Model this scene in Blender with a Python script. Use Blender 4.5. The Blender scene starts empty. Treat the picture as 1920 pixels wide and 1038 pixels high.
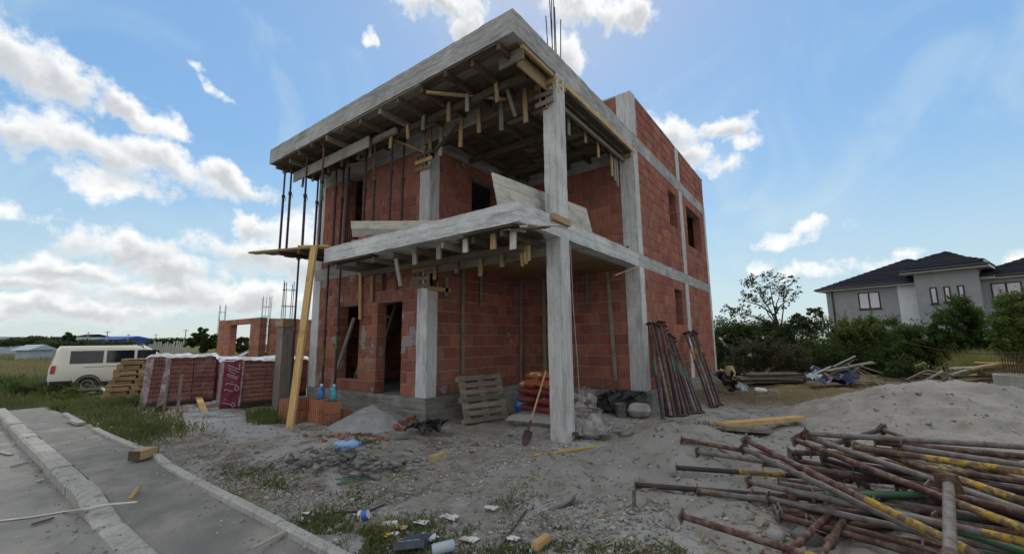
import bpy, math, random
import numpy as np
from mathutils import Vector, Matrix, noise as mnoise

random.seed(7)
RNG = np.random.default_rng(11)
S = bpy.context.scene
COL = S.collection

# ------------------------------------------------------------------ camera
FPX, PITCH, ROLL, YAW = 792.68, 0.1497, -0.0107, 0.6362
CAM = Vector((3.2907, -6.2865, 1.4874))
FWD = Vector((-math.sin(YAW) * math.cos(PITCH), math.cos(YAW) * math.cos(PITCH), math.sin(PITCH)))
_r = Vector((math.cos(YAW), math.sin(YAW), 0))
_u = _r.cross(FWD)
RGT = math.cos(ROLL) * _r + math.sin(ROLL) * _u
UPV = -math.sin(ROLL) * _r + math.cos(ROLL) * _u
cam = bpy.data.cameras.new('camera')
cam.sensor_width = 36.0
cam.lens = FPX / 1920 * 36
cam.clip_start = 0.05
cam.clip_end = 3000
camo = bpy.data.objects.new('camera', cam)
COL.objects.link(camo)
camo.matrix_world = Matrix(((RGT.x, UPV.x, -FWD.x, CAM.x), (RGT.y, UPV.y, -FWD.y, CAM.y),
                            (RGT.z, UPV.z, -FWD.z, CAM.z), (0, 0, 0, 1)))
S.camera = camo


def ray(px, py):
    return FWD + RGT * ((px - 960) / FPX) + UPV * ((519 - py) / FPX)


def gz(px, py, z=0.0):
    r = ray(px, py)
    return CAM + r * ((z - CAM.z) / r.z)


def onx(px, py, x):
    r = ray(px, py)
    return CAM + r * ((x - CAM.x) / r.x)


def ony(px, py, y):
    r = ray(px, py)
    return CAM + r * ((y - CAM.y) / r.y)


def at(px, py, D):
    return CAM + ray(px, py) * D


def proj(p):
    v = Vector(p) - CAM
    z = v.dot(FWD)
    return 960 + FPX * v.dot(RGT) / z, 519 - FPX * v.dot(UPV) / z, z


# ------------------------------------------------------------------ light
S.view_settings.view_transform = 'Standard'
S.view_settings.look = 'None'
S.view_settings.exposure = 0.93
S.view_settings.gamma = 1.0
S.view_settings.use_curve_mapping = False
S.cycles.max_bounces = 4
S.cycles.transparent_max_bounces = 12
S.cycles.diffuse_bounces = 2
S.cycles.use_adaptive_sampling = True
S.cycles.adaptive_threshold = .02
S.cycles.use_denoising = True

SUN_EL = math.radians(52)
SUN_HEAD = YAW - math.atan((1045 - 960) / FPX)      # left of +y
SUN_DIR = Vector((-math.sin(SUN_HEAD) * math.cos(SUN_EL), math.cos(SUN_HEAD) * math.cos(SUN_EL), math.sin(SUN_EL)))
sun = bpy.data.lights.new('sun', 'SUN')
sun.energy = 0.65
sun.angle = math.radians(15)
sun.color = (1.0, 0.95, 0.87)
suno = bpy.data.objects.new('sun', sun)
COL.objects.link(suno)
suno.rotation_euler = SUN_DIR.to_track_quat('Z', 'Y').to_euler()


class NT:
    """tiny node-tree helper"""

    def __init__(self, nt):
        self.nt = nt

    def n(self, typ, props=None, **inp):
        nd = self.nt.nodes.new(typ)
        for k, v in (props or {}).items():
            setattr(nd, k, v)
        for k, v in inp.items():
            key = int(k[1:]) if k[0] == 'i' and k[1:].isdigit() else k.replace('_', ' ')
            s = nd.inputs[key]
            if isinstance(v, bpy.types.NodeSocket):
                self.nt.links.new(v, s)
            else:
                s.default_value = v
        return nd

    def math(self, op, a, b=0.0, c=0.0, clamp=False):
        return self.n('ShaderNodeMath', {'operation': op, 'use_clamp': clamp}, i0=a, i1=b, i2=c).outputs[0]

    def mix(self, fac, a, b, mode='MIX'):
        nd = self.n('ShaderNodeMix', {'data_type': 'RGBA', 'blend_type': mode})
        for i, v in ((0, fac), (6, a), (7, b)):
            if isinstance(v, bpy.types.NodeSocket):
                self.nt.links.new(v, nd.inputs[i])
            else:
                nd.inputs[i].default_value = v if i == 0 else (v[0], v[1], v[2], 1.0)
        return nd.outputs[2]

    def noise(self, vec, scale, detail=4, rough=.55, dist=0.0):
        nd = self.n('ShaderNodeTexNoise', None, Scale=scale, Detail=min(detail, 4), Roughness=rough, Distortion=dist)
        if vec is not None:
            self.nt.links.new(vec, nd.inputs['Vector'])
        return nd.outputs['Fac']

    def ramp(self, fac, a, b, smooth=True):
        nd = self.n('ShaderNodeMapRange', {'interpolation_type': 'SMOOTHSTEP' if smooth else 'LINEAR'}, i0=fac, i1=a, i2=b, i3=0.0, i4=1.0)
        return nd.outputs[0]


world = bpy.data.worlds.new('World')
S.world = world
world.use_nodes = True
world.cycles.sampling_method = "MANUAL"
world.cycles.sample_map_resolution = 256
wt = NT(world.node_tree)
world.node_tree.nodes.clear()
sky = wt.n('ShaderNodeTexSky', {'sky_type': 'NISHITA', 'sun_disc': False})
sky.sun_elevation = SUN_EL
sky.sun_rotation = -SUN_HEAD
sky.air_density = 1.0
sky.dust_density = 0.35
sky.ozone_density = 1.2
tc = wt.n('ShaderNodeTexCoord').outputs['Generated']


def wdot(v):
    return wt.n('ShaderNodeVectorMath', {'operation': 'DOT_PRODUCT'}, i0=tc, i1=v).outputs['Value']


az = wt.math('ARCTAN2', wdot((math.cos(YAW), math.sin(YAW), 0)), wdot((-math.sin(YAW), math.cos(YAW), 0)))
el = wt.math('ARCSINE', wt.n('ShaderNodeSeparateXYZ', None, i0=tc).outputs[2])
ae = wt.n('ShaderNodeCombineXYZ', None, i0=az, i1=el, i2=0.0).outputs[0]
wob = wt.n('ShaderNodeTexNoise', {'noise_dimensions': '2D'}, Vector=ae, Scale=11.0, Detail=3.0, Roughness=.6).outputs['Color']
wob = wt.n('ShaderNodeVectorMath', {'operation': 'SUBTRACT'}, i0=wob, i1=(.5, .5, .5)).outputs[0]
wob = wt.n('ShaderNodeVectorMath', {'operation': 'SCALE'}, i0=wob, Scale=.075).outputs[0]
aew = wt.n('ShaderNodeVectorMath', {'operation': 'ADD'}, i0=ae, i1=wob).outputs[0]


def azel(px, py):
    r = ray(px, py).normalized()
    h = Vector((math.cos(YAW), math.sin(YAW), 0))
    f = Vector((-math.sin(YAW), math.cos(YAW), 0))
    return math.atan2(r.dot(h), r.dot(f)), math.asin(r.z)


# clouds stand at fixed compass bearings and heights above the horizon
CLOUDS = [
    (30, 105, 120, 62, 12), (140, 150, 115, 42, 28), (235, 192, 85, 28, 28), (310, 222, 50, 16, 20),
    (40, 245, 150, 60, 6), (190, 285, 170, 52, 15), (330, 312, 130, 36, 18), (440, 338, 85, 26, 14),
    (215, 358, 85, 22, 5), (35, 396, 62, 18, 5), (390, 147, 42, 9, 25),
    (235, 462, 125, 38, 0), (330, 500, 110, 34, 8), (470, 425, 60, 26, 0), (480, 465, 120, 42, 0),
    (575, 470, 90, 70, 0), (140, 508, 150, 28, 0), (40, 530, 110, 24, 0), (290, 545, 180, 34, 0), (120, 580, 230, 24, 0), (470, 560, 160, 36, 0),
    (820, 8, 85, 32, 0), (868, 45, 34, 34, 0), (692, 70, 9, 17, 0),
    (1110, 22, 115, 44, 10), (1055, 100, 48, 52, 40), (1185, 25, 45, 32, 20),
    (1255, 250, 75, 36, 15), (1355, 240, 66, 26, 0), (1390, 262, 36, 16, 0), (1330, 312, 58, 15, 0), (1290, 290, 70, 30, 20),
    (1488, 440, 80, 14, -8), (1428, 492, 24, 12, 0), (1560, 506, 125, 15, -4), (1715, 476, 36, 15, 0), (1900, 480, 40, 16, 0),
]
aew3 = wt.n('ShaderNodeVectorMath', {'operation': 'MULTIPLY_ADD'}, i0=aew, i1=(1, 1, 0), i2=(0, 0, 1)).outputs[0]


def dot3(v):
    return wt.n('ShaderNodeVectorMath', {'operation': 'DOT_PRODUCT'}, i0=aew3, i1=v).outputs['Value']


F = None
G = None
for (cx, cy, rx, ry, rot) in CLOUDS:
    a0, e0 = azel(cx, cy)
    ax, ex = azel(cx + rx, cy)
    ay, ey = azel(cx, cy - ry)
    ra, re = abs(ax - a0) + 1e-4, abs(ey - e0) + 1e-4
    thin = ry < 24
    if thin:
        ra, re = ra * 1.3, re * 1.45
    th = math.radians(-rot)
    ct, st_ = math.cos(th), math.sin(th)
    u_ = dot3((ct / ra, st_ / ra, -(ct * a0 + st_ * e0) / ra))
    v_ = dot3((-st_ / re, ct / re, (st_ * a0 - ct * e0) / re))
    uu = wt.math('MULTIPLY', u_, u_)
    q_ = wt.math('MULTIPLY_ADD', v_, v_, wt.math('ADD', uu, .28) if thin else uu)
    F = q_ if F is None else wt.math('SMOOTH_MIN', F, q_, .35)
    if ry >= 24:    # the shaded belly of each cloud sits lower and is a little smaller
        v2_ = wt.math('MULTIPLY_ADD', v_, 1.25, .525)
        q2 = wt.math('MULTIPLY_ADD', v2_, v2_, uu)
        G = q2 if G is None else wt.math('SMOOTH_MIN', G, q2, .3)
F = wt.math('SUBTRACT', 1.0, wt.math('SQRT', wt.math('MAXIMUM', F, 0.0)))
G = wt.math('SUBTRACT', 1.0, wt.math('SQRT', wt.math('MAXIMUM', G, 0.0)))
# scattered cumulus goes on all round, thickened out of view to raise ambient light
dmap = wt.n('ShaderNodeMapping', None, Vector=tc, Scale=(1.6, 1.6, 4.5)).outputs[0]
gen = wt.math('MULTIPLY_ADD', wt.noise(dmap, 1.6, 3, .55), 5.0, -1.75)
beside = wt.math('MAXIMUM', wt.ramp(wt.math('ABSOLUTE', az), .92, 1.2), wt.ramp(el, .78, 1.0))
F = wt.math('MAXIMUM', F, wt.math('SUBTRACT', gen, wt.math('MULTIPLY', wt.math('SUBTRACT', 1.0, beside), 6.0)))
puff = wt.n('ShaderNodeTexNoise', {'noise_dimensions': '2D'}, Vector=ae, Scale=17.0, Detail=6.0, Roughness=.66).outputs['Fac']
billow = wt.n('ShaderNodeTexNoise', {'noise_dimensions': '2D'}, Vector=ae, Scale=7.0, Detail=3.0, Roughness=.55).outputs['Fac']
fluff = wt.math('ADD', wt.math('MULTIPLY_ADD', puff, 1.7, -.85), wt.math('MULTIPLY_ADD', billow, .9, -.45))
dens = wt.math('ADD', F, fluff)
cover = wt.ramp(dens, -.16, .56)
thick = wt.ramp(wt.math('ADD', wt.math('MAXIMUM', G, wt.math('SUBTRACT', F, wt.math('MULTIPLY_ADD', beside, -.9, 1.2))), wt.math('MULTIPLY_ADD', fluff, .9, .05)), -.15, 1.15)
wisp = wt.math('MULTIPLY', wt.ramp(wt.n('ShaderNodeTexNoise', {'noise_dimensions': '2D'}, Vector=ae, Scale=4.0, Detail=4.0, Roughness=.62, Distortion=.6).outputs['Fac'], .44, .80), .34)
low = wt.ramp(el, .42, .02)
veil = wt.math('ADD', wisp, wt.math('MULTIPLY', low, .62), clamp=True)
SKYK = 0.115
# the camera evened out the glare round the sun: the same soft curve over the whole sky
lum = wt.n('ShaderNodeRGBToBW', None, Color=sky.outputs[0]).outputs[0]
soft = wt.math('MULTIPLY', wt.math('POWER', wt.math('MAXIMUM', lum, .05), -.55), 1.28)
hsv = wt.n('ShaderNodeHueSaturation', None, Hue=.489, Saturation=1.12, Value=soft, Fac=1.0, Color=sky.outputs[0]).outputs[0]
c = wt.mix(veil, hsv, (2.9, 3.6, 3.95))
ccol = wt.mix(thick, (4.7, 4.7, 4.65), (2.85, 2.95, 3.05))
c = wt.mix(wt.math('MULTIPLY', cover, .95), c, ccol)
bg = wt.n('ShaderNodeBackground', None, Color=c, Strength=SKYK)
out = wt.n('ShaderNodeOutputWorld')
world.node_tree.links.new(bg.outputs[0], out.inputs[0])

# ------------------------------------------------------------------ materials
MATS = {}


def mat(name, c1, c2=None, scale=4.0, rough=.85, bump=.0, bscale=30.0, detail=5, c3=None, s3=1.2, t3=(.55, .7), metal=0.0,
        coord='pos', stretch=(1, 1, 1), spec=.3, rnd=0.0):
    m = bpy.data.materials.new(name)
    m.use_nodes = True
    t = NT(m.node_tree)
    b = m.node_tree.nodes['Principled BSDF']
    if coord == 'pos':
        v = t.n('ShaderNodeNewGeometry').outputs['Position']
    elif coord == 'uv':
        v = t.n('ShaderNodeUVMap').outputs[0]
    else:
        v = t.n('ShaderNodeTexCoord').outputs['Object']
    if stretch != (1, 1, 1):
        v = t.n('ShaderNodeMapping', None, Vector=v, Scale=stretch).outputs[0]
    f = t.noise(v, scale, detail, .6)
    col = t.mix(t.ramp(f, .3, .7), c1, c2 or tuple(x * .7 for x in c1))
    if c3:
        col = t.mix(t.ramp(t.noise(v, s3, 6, .62), *t3), col, c3)
    if rnd:
        oi = t.n('ShaderNodeObjectInfo').outputs['Random']
        isl = t.n('ShaderNodeNewGeometry').outputs['Random Per Island']
        k = t.math('FRACT', t.math('ADD', oi, isl))
        hv = t.n('ShaderNodeHueSaturation', None, Hue=.5, Saturation=1.0, Value=t.math('MULTIPLY_ADD', k, rnd * 2, 1 - rnd), Color=col)
        col = hv.outputs[0]
    m.node_tree.links.new(col, b.inputs['Base Color'])
    b.inputs['Roughness'].default_value = rough
    b.inputs['Metallic'].default_value = metal
    b.inputs['Specular IOR Level'].default_value = spec
    if bump:
        bp = t.n('ShaderNodeBump', None, Strength=bump, Distance=.02, Height=t.noise(v, bscale, 6, .65))
        m.node_tree.links.new(bp.outputs[0], b.inputs['Normal'])
    MATS[name] = m
    return m


def brick_mat(name, c1, c2, smear=True, mortar=(.33, .31, .29), smear_t=(.665, .70)):
    m = bpy.data.materials.new(name)
    m.use_nodes = True
    t = NT(m.node_tree)
    b = m.node_tree.nodes['Principled BSDF']
    pos = t.n('ShaderNodeNewGeometry').outputs['Position']
    uv = t.n('ShaderNodeUVMap').outputs[0]
    oi = t.n('ShaderNodeObjectInfo').outputs['Random']
    isl = t.n('ShaderNodeNewGeometry').outputs['Random Per Island']
    k = t.math('FRACT', t.math('ADD', t.math('MULTIPLY', oi, 3.7), t.math('MULTIPLY', isl, 5.3)))
    col = t.mix(k, c1, c2)
    k2 = t.math('FRACT', t.math('MULTIPLY', k, 17.3))
    col = t.n('ShaderNodeHueSaturation', None, Hue=t.math('MULTIPLY_ADD', k2, .014, .493), Saturation=t.math('MULTIPLY_ADD', k, .22, .84),
              Value=t.math('MULTIPLY_ADD', k2, .5, .72), Color=col).outputs[0]
    col = t.mix(t.math('MULTIPLY', t.ramp(t.noise(pos, 5.5, 6, .65), .42, .72), .45), col, tuple(x * .5 for x in c1))
    col = t.mix(t.math('MULTIPLY', t.ramp(t.noise(pos, 1.1, 4, .6), .45, .75), .25), col, (.36, .19, .13))
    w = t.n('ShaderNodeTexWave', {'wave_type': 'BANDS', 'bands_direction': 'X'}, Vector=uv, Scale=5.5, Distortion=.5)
    rib_shade = t.math('MULTIPLY', t.ramp(w.outputs['Fac'], .45, .05), t.math('MULTIPLY_ADD', k2, .35, .02))  # shade of the rib grooves, painted into the block colour
    col = t.mix(rib_shade, col, tuple(x * .45 for x in c1))
    if smear:
        sm = t.ramp(t.math('ADD', t.noise(pos, 2.3, 4, .6), t.math('MULTIPLY_ADD', t.noise(pos, 22, 3, .6), .14, -.07)), *smear_t)
        col = t.mix(t.math('MULTIPLY', sm, .85), col, mortar)
    m.node_tree.links.new(col, b.inputs['Base Color'])
    b.inputs['Roughness'].default_value = .9
    b.inputs['Specular IOR Level'].default_value = .2
    h = t.math('ADD', t.math('MULTIPLY', w.outputs['Fac'], .5), t.math('MULTIPLY', t.noise(pos, 60, 5, .65), 1.0))
    bp = t.n('ShaderNodeBump', None, Strength=.8, Distance=.014, Height=h)
    m.node_tree.links.new(bp.outputs[0], b.inputs['Normal'])
    MATS[name] = m
    return m


def conc_mat(name, base, dark, light, seam=.0):
    m = bpy.data.materials.new(name)
    m.use_nodes = True
    t = NT(m.node_tree)
    b = m.node_tree.nodes['Principled BSDF']
    pos = t.n('ShaderNodeNewGeometry').outputs['Position']
    st = t.n('ShaderNodeMapping', None, Vector=pos, Scale=(1, 1, 5) if seam >= 0 else (6, 6, .8)).outputs[0]
    f1 = t.noise(pos, 1.4, 6, .6)
    f2 = t.noise(st, 4.0, 6, .65)
    f3 = t.noise(pos, 34, 5, .7)
    col = t.mix(t.ramp(f2, .32, .68), base, dark)
    col = t.mix(t.math('MULTIPLY', t.ramp(f1, .45, .66), .75), col, light)
    col = t.mix(t.math('MULTIPLY', t.ramp(f3, .50, .78), .5), col, tuple(x * .45 for x in base))
    col = t.mix(t.math('MULTIPLY', t.ramp(t.noise(st, 1.1, 5, .6), .54, .70), .6), col, tuple(x * .55 for x in dark))
    sx = t.n('ShaderNodeSeparateXYZ', None, i0=pos)
    crd = sx.outputs[2] if seam >= 0 else t.math('ADD', sx.outputs[0], sx.outputs[1])
    crd = t.math('ADD', crd, t.math('MULTIPLY_ADD', f1, .05, -.025))
    ln_ = t.math('ABSOLUTE', t.math('SUBTRACT', t.math('FRACT', t.math('MULTIPLY', crd, 7.3)), .5))
    jl = t.math('MULTIPLY', t.ramp(ln_, .43, .49), t.ramp(f2, .35, .6))
    col = t.mix(t.math('MULTIPLY', jl, .55), col, tuple(x * .4 for x in dark))
    m.node_tree.links.new(col, b.inputs['Base Color'])
    b.inputs['Roughness'].default_value = .92
    b.inputs['Specular IOR Level'].default_value = .2
    w = t.n('ShaderNodeTexWave', {'wave_type': 'BANDS', 'bands_direction': 'Z'}, Vector=pos, Scale=2.6, Distortion=1.5, Detail=3.0)
    h = t.math('ADD', t.math('MULTIPLY', w.outputs['Fac'], .22 if seam >= 0 else .0), t.math('ADD', t.noise(pos, 14, 7, .7), t.math('MULTIPLY', f2, .6)))
    bp = t.n('ShaderNodeBump', None, Strength=.6, Distance=.03, Height=h)
    m.node_tree.links.new(bp.outputs[0], b.inputs['Normal'])
    MATS[name] = m
    return m


def wood_mat(name, c1, c2, rough=.8, knots=True):
    m = bpy.data.materials.new(name)
    m.use_nodes = True
    t = NT(m.node_tree)
    b = m.node_tree.nodes['Principled BSDF']
    uv = t.n('ShaderNodeUVMap').outputs[0]
    oi = t.n('ShaderNodeObjectInfo').outputs['Random']
    off = t.n('ShaderNodeCombineXYZ', None, i0=t.math('MULTIPLY', oi, 37.0), i1=t.math('MULTIPLY', oi, 11.0), i2=0.0).outputs[0]
    v = t.n('ShaderNodeVectorMath', {'operation': 'ADD'}, i0=uv, i1=off).outputs[0]
    v2 = t.n('ShaderNodeMapping', None, Vector=v, Scale=(1.5, 26, 1)).outputs[0]
    g = t.noise(v2, 1.6, 6, .62, .5)
    col = t.mix(t.ramp(g, .32, .68), c1, c2)
    col = t.mix(t.math('MULTIPLY', t.ramp(t.noise(v, 3.5, 5, .6), .48, .75), .6), col, tuple(x * .45 for x in c2))
    col = t.n('ShaderNodeHueSaturation', None, Hue=.5, Saturation=1.0, Value=t.math('MULTIPLY_ADD', oi, .6, .7), Color=col).outputs[0]
    m.node_tree.links.new(col, b.inputs['Base Color'])
    b.inputs['Roughness'].default_value = rough
    b.inputs['Specular IOR Level'].default_value = .2
    bp = t.n('ShaderNodeBump', None, Strength=.35, Distance=.008, Height=g)
    m.node_tree.links.new(bp.outputs[0], b.inputs['Normal'])
    MATS[name] = m
    return m


def leaf_mat(name, c1, c2, trans=.35):
    m = bpy.data.materials.new(name)
    m.use_nodes = True
    t = NT(m.node_tree)
    b = m.node_tree.nodes['Principled BSDF']
    isl = t.n('ShaderNodeNewGeometry').outputs['Random Per Island']
    pos = t.n('ShaderNodeNewGeometry').outputs['Position']
    k = t.math('ADD', t.math('MULTIPLY', isl, .6), t.math('MULTIPLY', t.ramp(t.noise(pos, 1.1, 3, .5), .35, .65), .4))
    col = t.mix(k, c1, c2)
    m.node_tree.links.new(col, b.inputs['Base Color'])
    b.inputs['Roughness'].default_value = .75
    b.inputs['Specular IOR Level'].default_value = .15
    tr = t.n('ShaderNodeBsdfTranslucent', None, Color=col)
    mx = t.n('ShaderNodeMixShader', None, i0=trans)
    m.node_tree.links.new(b.outputs[0], mx.inputs[1])
    m.node_tree.links.new(tr.outputs[0], mx.inputs[2])
    m.node_tree.links.new(mx.outputs[0], m.node_tree.nodes['Material Output'].inputs[0])
    MATS[name] = m
    return m


def film_mat(name, col, alpha, rough=.25):
    m = mat(name, col, tuple(x * .85 for x in col), 6, rough, .35, 9, spec=.5)
    t = NT(m.node_tree)
    b = m.node_tree.nodes['Principled BSDF']
    pos = t.n('ShaderNodeNewGeometry').outputs['Position']
    a = t.math('MULTIPLY_ADD', t.ramp(t.noise(pos, 5, 5, .65), .35, .75), .5, alpha - .2, clamp=True)
    m.node_tree.links.new(a, b.inputs['Alpha'])
    return m


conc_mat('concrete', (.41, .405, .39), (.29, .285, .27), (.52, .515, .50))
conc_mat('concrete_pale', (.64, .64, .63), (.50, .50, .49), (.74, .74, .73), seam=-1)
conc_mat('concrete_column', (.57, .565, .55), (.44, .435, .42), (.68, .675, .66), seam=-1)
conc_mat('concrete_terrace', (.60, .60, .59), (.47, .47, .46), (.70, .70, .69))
conc_mat('plinth', (.26, .25, .23), (.18, .17, .155), (.35, .34, .32))
conc_mat('kerb', (0.432, 0.420, 0.384), (0.348, 0.336, 0.300), (0.504, 0.492, 0.456), seam=-1)
mat('mortar', (.37, .33, .30), (.24, .19, .17), 9, .95, .6, 40)
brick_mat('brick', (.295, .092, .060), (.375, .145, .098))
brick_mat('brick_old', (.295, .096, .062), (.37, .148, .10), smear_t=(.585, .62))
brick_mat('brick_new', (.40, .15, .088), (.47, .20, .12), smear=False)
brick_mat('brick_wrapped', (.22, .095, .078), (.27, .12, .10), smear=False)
wood_mat('wood_old', (.27, .235, .185), (.17, .145, .115))
wood_mat('wood_grey', (.30, .285, .25), (.20, .19, .165))
wood_mat('wood_form', (.135, .10, .07), (.07, .055, .04))
wood_mat('wood_new', (.55, .37, .17), (.43, .27, .11))
wood_mat('wood_mid', (.42, .30, .165), (.28, .19, .10))
wood_mat('wood_white', (.55, .53, .47), (.38, .36, .31))
wood_mat('plywood', (.27, .18, .095), (.20, .13, .07))
mat('rust', (.085, .045, .035), (.13, .075, .055), 14, .75, .4, 80, c3=(.17, .135, .115), s3=15, t3=(.48, .66), metal=.2)
mat('steel_grey', (.21, .20, .19), (.13, .11, .10), 14, .65, .4, 80, c3=(.15, .095, .07), s3=14, t3=(.5, .66), metal=.2)
mat('steel_red', (.105, .042, .036), (.07, .034, .03), 10, .65, .3, 80, c3=(.17, .115, .095), s3=16, t3=(.45, .62), metal=.1)
mat('steel_dark', (.035, .03, .04), (.07, .045, .045), 10, .6, .3, 80, c3=(.13, .07, .05), s3=8, t3=(.55, .75), metal=.2)
mat('steel_purple', (.045, .035, .06), (.08, .05, .06), 8, .6, .2, 80, metal=.2)
mat('paint_yellow', (.42, .28, .035), (.30, .19, .03), 9, .65, .2, 60, c3=(.14, .095, .065), s3=17, t3=(.46, .58))
mat('paint_green', (.045, .12, .06), (.06, .15, .08), 10, .55, .2, 60, c3=(.14, .1, .07), s3=10, t3=(.58, .68))
mat('paint_blue', (.05, .14, .20), (.06, .19, .25), 10, .55, .2, 60, c3=(.12, .1, .09), s3=10, t3=(.6, .7))
mat('rebar', (.07, .05, .045), (.12, .075, .055), 20, .7, .3, 120, metal=.4)
leaf_mat('leaf_dark', (.030, .055, .016), (.070, .105, .030))
leaf_mat('leaf_mid', (.050, .090, .022), (.105, .155, .045))
leaf_mat('leaf_light', (.085, .135, .030), (.16, .20, .06))
leaf_mat('leaf_dry', (.050, .053, .028), (.12, .11, .065))
leaf_mat('leaf_far', (.045, .070, .030), (.085, .105, .05))
leaf_mat('grass', (.075, .105, .030), (.165, .185, .07))
leaf_mat('grass_dry', (.22, .19, .09), (.34, .29, .15))
leaf_mat('straw', (.27, .225, .14), (.36, .31, .20), .15)
mat('bark', (.09, .07, .05), (.05, .04, .03), 12, .95, .8, 30)
mat('plastic_blue', (.04, .12, .42), (.06, .18, .5), 6, .3, spec=.5)
mat('plastic_teal', (.05, .28, .35), (.08, .36, .42), 6, .3, spec=.5)
mat('plastic_white', (.72, .72, .70), (.6, .6, .58), 6, .5, .3, 20, spec=.4)
mat('plastic_black', (.012, .012, .014), (.025, .025, .027), 6, .45, .6, 12, spec=.4)
mat('bag_orange', (.36, .12, .05), (.28, .08, .04), 5, .6, .5, 14, c3=(.55, .42, .25), s3=4, t3=(.6, .66))
mat('bag_red', (.22, .05, .045), (.16, .04, .038), 5, .6, .5, 14, c3=(.42, .33, .28), s3=5, t3=(.62, .68))
mat('bag_white', (.36, .34, .32), (.24, .23, .22), 5, .6, .6, 10)
mat('paper', (.66, .66, .64), (.5, .5, .48), 8, .8, .2, 20)
mat('cardboard', (.45, .34, .19), (.34, .25, .14), 8, .85, .2, 30)
mat('cream_paint', (.76, .73, .62), (.72, .69, .58), 2, .3, spec=.5)
mat('tyre', (.02, .02, .02), (.03, .03, .03), 8, .85)
mat('alloy', (.42, .42, .43), (.3, .3, .31), 8, .4, metal=.6)
mat('lamp_red', (.45, .02, .02), (.35, .015, .015), 8, .25, spec=.5)
mat('rubber', (.035, .035, .038), (.05, .05, .05), 8, .7)
gm = mat('dark_glass', (.012, .014, .018), (.02, .022, .026), 2, .06, spec=.6)
mat('house_render', (.33, .335, .345), (.29, .295, .305), 1.5, .92, .3, 60)
mat('white_render', (.70, .71, .72), (.62, .63, .64), 1.5, .9, .2, 60)
mat('roof_tile', (.020, .021, .030), (.030, .031, .040), 5, .9, .2, 30, rnd=.22, spec=.04)
mat('window_frame', (.03, .026, .026), (.04, .035, .035), 5, .5)
mat('sheet_blue', (.02, .07, .30), (.03, .09, .34), 3, .5)
mat('sheet_pale', (.40, .46, .50), (.34, .40, .44), 3, .5)
mat('tarp_navy', (.016, .02, .06), (.03, .035, .09), 6, .5, .8, 6)
film_mat('film_clear', (.55, .47, .50), -.05)
film_mat('film_top', (.85, .84, .85), .82)
film_mat('film_print', (.20, .012, .045), .95)
film_mat('film_band', (.72, .60, .65), .40)
mat('dust_mortar', (.34, .335, .335), (.25, .245, .245), 5, .95, .7, 18)
mat('stone', (.25, .245, .235), (.17, .165, .155), 6, .95, .6, 30, rnd=.35)
mat('shard', (.34, .12, .075), (.26, .09, .06), 6, .95, .5, 30, rnd=.35)
mat('rubble_mix', (.36, .345, .32), (.26, .245, .225), 7, .95, .5, 30, rnd=.45)
mat('foam_yellow', (.62, .42, .08), (.5, .32, .06), 12, .8, .8, 30)

# ground: grey building-site dust, brown soil towards the back garden, grassy field
m = bpy.data.materials.new('site_ground')
m.use_nodes = True
t = NT(m.node_tree)
b = m.node_tree.nodes['Principled BSDF']
pos = t.n('ShaderNodeNewGeometry').outputs['Position']
xyz = t.n('ShaderNodeSeparateXYZ', None, i0=pos)
n1 = t.noise(pos, .9, 7, .62)
n2 = t.noise(pos, 7, 7, .68)
n3 = t.noise(pos, 48, 5, .7)
col = t.mix(t.ramp(n2, .3, .7), (0.410, 0.380, 0.341), (0.293, 0.267, 0.237))
col = t.mix(t.math('MULTIPLY', t.ramp(n1, .42, .62), .8), col, (0.516, 0.498, 0.474))
col = t.mix(t.math('MULTIPLY', t.ramp(t.noise(pos, 1.7, 6, .65), .48, .66), .85), col, (.185, .150, .115))
col = t.mix(t.math('MULTIPLY', t.ramp(n3, .52, .75), .6), col, (0.182, 0.163, 0.143))
# brown trampled earth behind and beside the building
bx = t.math('MULTIPLY', t.ramp(xyz.outputs[1], 3.0, 6.5), t.ramp(xyz.outputs[0], -1.5, .6))
bx = t.math('MULTIPLY', bx, t.math('MULTIPLY_ADD', t.ramp(n1, .2, .5), .5, .5))
soil = t.mix(t.ramp(n2, .35, .65), (.20, .145, .085), (.12, .09, .05))
soil = t.mix(t.ramp(t.noise(pos, 1.3, 5, .6), .48, .66), soil, (.15, .15, .065))
col = t.mix(bx, col, soil)
# white plaster dust spilled in front of the pallets
ds = t.n('ShaderNodeMapping', {'vector_type': 'TEXTURE'}, Vector=pos, Location=(-5.6, -2.9, 0), Rotation=(0, 0, .1), Scale=(2.2, .75, 1)).outputs[0]
ds = t.n('ShaderNodeVectorMath', {'operation': 'MULTIPLY'}, i0=ds, i1=(1, 1, 0)).outputs[0]
dl = t.n('ShaderNodeVectorMath', {'operation': 'LENGTH'}, i0=ds).outputs['Value']
dm = t.ramp(t.math('ADD', dl, t.math('MULTIPLY_ADD', n2, 1.6, -.8)), 1.0, .35)
col = t.mix(t.math('MULTIPLY', dm, .8), col, (.50, .50, .50))
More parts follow.
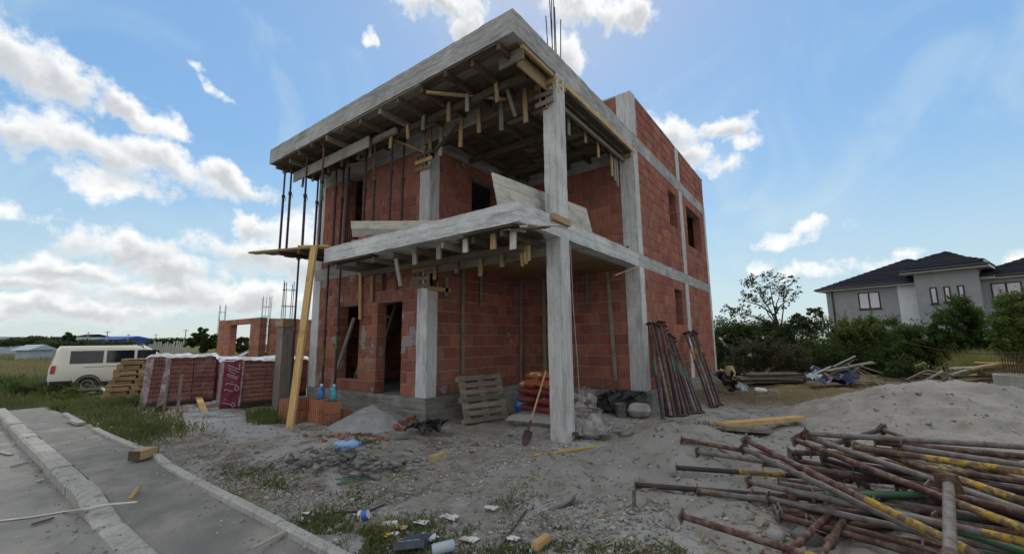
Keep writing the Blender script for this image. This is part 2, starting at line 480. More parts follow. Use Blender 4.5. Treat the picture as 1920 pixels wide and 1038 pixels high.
# field to the west
fx = t.ramp(t.math('ADD', xyz.outputs[0], t.math('MULTIPLY_ADD', n1, 6, -3)), -9.0, -14.0)
fy = t.ramp(xyz.outputs[1], 16, 24)
fld = t.mix(t.ramp(t.noise(pos, .35, 6, .6), .4, .62), (.17, .155, .07), (.085, .10, .035))
col = t.mix(t.math('MAXIMUM', fx, fy), col, fld)
m.node_tree.links.new(col, b.inputs['Base Color'])
b.inputs['Roughness'].default_value = .97
b.inputs['Specular IOR Level'].default_value = .1
bp = t.n('ShaderNodeBump', None, Strength=1.0, Distance=.045, Height=t.math('ADD', n2, t.math('MULTIPLY', n3, .8)))
m.node_tree.links.new(bp.outputs[0], b.inputs['Normal'])
MATS['site_ground'] = m
mat('sand', (0.294, 0.281, 0.255), (0.238, 0.228, 0.206), 2.2, .97, 1.0, 30, c3=(.215, .195, .165), s3=3.5, t3=(.50, .70))
mat('asphalt', (0.326, 0.312, 0.290), (0.239, 0.229, 0.210), 3.0, .95, .8, 70, c3=(0.367, 0.345, 0.307), s3=1.1, t3=(.45, .66))
mat('walk_asphalt', (0.273, 0.262, 0.241), (0.203, 0.193, 0.178), 3.0, .95, .8, 70, c3=(0.338, 0.315, 0.277), s3=1.3, t3=(.5, .7))

# ------------------------------------------------------------------ mesh helpers


class MB:
    def __init__(self):
        self.v, self.f, self.uv = [], [], []

    def face(self, pts, uvs=None):
        i = len(self.v)
        pts = [Vector(p) for p in pts]
        self.v += pts
        self.f.append(tuple(range(i, i + len(pts))))
        if uvs is None:
            n = (pts[1] - pts[0]).cross(pts[2] - pts[0])
            a = max(range(3), key=lambda k: abs(n[k]))
            uvs = [((p.y, p.z) if a == 0 else (p.x, p.z) if a == 1 else (p.x, p.y)) for p in pts]
        self.uv.append(uvs)

    def mesh(self, verts, faces, uvs=None):
        i = len(self.v)
        self.v += [Vector(p) for p in verts]
        for k, fc in enumerate(faces):
            self.f.append(tuple(i + j for j in fc))
            if uvs:
                self.uv.append(uvs[k])
            else:
                P = [self.v[i + j] for j in fc]
                n = (P[1] - P[0]).cross(P[2] - P[0])
                a = max(range(3), key=lambda q: abs(n[q]))
                self.uv.append([((p.y, p.z) if a == 0 else (p.x, p.z) if a == 1 else (p.x, p.y)) for p in P])

    def box(self, lo, hi):
        x0, y0, z0 = lo
        x1, y1, z1 = hi
        self.mesh([(x0, y0, z0), (x1, y0, z0), (x1, y1, z0), (x0, y1, z0), (x0, y0, z1), (x1, y0, z1), (x1, y1, z1), (x0, y1, z1)],
                  [(0, 3, 2, 1), (4, 5, 6, 7), (0, 1, 5, 4), (1, 2, 6, 5), (2, 3, 7, 6), (3, 0, 4, 7)])
        return self

    def bar(self, p0, p1, w, h, up=(0, 0, 1), jag=0.0):
        """a board from p0 to p1, w across, h along 'up'; UV runs along the length"""
        p0, p1 = Vector(p0), Vector(p1)
        d = p1 - p0
        L = d.length
        d.normalize()
        up = Vector(up)
        if abs(d.dot(up)) > .98:
            up = Vector((1, 0, 0)) if abs(d.x) < .9 else Vector((0, 1, 0))
        s = d.cross(up).normalized()
        u = s.cross(d)
        vs = []
        for q in (p0, p1):
            for a, c in ((-1, -1), (1, -1), (1, 1), (-1, 1)):
                vs.append(q + s * (a * w / 2) + u * (c * h / 2) + d * random.uniform(-jag, jag))
        fs = [(0, 1, 5, 4), (1, 2, 6, 5), (2, 3, 7, 6), (3, 0, 4, 7), (3, 2, 1, 0), (4, 5, 6, 7)]
        o = random.random() * 5
        uv = []
        acc = 0
        for k in range(4):
            wd = w if k % 2 == 0 else h
            uv.append([(0, acc), (0, acc + wd), (L, acc + wd), (L, acc)])
            acc += wd
        uv = [[(a + o, b_ + o) for a, b_ in q] for q in uv]
        uv += [[(0, 0), (.02, 0), (.02, h), (0, h)], [(0, 0), (.02, 0), (.02, h), (0, h)]]
        self.mesh(vs, fs, uv)
        return self

    def tube(self, p0, p1, r0, r1=None, n=10, caps=True):
        p0, p1 = Vector(p0), Vector(p1)
        r1 = r0 if r1 is None else r1
        d = (p1 - p0).normalized()
        a = Vector((0, 0, 1)) if abs(d.z) < .9 else Vector((1, 0, 0))
        s = d.cross(a).normalized()
        u = s.cross(d)
        vs = []
        for q, r in ((p0, r0), (p1, r1)):
            for k in range(n):
                t_ = 2 * math.pi * k / n
                vs.append(q + (s * math.cos(t_) + u * math.sin(t_)) * r)
        fs = [(k, (k + 1) % n, n + (k + 1) % n, n + k) for k in range(n)]
        if caps:
            fs += [tuple(range(n - 1, -1, -1)), tuple(range(n, 2 * n))]
        self.mesh(vs, fs)
        return self

    def path(self, pts, r, n=7):
        for a, c in zip(pts[:-1], pts[1:]):
            if (Vector(a) - Vector(c)).length > 1e-5:
                self.tube(a, c, r, r, n)
        return self

    def lathe(self, c, prof, n=16, ax=(0, 0, 1), capped=True):
        """prof: (radius, height) pairs along axis ax from c"""
        c = Vector(c)
        d = Vector(ax).normalized()
        a = Vector((0, 0, 1)) if abs(d.z) < .9 else Vector((1, 0, 0))
        s = d.cross(a).normalized()
        u = s.cross(d)
        vs = []
        for r, h in prof:
            for k in range(n):
                t_ = 2 * math.pi * k / n
                vs.append(c + d * h + (s * math.cos(t_) + u * math.sin(t_)) * r)
        fs = []
        for i in range(len(prof) - 1):
            for k in range(n):
                fs.append((i * n + k, i * n + (k + 1) % n, (i + 1) * n + (k + 1) % n, (i + 1) * n + k))
        if capped:
            fs += [tuple(range(n - 1, -1, -1)), tuple(range((len(prof) - 1) * n, len(prof) * n))]
        self.mesh(vs, fs)
        return self

    def prism(self, outline, vec):
        """closed outline of 3-D points pushed along vec"""
        o = [Vector(p) for p in outline]
        vec = Vector(vec)
        n = len(o)
        vs = o + [p + vec for p in o]
        fs = [tuple(range(n - 1, -1, -1)), tuple(range(n, 2 * n))]
        fs += [(k, (k + 1) % n, n + (k + 1) % n, n + k) for k in range(n)]
        self.mesh(vs, fs)
        return self

    def data(self, name, off=(0, 0, 0)):
        off = Vector(off)
        me = bpy.data.meshes.new(name)
        me.from_pydata([tuple(p - off) for p in self.v], [], self.f)
        ul = me.uv_layers.new(name='UVMap')
        ul.data.foreach_set('uv', [x for fu in self.uv for q in fu for x in q])
        me.update()
        return me


def wloc(o):
    l = Vector((0, 0, 0))
    while o is not None:
        l += o.location
        o = o.parent
    return l


def smooth(me, ang=40):
    me.shade_smooth()
    try:
        me.set_sharp_from_angle(angle=math.radians(ang))
    except Exception:
        pass


def tag(o, label=None, cat=None, group=None, kind=None):
    if label:
        o['label'] = label
    if cat:
        o['category'] = cat
    if group:
        o['group'] = group
    if kind:
        o['kind'] = kind
    return o


def empty(name, loc, label, cat, group=None):
    o = bpy.data.objects.new(name, None)
    o.empty_display_size = .1
    COL.objects.link(o)
    o.location = loc
    return tag(o, label, cat, group)


def put(name, mb, m, parent=None, sm=False, loc=None):
    """one mesh object; mb holds world coordinates. Top-level objects get their origin at the base."""
    if parent is not None:
        off = wloc(parent)
    elif loc is not None:
        off = Vector(loc)
    else:
        vs = mb.v
        off = Vector(((min(p.x for p in vs) + max(p.x for p in vs)) / 2, (min(p.y for p in vs) + max(p.y for p in vs)) / 2, min(p.z for p in vs)))
    me = mb.data(name, off)
    if sm:
        smooth(me)
    me.materials.append(MATS[m] if isinstance(m, str) else m)
    o = bpy.data.objects.new(name, me)
    COL.objects.link(o)
    if parent is not None:
        o.parent = parent
    else:
        o.location = off
    return o


def single(name, mb, m, label, cat, group=None, sm=False):
    return tag(put(name, mb, m, None, sm), label, cat, group)


def copy_tree(o, parent=None):
    c_ = o.copy()
    COL.objects.link(c_)
    c_.parent = parent
    for ch in list(o.children):
        copy_tree(ch, c_)
    return c_


def fbm(x, y, s=1.0, o=5, seed=0.0):
    return mnoise.fractal(Vector((x * s + seed, y * s - seed, seed * .7)), 1.0, 2.0, o)


def sstep(a, b_, x):
    t_ = max(0.0, min(1.0, (x - a) / (b_ - a)))
    return t_ * t_ * (3 - 2 * t_)


def np_mesh(name, verts, faces, m, parent=None, sm=False, attrs=None):
    """fast mesh from arrays; faces is an (n,k) array"""
    me = bpy.data.meshes.new(name)
    nv, nf, k = len(verts), len(faces), faces.shape[1]
    me.vertices.add(nv)
    me.vertices.foreach_set('co', np.ascontiguousarray(verts, dtype=np.float32).ravel())
    me.loops.add(nf * k)
    me.loops.foreach_set('vertex_index', np.ascontiguousarray(faces, dtype=np.int32).ravel())
    me.polygons.add(nf)
    me.polygons.foreach_set('loop_start', np.arange(0, nf * k, k, dtype=np.int32))
    me.polygons.foreach_set('loop_total', np.full(nf, k, dtype=np.int32))
    me.update(calc_edges=True)
    me.validate()
    if sm:
        me.shade_smooth()
    me.materials.append(MATS[m] if isinstance(m, str) else m)
    o = bpy.data.objects.new(name, me)
    COL.objects.link(o)
    if parent is not None:
        o.parent = parent
        o.location = -wloc(parent)
    return o

# ------------------------------------------------------------------ ground


def h(x, y):
    k = sstep(-4.38, -3.5, y) if x > -13 else 1.0
    z = -.45 * sstep(-9, -17, x)
    z += -.10 * sstep(.2, -2.6, x) * sstep(-3.2, -1.2, y) * (1 - sstep(-7, -9, x))
    z += k * (.05 * fbm(x, y, .55, 4, 3.1) + .034 * fbm(x, y, 2.6, 4, 8.3) + .018 * fbm(x, y, 8, 3, 1.7))
    z += .06 * math.exp(-((x + 2.6) / .9) ** 2 - ((y + 2.5) / .5) ** 2)
    if y < -4.405 and x > -13:
        z -= .35
    return z


RX, RY = math.cos(YAW), math.sin(YAW)


def hs(x, y):
    """surface of the dumped sand"""
    dx, dy = x - 4.75, y - 3.75
    a, b_ = dx * RX + dy * RY, -dx * RY + dy * RX
    z = .82 * math.exp(-abs(a / 1.9) ** 2.2 - abs(b_ / 1.75) ** 2.2)
    dx, dy = x - 7.0, y - 5.6
    z += .30 * math.exp(-(dx * dx + dy * dy) / 2.4)
    z += .34 * math.exp(-((x - 1.5) / .75) ** 2 - ((y + .35) / 1.15) ** 2)
    z += .15 * math.exp(-((x - .55) / .9) ** 2 - ((y + 2.2) / .8) ** 2)
    z += .20 * math.exp(-abs((x - 3.6) / 2.4) ** 4 - abs((y + .4) / 2.3) ** 4)
    z += (.05 * fbm(x, y, 1.3, 4, 5.5) + .045 * fbm(x, y, 3.2, 4, 2.2) + .03 * fbm(x, y, 8, 3, 9.1)) * min(1, z * 5)
    d_ = mnoise.cell_vector(Vector((x * 2.3, y * 2.3, 0)))
    fx, fy = x * 2.3 % 1 - .25 - .5 * d_.x, y * 2.3 % 1 - .25 - .5 * d_.y
    z -= .07 * math.exp(-(fx * fx + fy * fy) * 14) * min(1, z * 4) * (d_.z > .35)
    return z - .085


def gh(x, y):
    z = h(x, y)
    if -1.5 < x < 10 and -4 < y < 10:
        z = max(z, hs(x, y))
    return z


def axis(lo, a, b_, hi, step, grow=1.16):
    xs = list(np.arange(a, b_ + step / 2, step))
    s, x = step, b_
    while x < hi:
        s *= grow
        x += s
        xs.append(min(x, hi))
    s, x = step, a
    pre = []
    while x > lo:
        s *= grow
        x -= s
        pre.append(max(x, lo))
    return pre[::-1] + xs


xs = axis(-900, -9, 7.5, 900, .085)
ys = [y for y in axis(-60, -4.4, 8.5, 1500, .085) if y < -4.6 or y > -4.39]
ys = sorted(ys + [-4.42, -4.40])
V = np.array([(x, y, h(x, y)) for y in ys for x in xs])
nx, ny = len(xs), len(ys)
ii = np.arange(nx * ny).reshape(ny, nx)
Fq = np.stack([ii[:-1, :-1], ii[:-1, 1:], ii[1:, 1:], ii[1:, :-1]], -1).reshape(-1, 4)
g_ = np_mesh('ground', V, Fq, 'site_ground', sm=True)
tag(g_, 'grey dusty building site ground running into brown soil and field', 'ground', kind='structure')

xs = np.arange(-1.6, 9.6, .055)
ys = np.arange(-3.9, 9.0, .055)
V = np.array([(x, y, max(hs(x, y), h(x, y) - .06)) for y in ys for x in xs])
nx, ny = len(xs), len(ys)
ii = np.arange(nx * ny).reshape(ny, nx)
Fq = np.stack([ii[:-1, :-1], ii[:-1, 1:], ii[1:, 1:], ii[1:, :-1]], -1).reshape(-1, 4)
keep = np.array([(V[q, 2] > [h(V[k, 0], V[k, 1]) - .05 for k in q]).any() for q in Fq])
o = np_mesh('sand_heap', V, Fq[keep], 'sand', sm=True)
tag(o, 'grey heap of building sand behind and under the scattered steel props', 'sand heap')

# road, footway, kerbs
mb = MB()
nseg = 60
for i in range(nseg):
    xa, xb = -60 + i * 75 / nseg, -60 + (i + 1) * 75 / nseg
    mb.face([(xa, -16, -.125), (xb, -16, -.125), (xb, -5.24, -.122), (xa, -5.24, -.122)])
tag(put('road', mb, 'asphalt', loc=(0, 0, 0)), 'dusty grey street surface beside the kerb', 'road', kind='structure')


def drop(x):
    return -.112 * sstep(-3.0, -2.1, x)


mb = MB()
xs = list(np.arange(-13, 5.01, .15))
rows = [-5.07, -4.9, -4.7, -4.5, -4.40]


def walkz(x, y):
    k = (y + 4.40) / (-5.07 + 4.40)
    return drop(x) * k - .012 + .008 * fbm(x, y, 1.5, 3, 4) - .05 * sstep(-10.2, -13, x)


for i in range(len(xs) - 1):
    for j in range(len(rows) - 1):
        q = [(xs[i], rows[j]), (xs[i + 1], rows[j]), (xs[i + 1], rows[j + 1]), (xs[i], rows[j + 1])]
        mb.face([(a, c_, walkz(a, c_)) for a, c_ in q])
tag(put('footway', mb, 'walk_asphalt', sm=True, loc=(0, 0, 0)), 'narrow dusty asphalt footway between kerb and edging', 'footway', kind='structure')

mb = MB().box((-13, -5.235, -.4), (4, -5.085, -.155))
kerb = tag(put('kerb', mb, 'plinth', loc=(0, 0, 0)), 'row of concrete kerb stones along the street', 'kerb', kind='structure')
mb = MB().box((-10.4, -4.45, -.4), (4, -4.38, -.06))
edging = tag(put('edging', mb, 'plinth', loc=(0, 0, 0)), 'thin concrete edging strip along the footway', 'kerb', kind='structure')


def kerb_stone(x0, x1, y0, y1, za, zb, base, par, ch=.025, yo=(0, 0)):
    mb_ = MB()
    vs = []
    for x, z, dy in ((x0, za, yo[0]), (x1, zb, yo[1])):
        vs += [(x, y0 + dy, base), (x, y1 + dy, base), (x, y1 + dy, z - ch * .3), (x, y1 - ch * .5 + dy, z), (x, y0 + ch + dy, z), (x, y0 + dy, z - ch)]
    n = 6
    fs = [(k, n + k, n + (k + 1) % n, (k + 1) % n) for k in range(n)] + [tuple(range(n)), tuple(range(2 * n - 1, n - 1, -1))]
    mb_.mesh(vs, fs)
    return put('kerb_stone', mb_, 'kerb', par)


x = -13.0
while x < 3.9:
    L = .5 if x < -2.4 else .98
    j = random.uniform(-.008, .008)
    wy = random.uniform(-.006, .006)
    kerb_stone(x + .005, x + L - .005, -5.265 + wy, -5.075 + wy, .004 + drop(x) + j, .004 + drop(x + L) + j + random.uniform(-.005, .005), -.3, kerb)
    x += L
x = -10.3
while x < 3.5:
    L = .98
    if not -8.75 < x < -7.9:
        jog = .10 * math.exp(-((x + 4.6) / .9) ** 2)
        jog1 = .10 * math.exp(-((x + L + 4.6) / .9) ** 2)
        kerb_stone(x + .004, x + L - .004, -4.455, -4.372, .035 + random.uniform(-.008, .008), .035 + random.uniform(-.008, .008), -.2, edging, .012, (jog, jog1))
    x += L

# ------------------------------------------------------------------ the house under construction
uD, uB, uS, uR = -7.764, -3.277, -4.987, -7.703
vR0, vS0, v1, v2, v3 = -1.737, -1.662, -.346, 3.041, 10.354
zg, z1b, z1t, zrb, zrt, zpar = .373, 3.123, 3.431, 5.985, 6.373, 7.44
T = .25
house = empty('unfinished_house', (-3.5, 3, 0), 'unfinished two storey red block house with raw concrete frame and flat roof', 'house')


def rough_box(mb, lo, hi, st=.12, amp=.008, fs=3.0, seed=0.0):
    lo, hi = Vector(lo), Vector(hi)

    def dsp(p):
        q = Vector((p.x * fs + seed, p.y * fs, p.z * fs))
        return p + Vector((mnoise.noise(q), mnoise.noise(q + Vector((9, 3, 1))), mnoise.noise(q + Vector((2, 7, 5))))) * amp \
            + Vector((mnoise.noise(q * 4), mnoise.noise(q * 4 + Vector((9, 3, 1))), mnoise.noise(q * 4 + Vector((2, 7, 5))))) * (amp * .6)
    for ax in range(3):
        a, c_ = (ax + 1) % 3, (ax + 2) % 3
        na = max(1, min(90, int((hi[a] - lo[a]) / st)))
        nc = max(1, min(90, int((hi[c_] - lo[c_]) / st)))
        for side in (0, 1):
            vs, fc = [], []
            for i in range(na + 1):
                for j in range(nc + 1):
                    p = Vector((0, 0, 0))
                    p[ax] = (lo, hi)[side][ax]
                    p[a] = lo[a] + (hi[a] - lo[a]) * i / na
                    p[c_] = lo[c_] + (hi[c_] - lo[c_]) * j / nc
                    vs.append(dsp(p))
            for i in range(na):
                for j in range(nc):
                    q = [i * (nc + 1) + j, (i + 1) * (nc + 1) + j, (i + 1) * (nc + 1) + j + 1, i * (nc + 1) + j + 1]
                    fc.append(tuple(q if side else q[::-1]))
            mb.mesh(vs, fc)
    return mb


def cpart(name, lo, hi, m='concrete', st=.12, amp=.008, par=None, fs=3.0):
    return put(name, rough_box(MB(), lo, hi, st, amp, fs), m, par or house)


# foundation and plinth
mbp = MB()
rough_box(mbp, (uD - .02, v1 - .012, -.6), (uB + .012, v3, zg - .004), .2, .012)
rough_box(mbp, (uB - .3, v2 - .014, -.6), (.012, v3 + .002, zg - .006), .2, .012)
put('plinth', mbp, 'plinth', house)
# floors and slabs
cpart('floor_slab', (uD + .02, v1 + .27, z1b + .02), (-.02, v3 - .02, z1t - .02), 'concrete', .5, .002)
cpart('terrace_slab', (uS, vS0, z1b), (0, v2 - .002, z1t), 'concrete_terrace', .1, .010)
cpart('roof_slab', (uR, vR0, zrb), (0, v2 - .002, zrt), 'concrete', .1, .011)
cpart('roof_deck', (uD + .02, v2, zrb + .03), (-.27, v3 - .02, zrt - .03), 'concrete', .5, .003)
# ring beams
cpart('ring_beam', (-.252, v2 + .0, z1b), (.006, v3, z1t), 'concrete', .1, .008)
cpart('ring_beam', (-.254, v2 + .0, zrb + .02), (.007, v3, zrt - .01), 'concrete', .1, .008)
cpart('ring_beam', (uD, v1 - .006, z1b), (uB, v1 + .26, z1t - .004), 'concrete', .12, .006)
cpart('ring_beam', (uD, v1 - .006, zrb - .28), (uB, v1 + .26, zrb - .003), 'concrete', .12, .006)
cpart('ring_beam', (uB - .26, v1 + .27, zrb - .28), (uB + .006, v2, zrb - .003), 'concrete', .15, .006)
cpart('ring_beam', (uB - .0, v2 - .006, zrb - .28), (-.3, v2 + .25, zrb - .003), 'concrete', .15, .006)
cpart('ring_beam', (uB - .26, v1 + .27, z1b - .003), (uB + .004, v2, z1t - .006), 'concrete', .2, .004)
# edge beams between the columns, under the roof
cpart('edge_beam', (uB + .01, -.50, zrb - .30), (-.27, -.26, zrb - .004), 'concrete', .2, .004)
cpart('edge_beam', (-.25, -.24, zrb - .10), (-.004, v2 - .01, zrb - .004), 'concrete', .2, .004)
# columns
vA, wA = -.52, .27
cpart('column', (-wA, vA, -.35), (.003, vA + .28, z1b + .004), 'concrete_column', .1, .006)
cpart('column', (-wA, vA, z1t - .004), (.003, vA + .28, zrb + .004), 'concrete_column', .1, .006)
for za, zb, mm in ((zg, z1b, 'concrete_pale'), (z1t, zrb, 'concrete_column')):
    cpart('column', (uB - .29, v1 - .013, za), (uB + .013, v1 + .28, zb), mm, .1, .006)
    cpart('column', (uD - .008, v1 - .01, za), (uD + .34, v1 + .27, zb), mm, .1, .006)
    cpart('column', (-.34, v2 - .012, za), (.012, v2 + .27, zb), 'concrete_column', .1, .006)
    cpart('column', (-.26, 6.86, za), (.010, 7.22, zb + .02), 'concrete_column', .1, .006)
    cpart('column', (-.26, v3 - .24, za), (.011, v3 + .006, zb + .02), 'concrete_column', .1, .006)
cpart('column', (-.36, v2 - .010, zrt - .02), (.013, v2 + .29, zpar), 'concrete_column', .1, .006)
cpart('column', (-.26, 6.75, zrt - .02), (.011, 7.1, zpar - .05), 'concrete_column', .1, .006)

# ---- block walls: every block has its own edges, mortar joints set back
BR = []       # (matrix, length, height, material, wall part)
BW, BHT, BJ = .375, .25, .015


def subtract(a, c_, holes):
    segs = [(a, c_)]
    for p, q in holes:
        nxt = []
        for s0, s1 in segs:
            if q <= s0 or p >= s1:
                nxt.append((s0, s1))
            else:
                if p > s0:
                    nxt.append((s0, p))
                if q < s1:
                    nxt.append((q, s1))
        segs = nxt
    return segs


def wall(par, ox, oy, d, n, L, z0, z1, holes=(), m='brick', bw=BW, bh=BHT, thick=T, core=True, store=BR):
    """courses of blocks; o = start of the outer face, d along, n outward; holes = (s0, s1, za, zb) snapped to courses"""
    d, n = Vector((d[0], d[1], 0)), Vector((n[0], n[1], 0))
    nc = max(1, round((z1 - z0) / bh))
    hh = (z1 - z0) / nc
    hz = [(a, c_, round((za - z0) / hh), round((zb - z0) / hh)) for a, c_, za, zb in holes]
    mbc = MB()
    o = Vector((ox, oy, 0))
    rot = Matrix(((d.x, -n.x, 0, 0), (d.y, -n.y, 0, 0), (0, 0, 1, 0), (0, 0, 0, 1)))
    rows = []
    for k in range(nc):
        za, zb = z0 + k * hh, z0 + (k + 1) * hh
        off = (bw / 2 if k % 2 else 0) + random.uniform(-.03, .03)
        for s0, s1 in subtract(0, L, [(a, c_) for a, c_, ka, kb in hz if ka <= k < kb]):
            if s1 - s0 < .03:
                continue
            p0 = o + d * (s0 + .012) - n * .012
            p1 = o + d * (s1 - .012) - n * (thick - .012)
            lo = (min(p0.x, p1.x), min(p0.y, p1.y), za + .0005)
            hi = (max(p0.x, p1.x), max(p0.y, p1.y), zb)
            mbc.box(lo, hi)
            cuts = [s0]
            q = s0 + (bw if off <= 0.02 else off)
            q = s0 + (((off - s0) % bw) or bw)
            while q < s1 - .06:
                if q - cuts[-1] > .06:
                    cuts.append(q + random.uniform(-.006, .006))
                q += bw
            cuts.append(s1)
            for a, c_ in zip(cuts[:-1], cuts[1:]):
                ln, ht = c_ - a - BJ, hh - BJ
                rows.append((o + d * ((a + c_) / 2) + Vector((0, 0, (za + zb) / 2)) + n * random.uniform(-.003, .004), rot, ln, ht, thick))
    w = put('wall', mbc, 'mortar', par)
    for c_, r, ln, ht, th in rows:
        store.append((c_, r, ln, ht, th, m, w))
    return w


def brick_geo(ln, ht, th, ch=.007):
    a, b_ = ln / 2, ht / 2
    vs = [(-a, th, -b_), (a, th, -b_), (a, th, b_), (-a, th, b_), (-a, ch, -b_), (a, ch, -b_), (a, ch, b_), (-a, ch, b_),
          (-a + ch, 0, -b_ + ch), (a - ch, 0, -b_ + ch), (a - ch, 0, b_ - ch), (-a + ch, 0, b_ - ch)]
    fs = [(3, 2, 1, 0)] and [(0, 3, 2, 1)] + [(i, (i + 1) % 4, 4 + (i + 1) % 4, 4 + i) for i in range(4)] + \
        [(4 + i, 4 + (i + 1) % 4, 8 + (i + 1) % 4, 8 + i) for i in range(4)] + [(8, 9, 10, 11)]
    uv = []
    for f_ in fs:
        ends = f_[0] in (1, 3) and f_[1] in (2, 0)
        uv.append([((vs[i][0] + (vs[i][1] if f_ in (fs[2], fs[4]) else 0)), vs[i][2] + (vs[i][1] if f_ in (fs[1], fs[3]) else 0)) for i in f_])
    return vs, fs, uv


BMESH = {}


def brick_obj(c_, r, ln, ht, th, m, par, name='brick'):
    key = (round(ln, 2), round(ht, 2), round(th, 2), m)
    if key not in BMESH:
        mb_ = MB()
        mb_.mesh(*brick_geo(key[0], key[1], key[2]))
        me = mb_.data('brick')
        me.materials.append(MATS[m])
        BMESH[key] = me
    ob = bpy.data.objects.new(name, BMESH[key])
    COL.objects.link(ob)
    ob.parent = par
    ob.location = c_ - (wloc(par) if par else Vector((0, 0, 0)))
    ob.rotation_euler = (r.to_euler()[0] + random.uniform(-.004, .004), random.uniform(-.006, .006), r.to_euler()[2] + random.uniform(-.006, .006))
    return ob


def brick_join(mb_, c_, r, ln, ht, th):
    vs, fs, uv = brick_geo(ln, ht, th)
    mb_.mesh([c_ + (r.to_3x3() @ Vector(p)) for p in vs], fs, uv)


# left facade (faces the street)
WL = uB - .29 - (uD + .34)
o0 = uD + .34
wall(house, o0, v1, (1, 0), (0, -1), WL, zg, z1b, [(-6.47 - o0, -5.62 - o0, .62, 2.4), (-4.92 - o0, -4.07 - o0, zg, 2.45)], m='brick_old')
wall(house, o0, v1, (1, 0), (0, -1), WL, z1t, zrb - .28, [(-6.36 - o0, -5.72 - o0, z1t, 5.6)])
# recess, wall running back from column B
wall(house, uB, v1 + .28, (0, 1), (1, 0), v2 - v1 - .28, zg, z1b)
wall(house, uB, v1 + .28, (0, 1), (1, 0), v2 - v1 - .28, z1t, zrb - .28, [(1.02 - v1 - .28, 2.0 - v1 - .28, z1t, 5.55)])
# recess back wall
wall(house, uB, v2, (1, 0), (0, -1), -uB - .34, zg, z1b)
wall(house, uB, v2, (1, 0), (0, -1), -uB - .34, z1t, zrb - .28)
# right hand side
y0 = v2 + .27
wall(house, 0, y0, (0, 1), (1, 0), 6.86 - y0, zg, z1b, [(5.75 - y0, 6.45 - y0, 1.80, 2.9)])
wall(house, 0, 7.22, (0, 1), (1, 0), v3 - .24 - 7.22, zg, z1b)
wall(house, 0, y0, (0, 1), (1, 0), 6.86 - y0, z1t, zrb + .02, [(5.75 - y0, 6.5 - y0, 4.66, 5.76)])
wall(house, 0, 7.22, (0, 1), (1, 0), v3 - .24 - 7.22, z1t, zrb + .02, [(.45, 2.3, 4.4, 5.8)])
# parapet
wall(house, 0, v2 + .29, (0, 1), (1, 0), 6.75 - v2 - .29, zrt - .01, zpar - .05)
wall(house, 0, 7.1, (0, 1), (1, 0), v3 - 7.1, zrt - .01, zpar - .05)
wall(house, uB, v2, (1, 0), (0, -1), -uB - .36, zrt - .01, zpar - .05)
# back and far sides
wall(house, 0, v3, (-1, 0), (0, 1), -uD, zg, zrb, m='brick')
wall(house, uD, v3 - .26, (0, -1), (-1, 0), v3 - v1 - .55, zg, zrb, m='brick')
# a partition seen through the openings
wall(house, uB - .3, 4.4, (-1, 0), (0, -1), 3.9, zg, z1b, m='brick')
mb = MB()
rough_box(mb, (-.25, v2 + .3, zpar - .048), (.008, v3 + .004, zpar), .15, .006)
rough_box(mb, (uB, v2 - .006, zpar - .048), (-.37, v2 + .24, zpar), .15, .006)
put('coping', mb, 'concrete', house)


def area(bk):
    c_, r, ln, ht, th, m, w = bk
    n = r.to_3x3() @ Vector((0, -1, 0))
    v = CAM - c_
    if v.dot(n) <= 0:
        return 0
    px, py, z = proj(c_)
    if z < .5 or not (0 < px < 1920 and 0 < py < 1038):
        return 0
    return ln * ht * v.dot(n) / v.length / (z * z)


BR.sort(key=area, reverse=True)
for bk in BR[:300]:
    brick_obj(*bk)
mb = MB()
mb_old = MB()
for bk in BR[300:]:
    brick_join(mb_old if bk[5] == 'brick_old' else mb, *bk[:5])
o = put('brickwork', mb, 'brick', house)
o['kind'] = 'stuff'
if mb_old.v:
    o = put('brickwork', mb_old, 'brick_old', house)
    o['kind'] = 'stuff'

# starter bars on the roof above the free-standing column
for dx, dy, hh in ((-.20, -.40, .95), (-.06, -.42, 1.3), (-.10, -.30, 1.15), (-.03, -.28, .8), (-.20, -.27, 1.35), (-.13, -.36, 1.2)):
    p = Vector((dx, dy, zrt - .05))
    put('rebar', MB().tube(p, p + Vector((random.uniform(-.05, .05), random.uniform(-.05, .05), hh)), .009, n=6), 'rebar', house)

# ------------------------------------------------------------------ formwork under the roof
def V3(*a):
    return Vector(a)


def timber(par, p0, p1, w, hgt, m='wood_form', name='board', up=(0, 0, 1), jag=.006):
    return put(name, MB().bar(p0, p1, w, hgt, up, jag), m, par)


FM = ['wood_form', 'wood_form', 'wood_old', 'wood_form', 'wood_form']
rf = empty('roof_formwork', (-3.7, -1.0, 5.6), 'old timber boards, joists and hanging battens under the roof slab', 'formwork')
zs = zrb - .028
for r_ in range(6):
    y = -1.63 + r_ * .195
    x = uR + random.uniform(.05, .3)
    while x < -.15:
        x1 = min(x + random.uniform(1.6, 3.4), -.06)
        if random.random() < .9:
            timber(rf, (x, y, zs - .0015 * (r_ % 2)), (x1 - .012, y, zs - .0015 * (r_ % 2)), .185, .02, random.choice(FM))
        x = x1
for r_ in range(16):
    y = -.12 + r_ * .195
    xm = random.uniform(-2.2, -1.0)
    timber(rf, (uB + .04, y, zs), (xm - .01, y, zs), .186, .02, random.choice(FM))
    timber(rf, (xm, y, zs - .001), (-.3, y, zs - .001), .186, .02, random.choice(FM))
for i in range(13):
    x = -7.5 + i * .605 + random.uniform(-.06, .06)
    timber(rf, (x, vR0 + random.uniform(-.01, .12), zs - .066), (x, -.56, zs - .066), .06, .11, random.choice(FM), 'joist')
for i in range(5):
    x = -2.95 + i * .62 + random.uniform(-.05, .05)
    timber(rf, (x, -.2, zs - .066), (x, 2.98, zs - .066), .07, .11, random.choice(['wood_form', 'wood_form', 'wood_old']), 'joist')
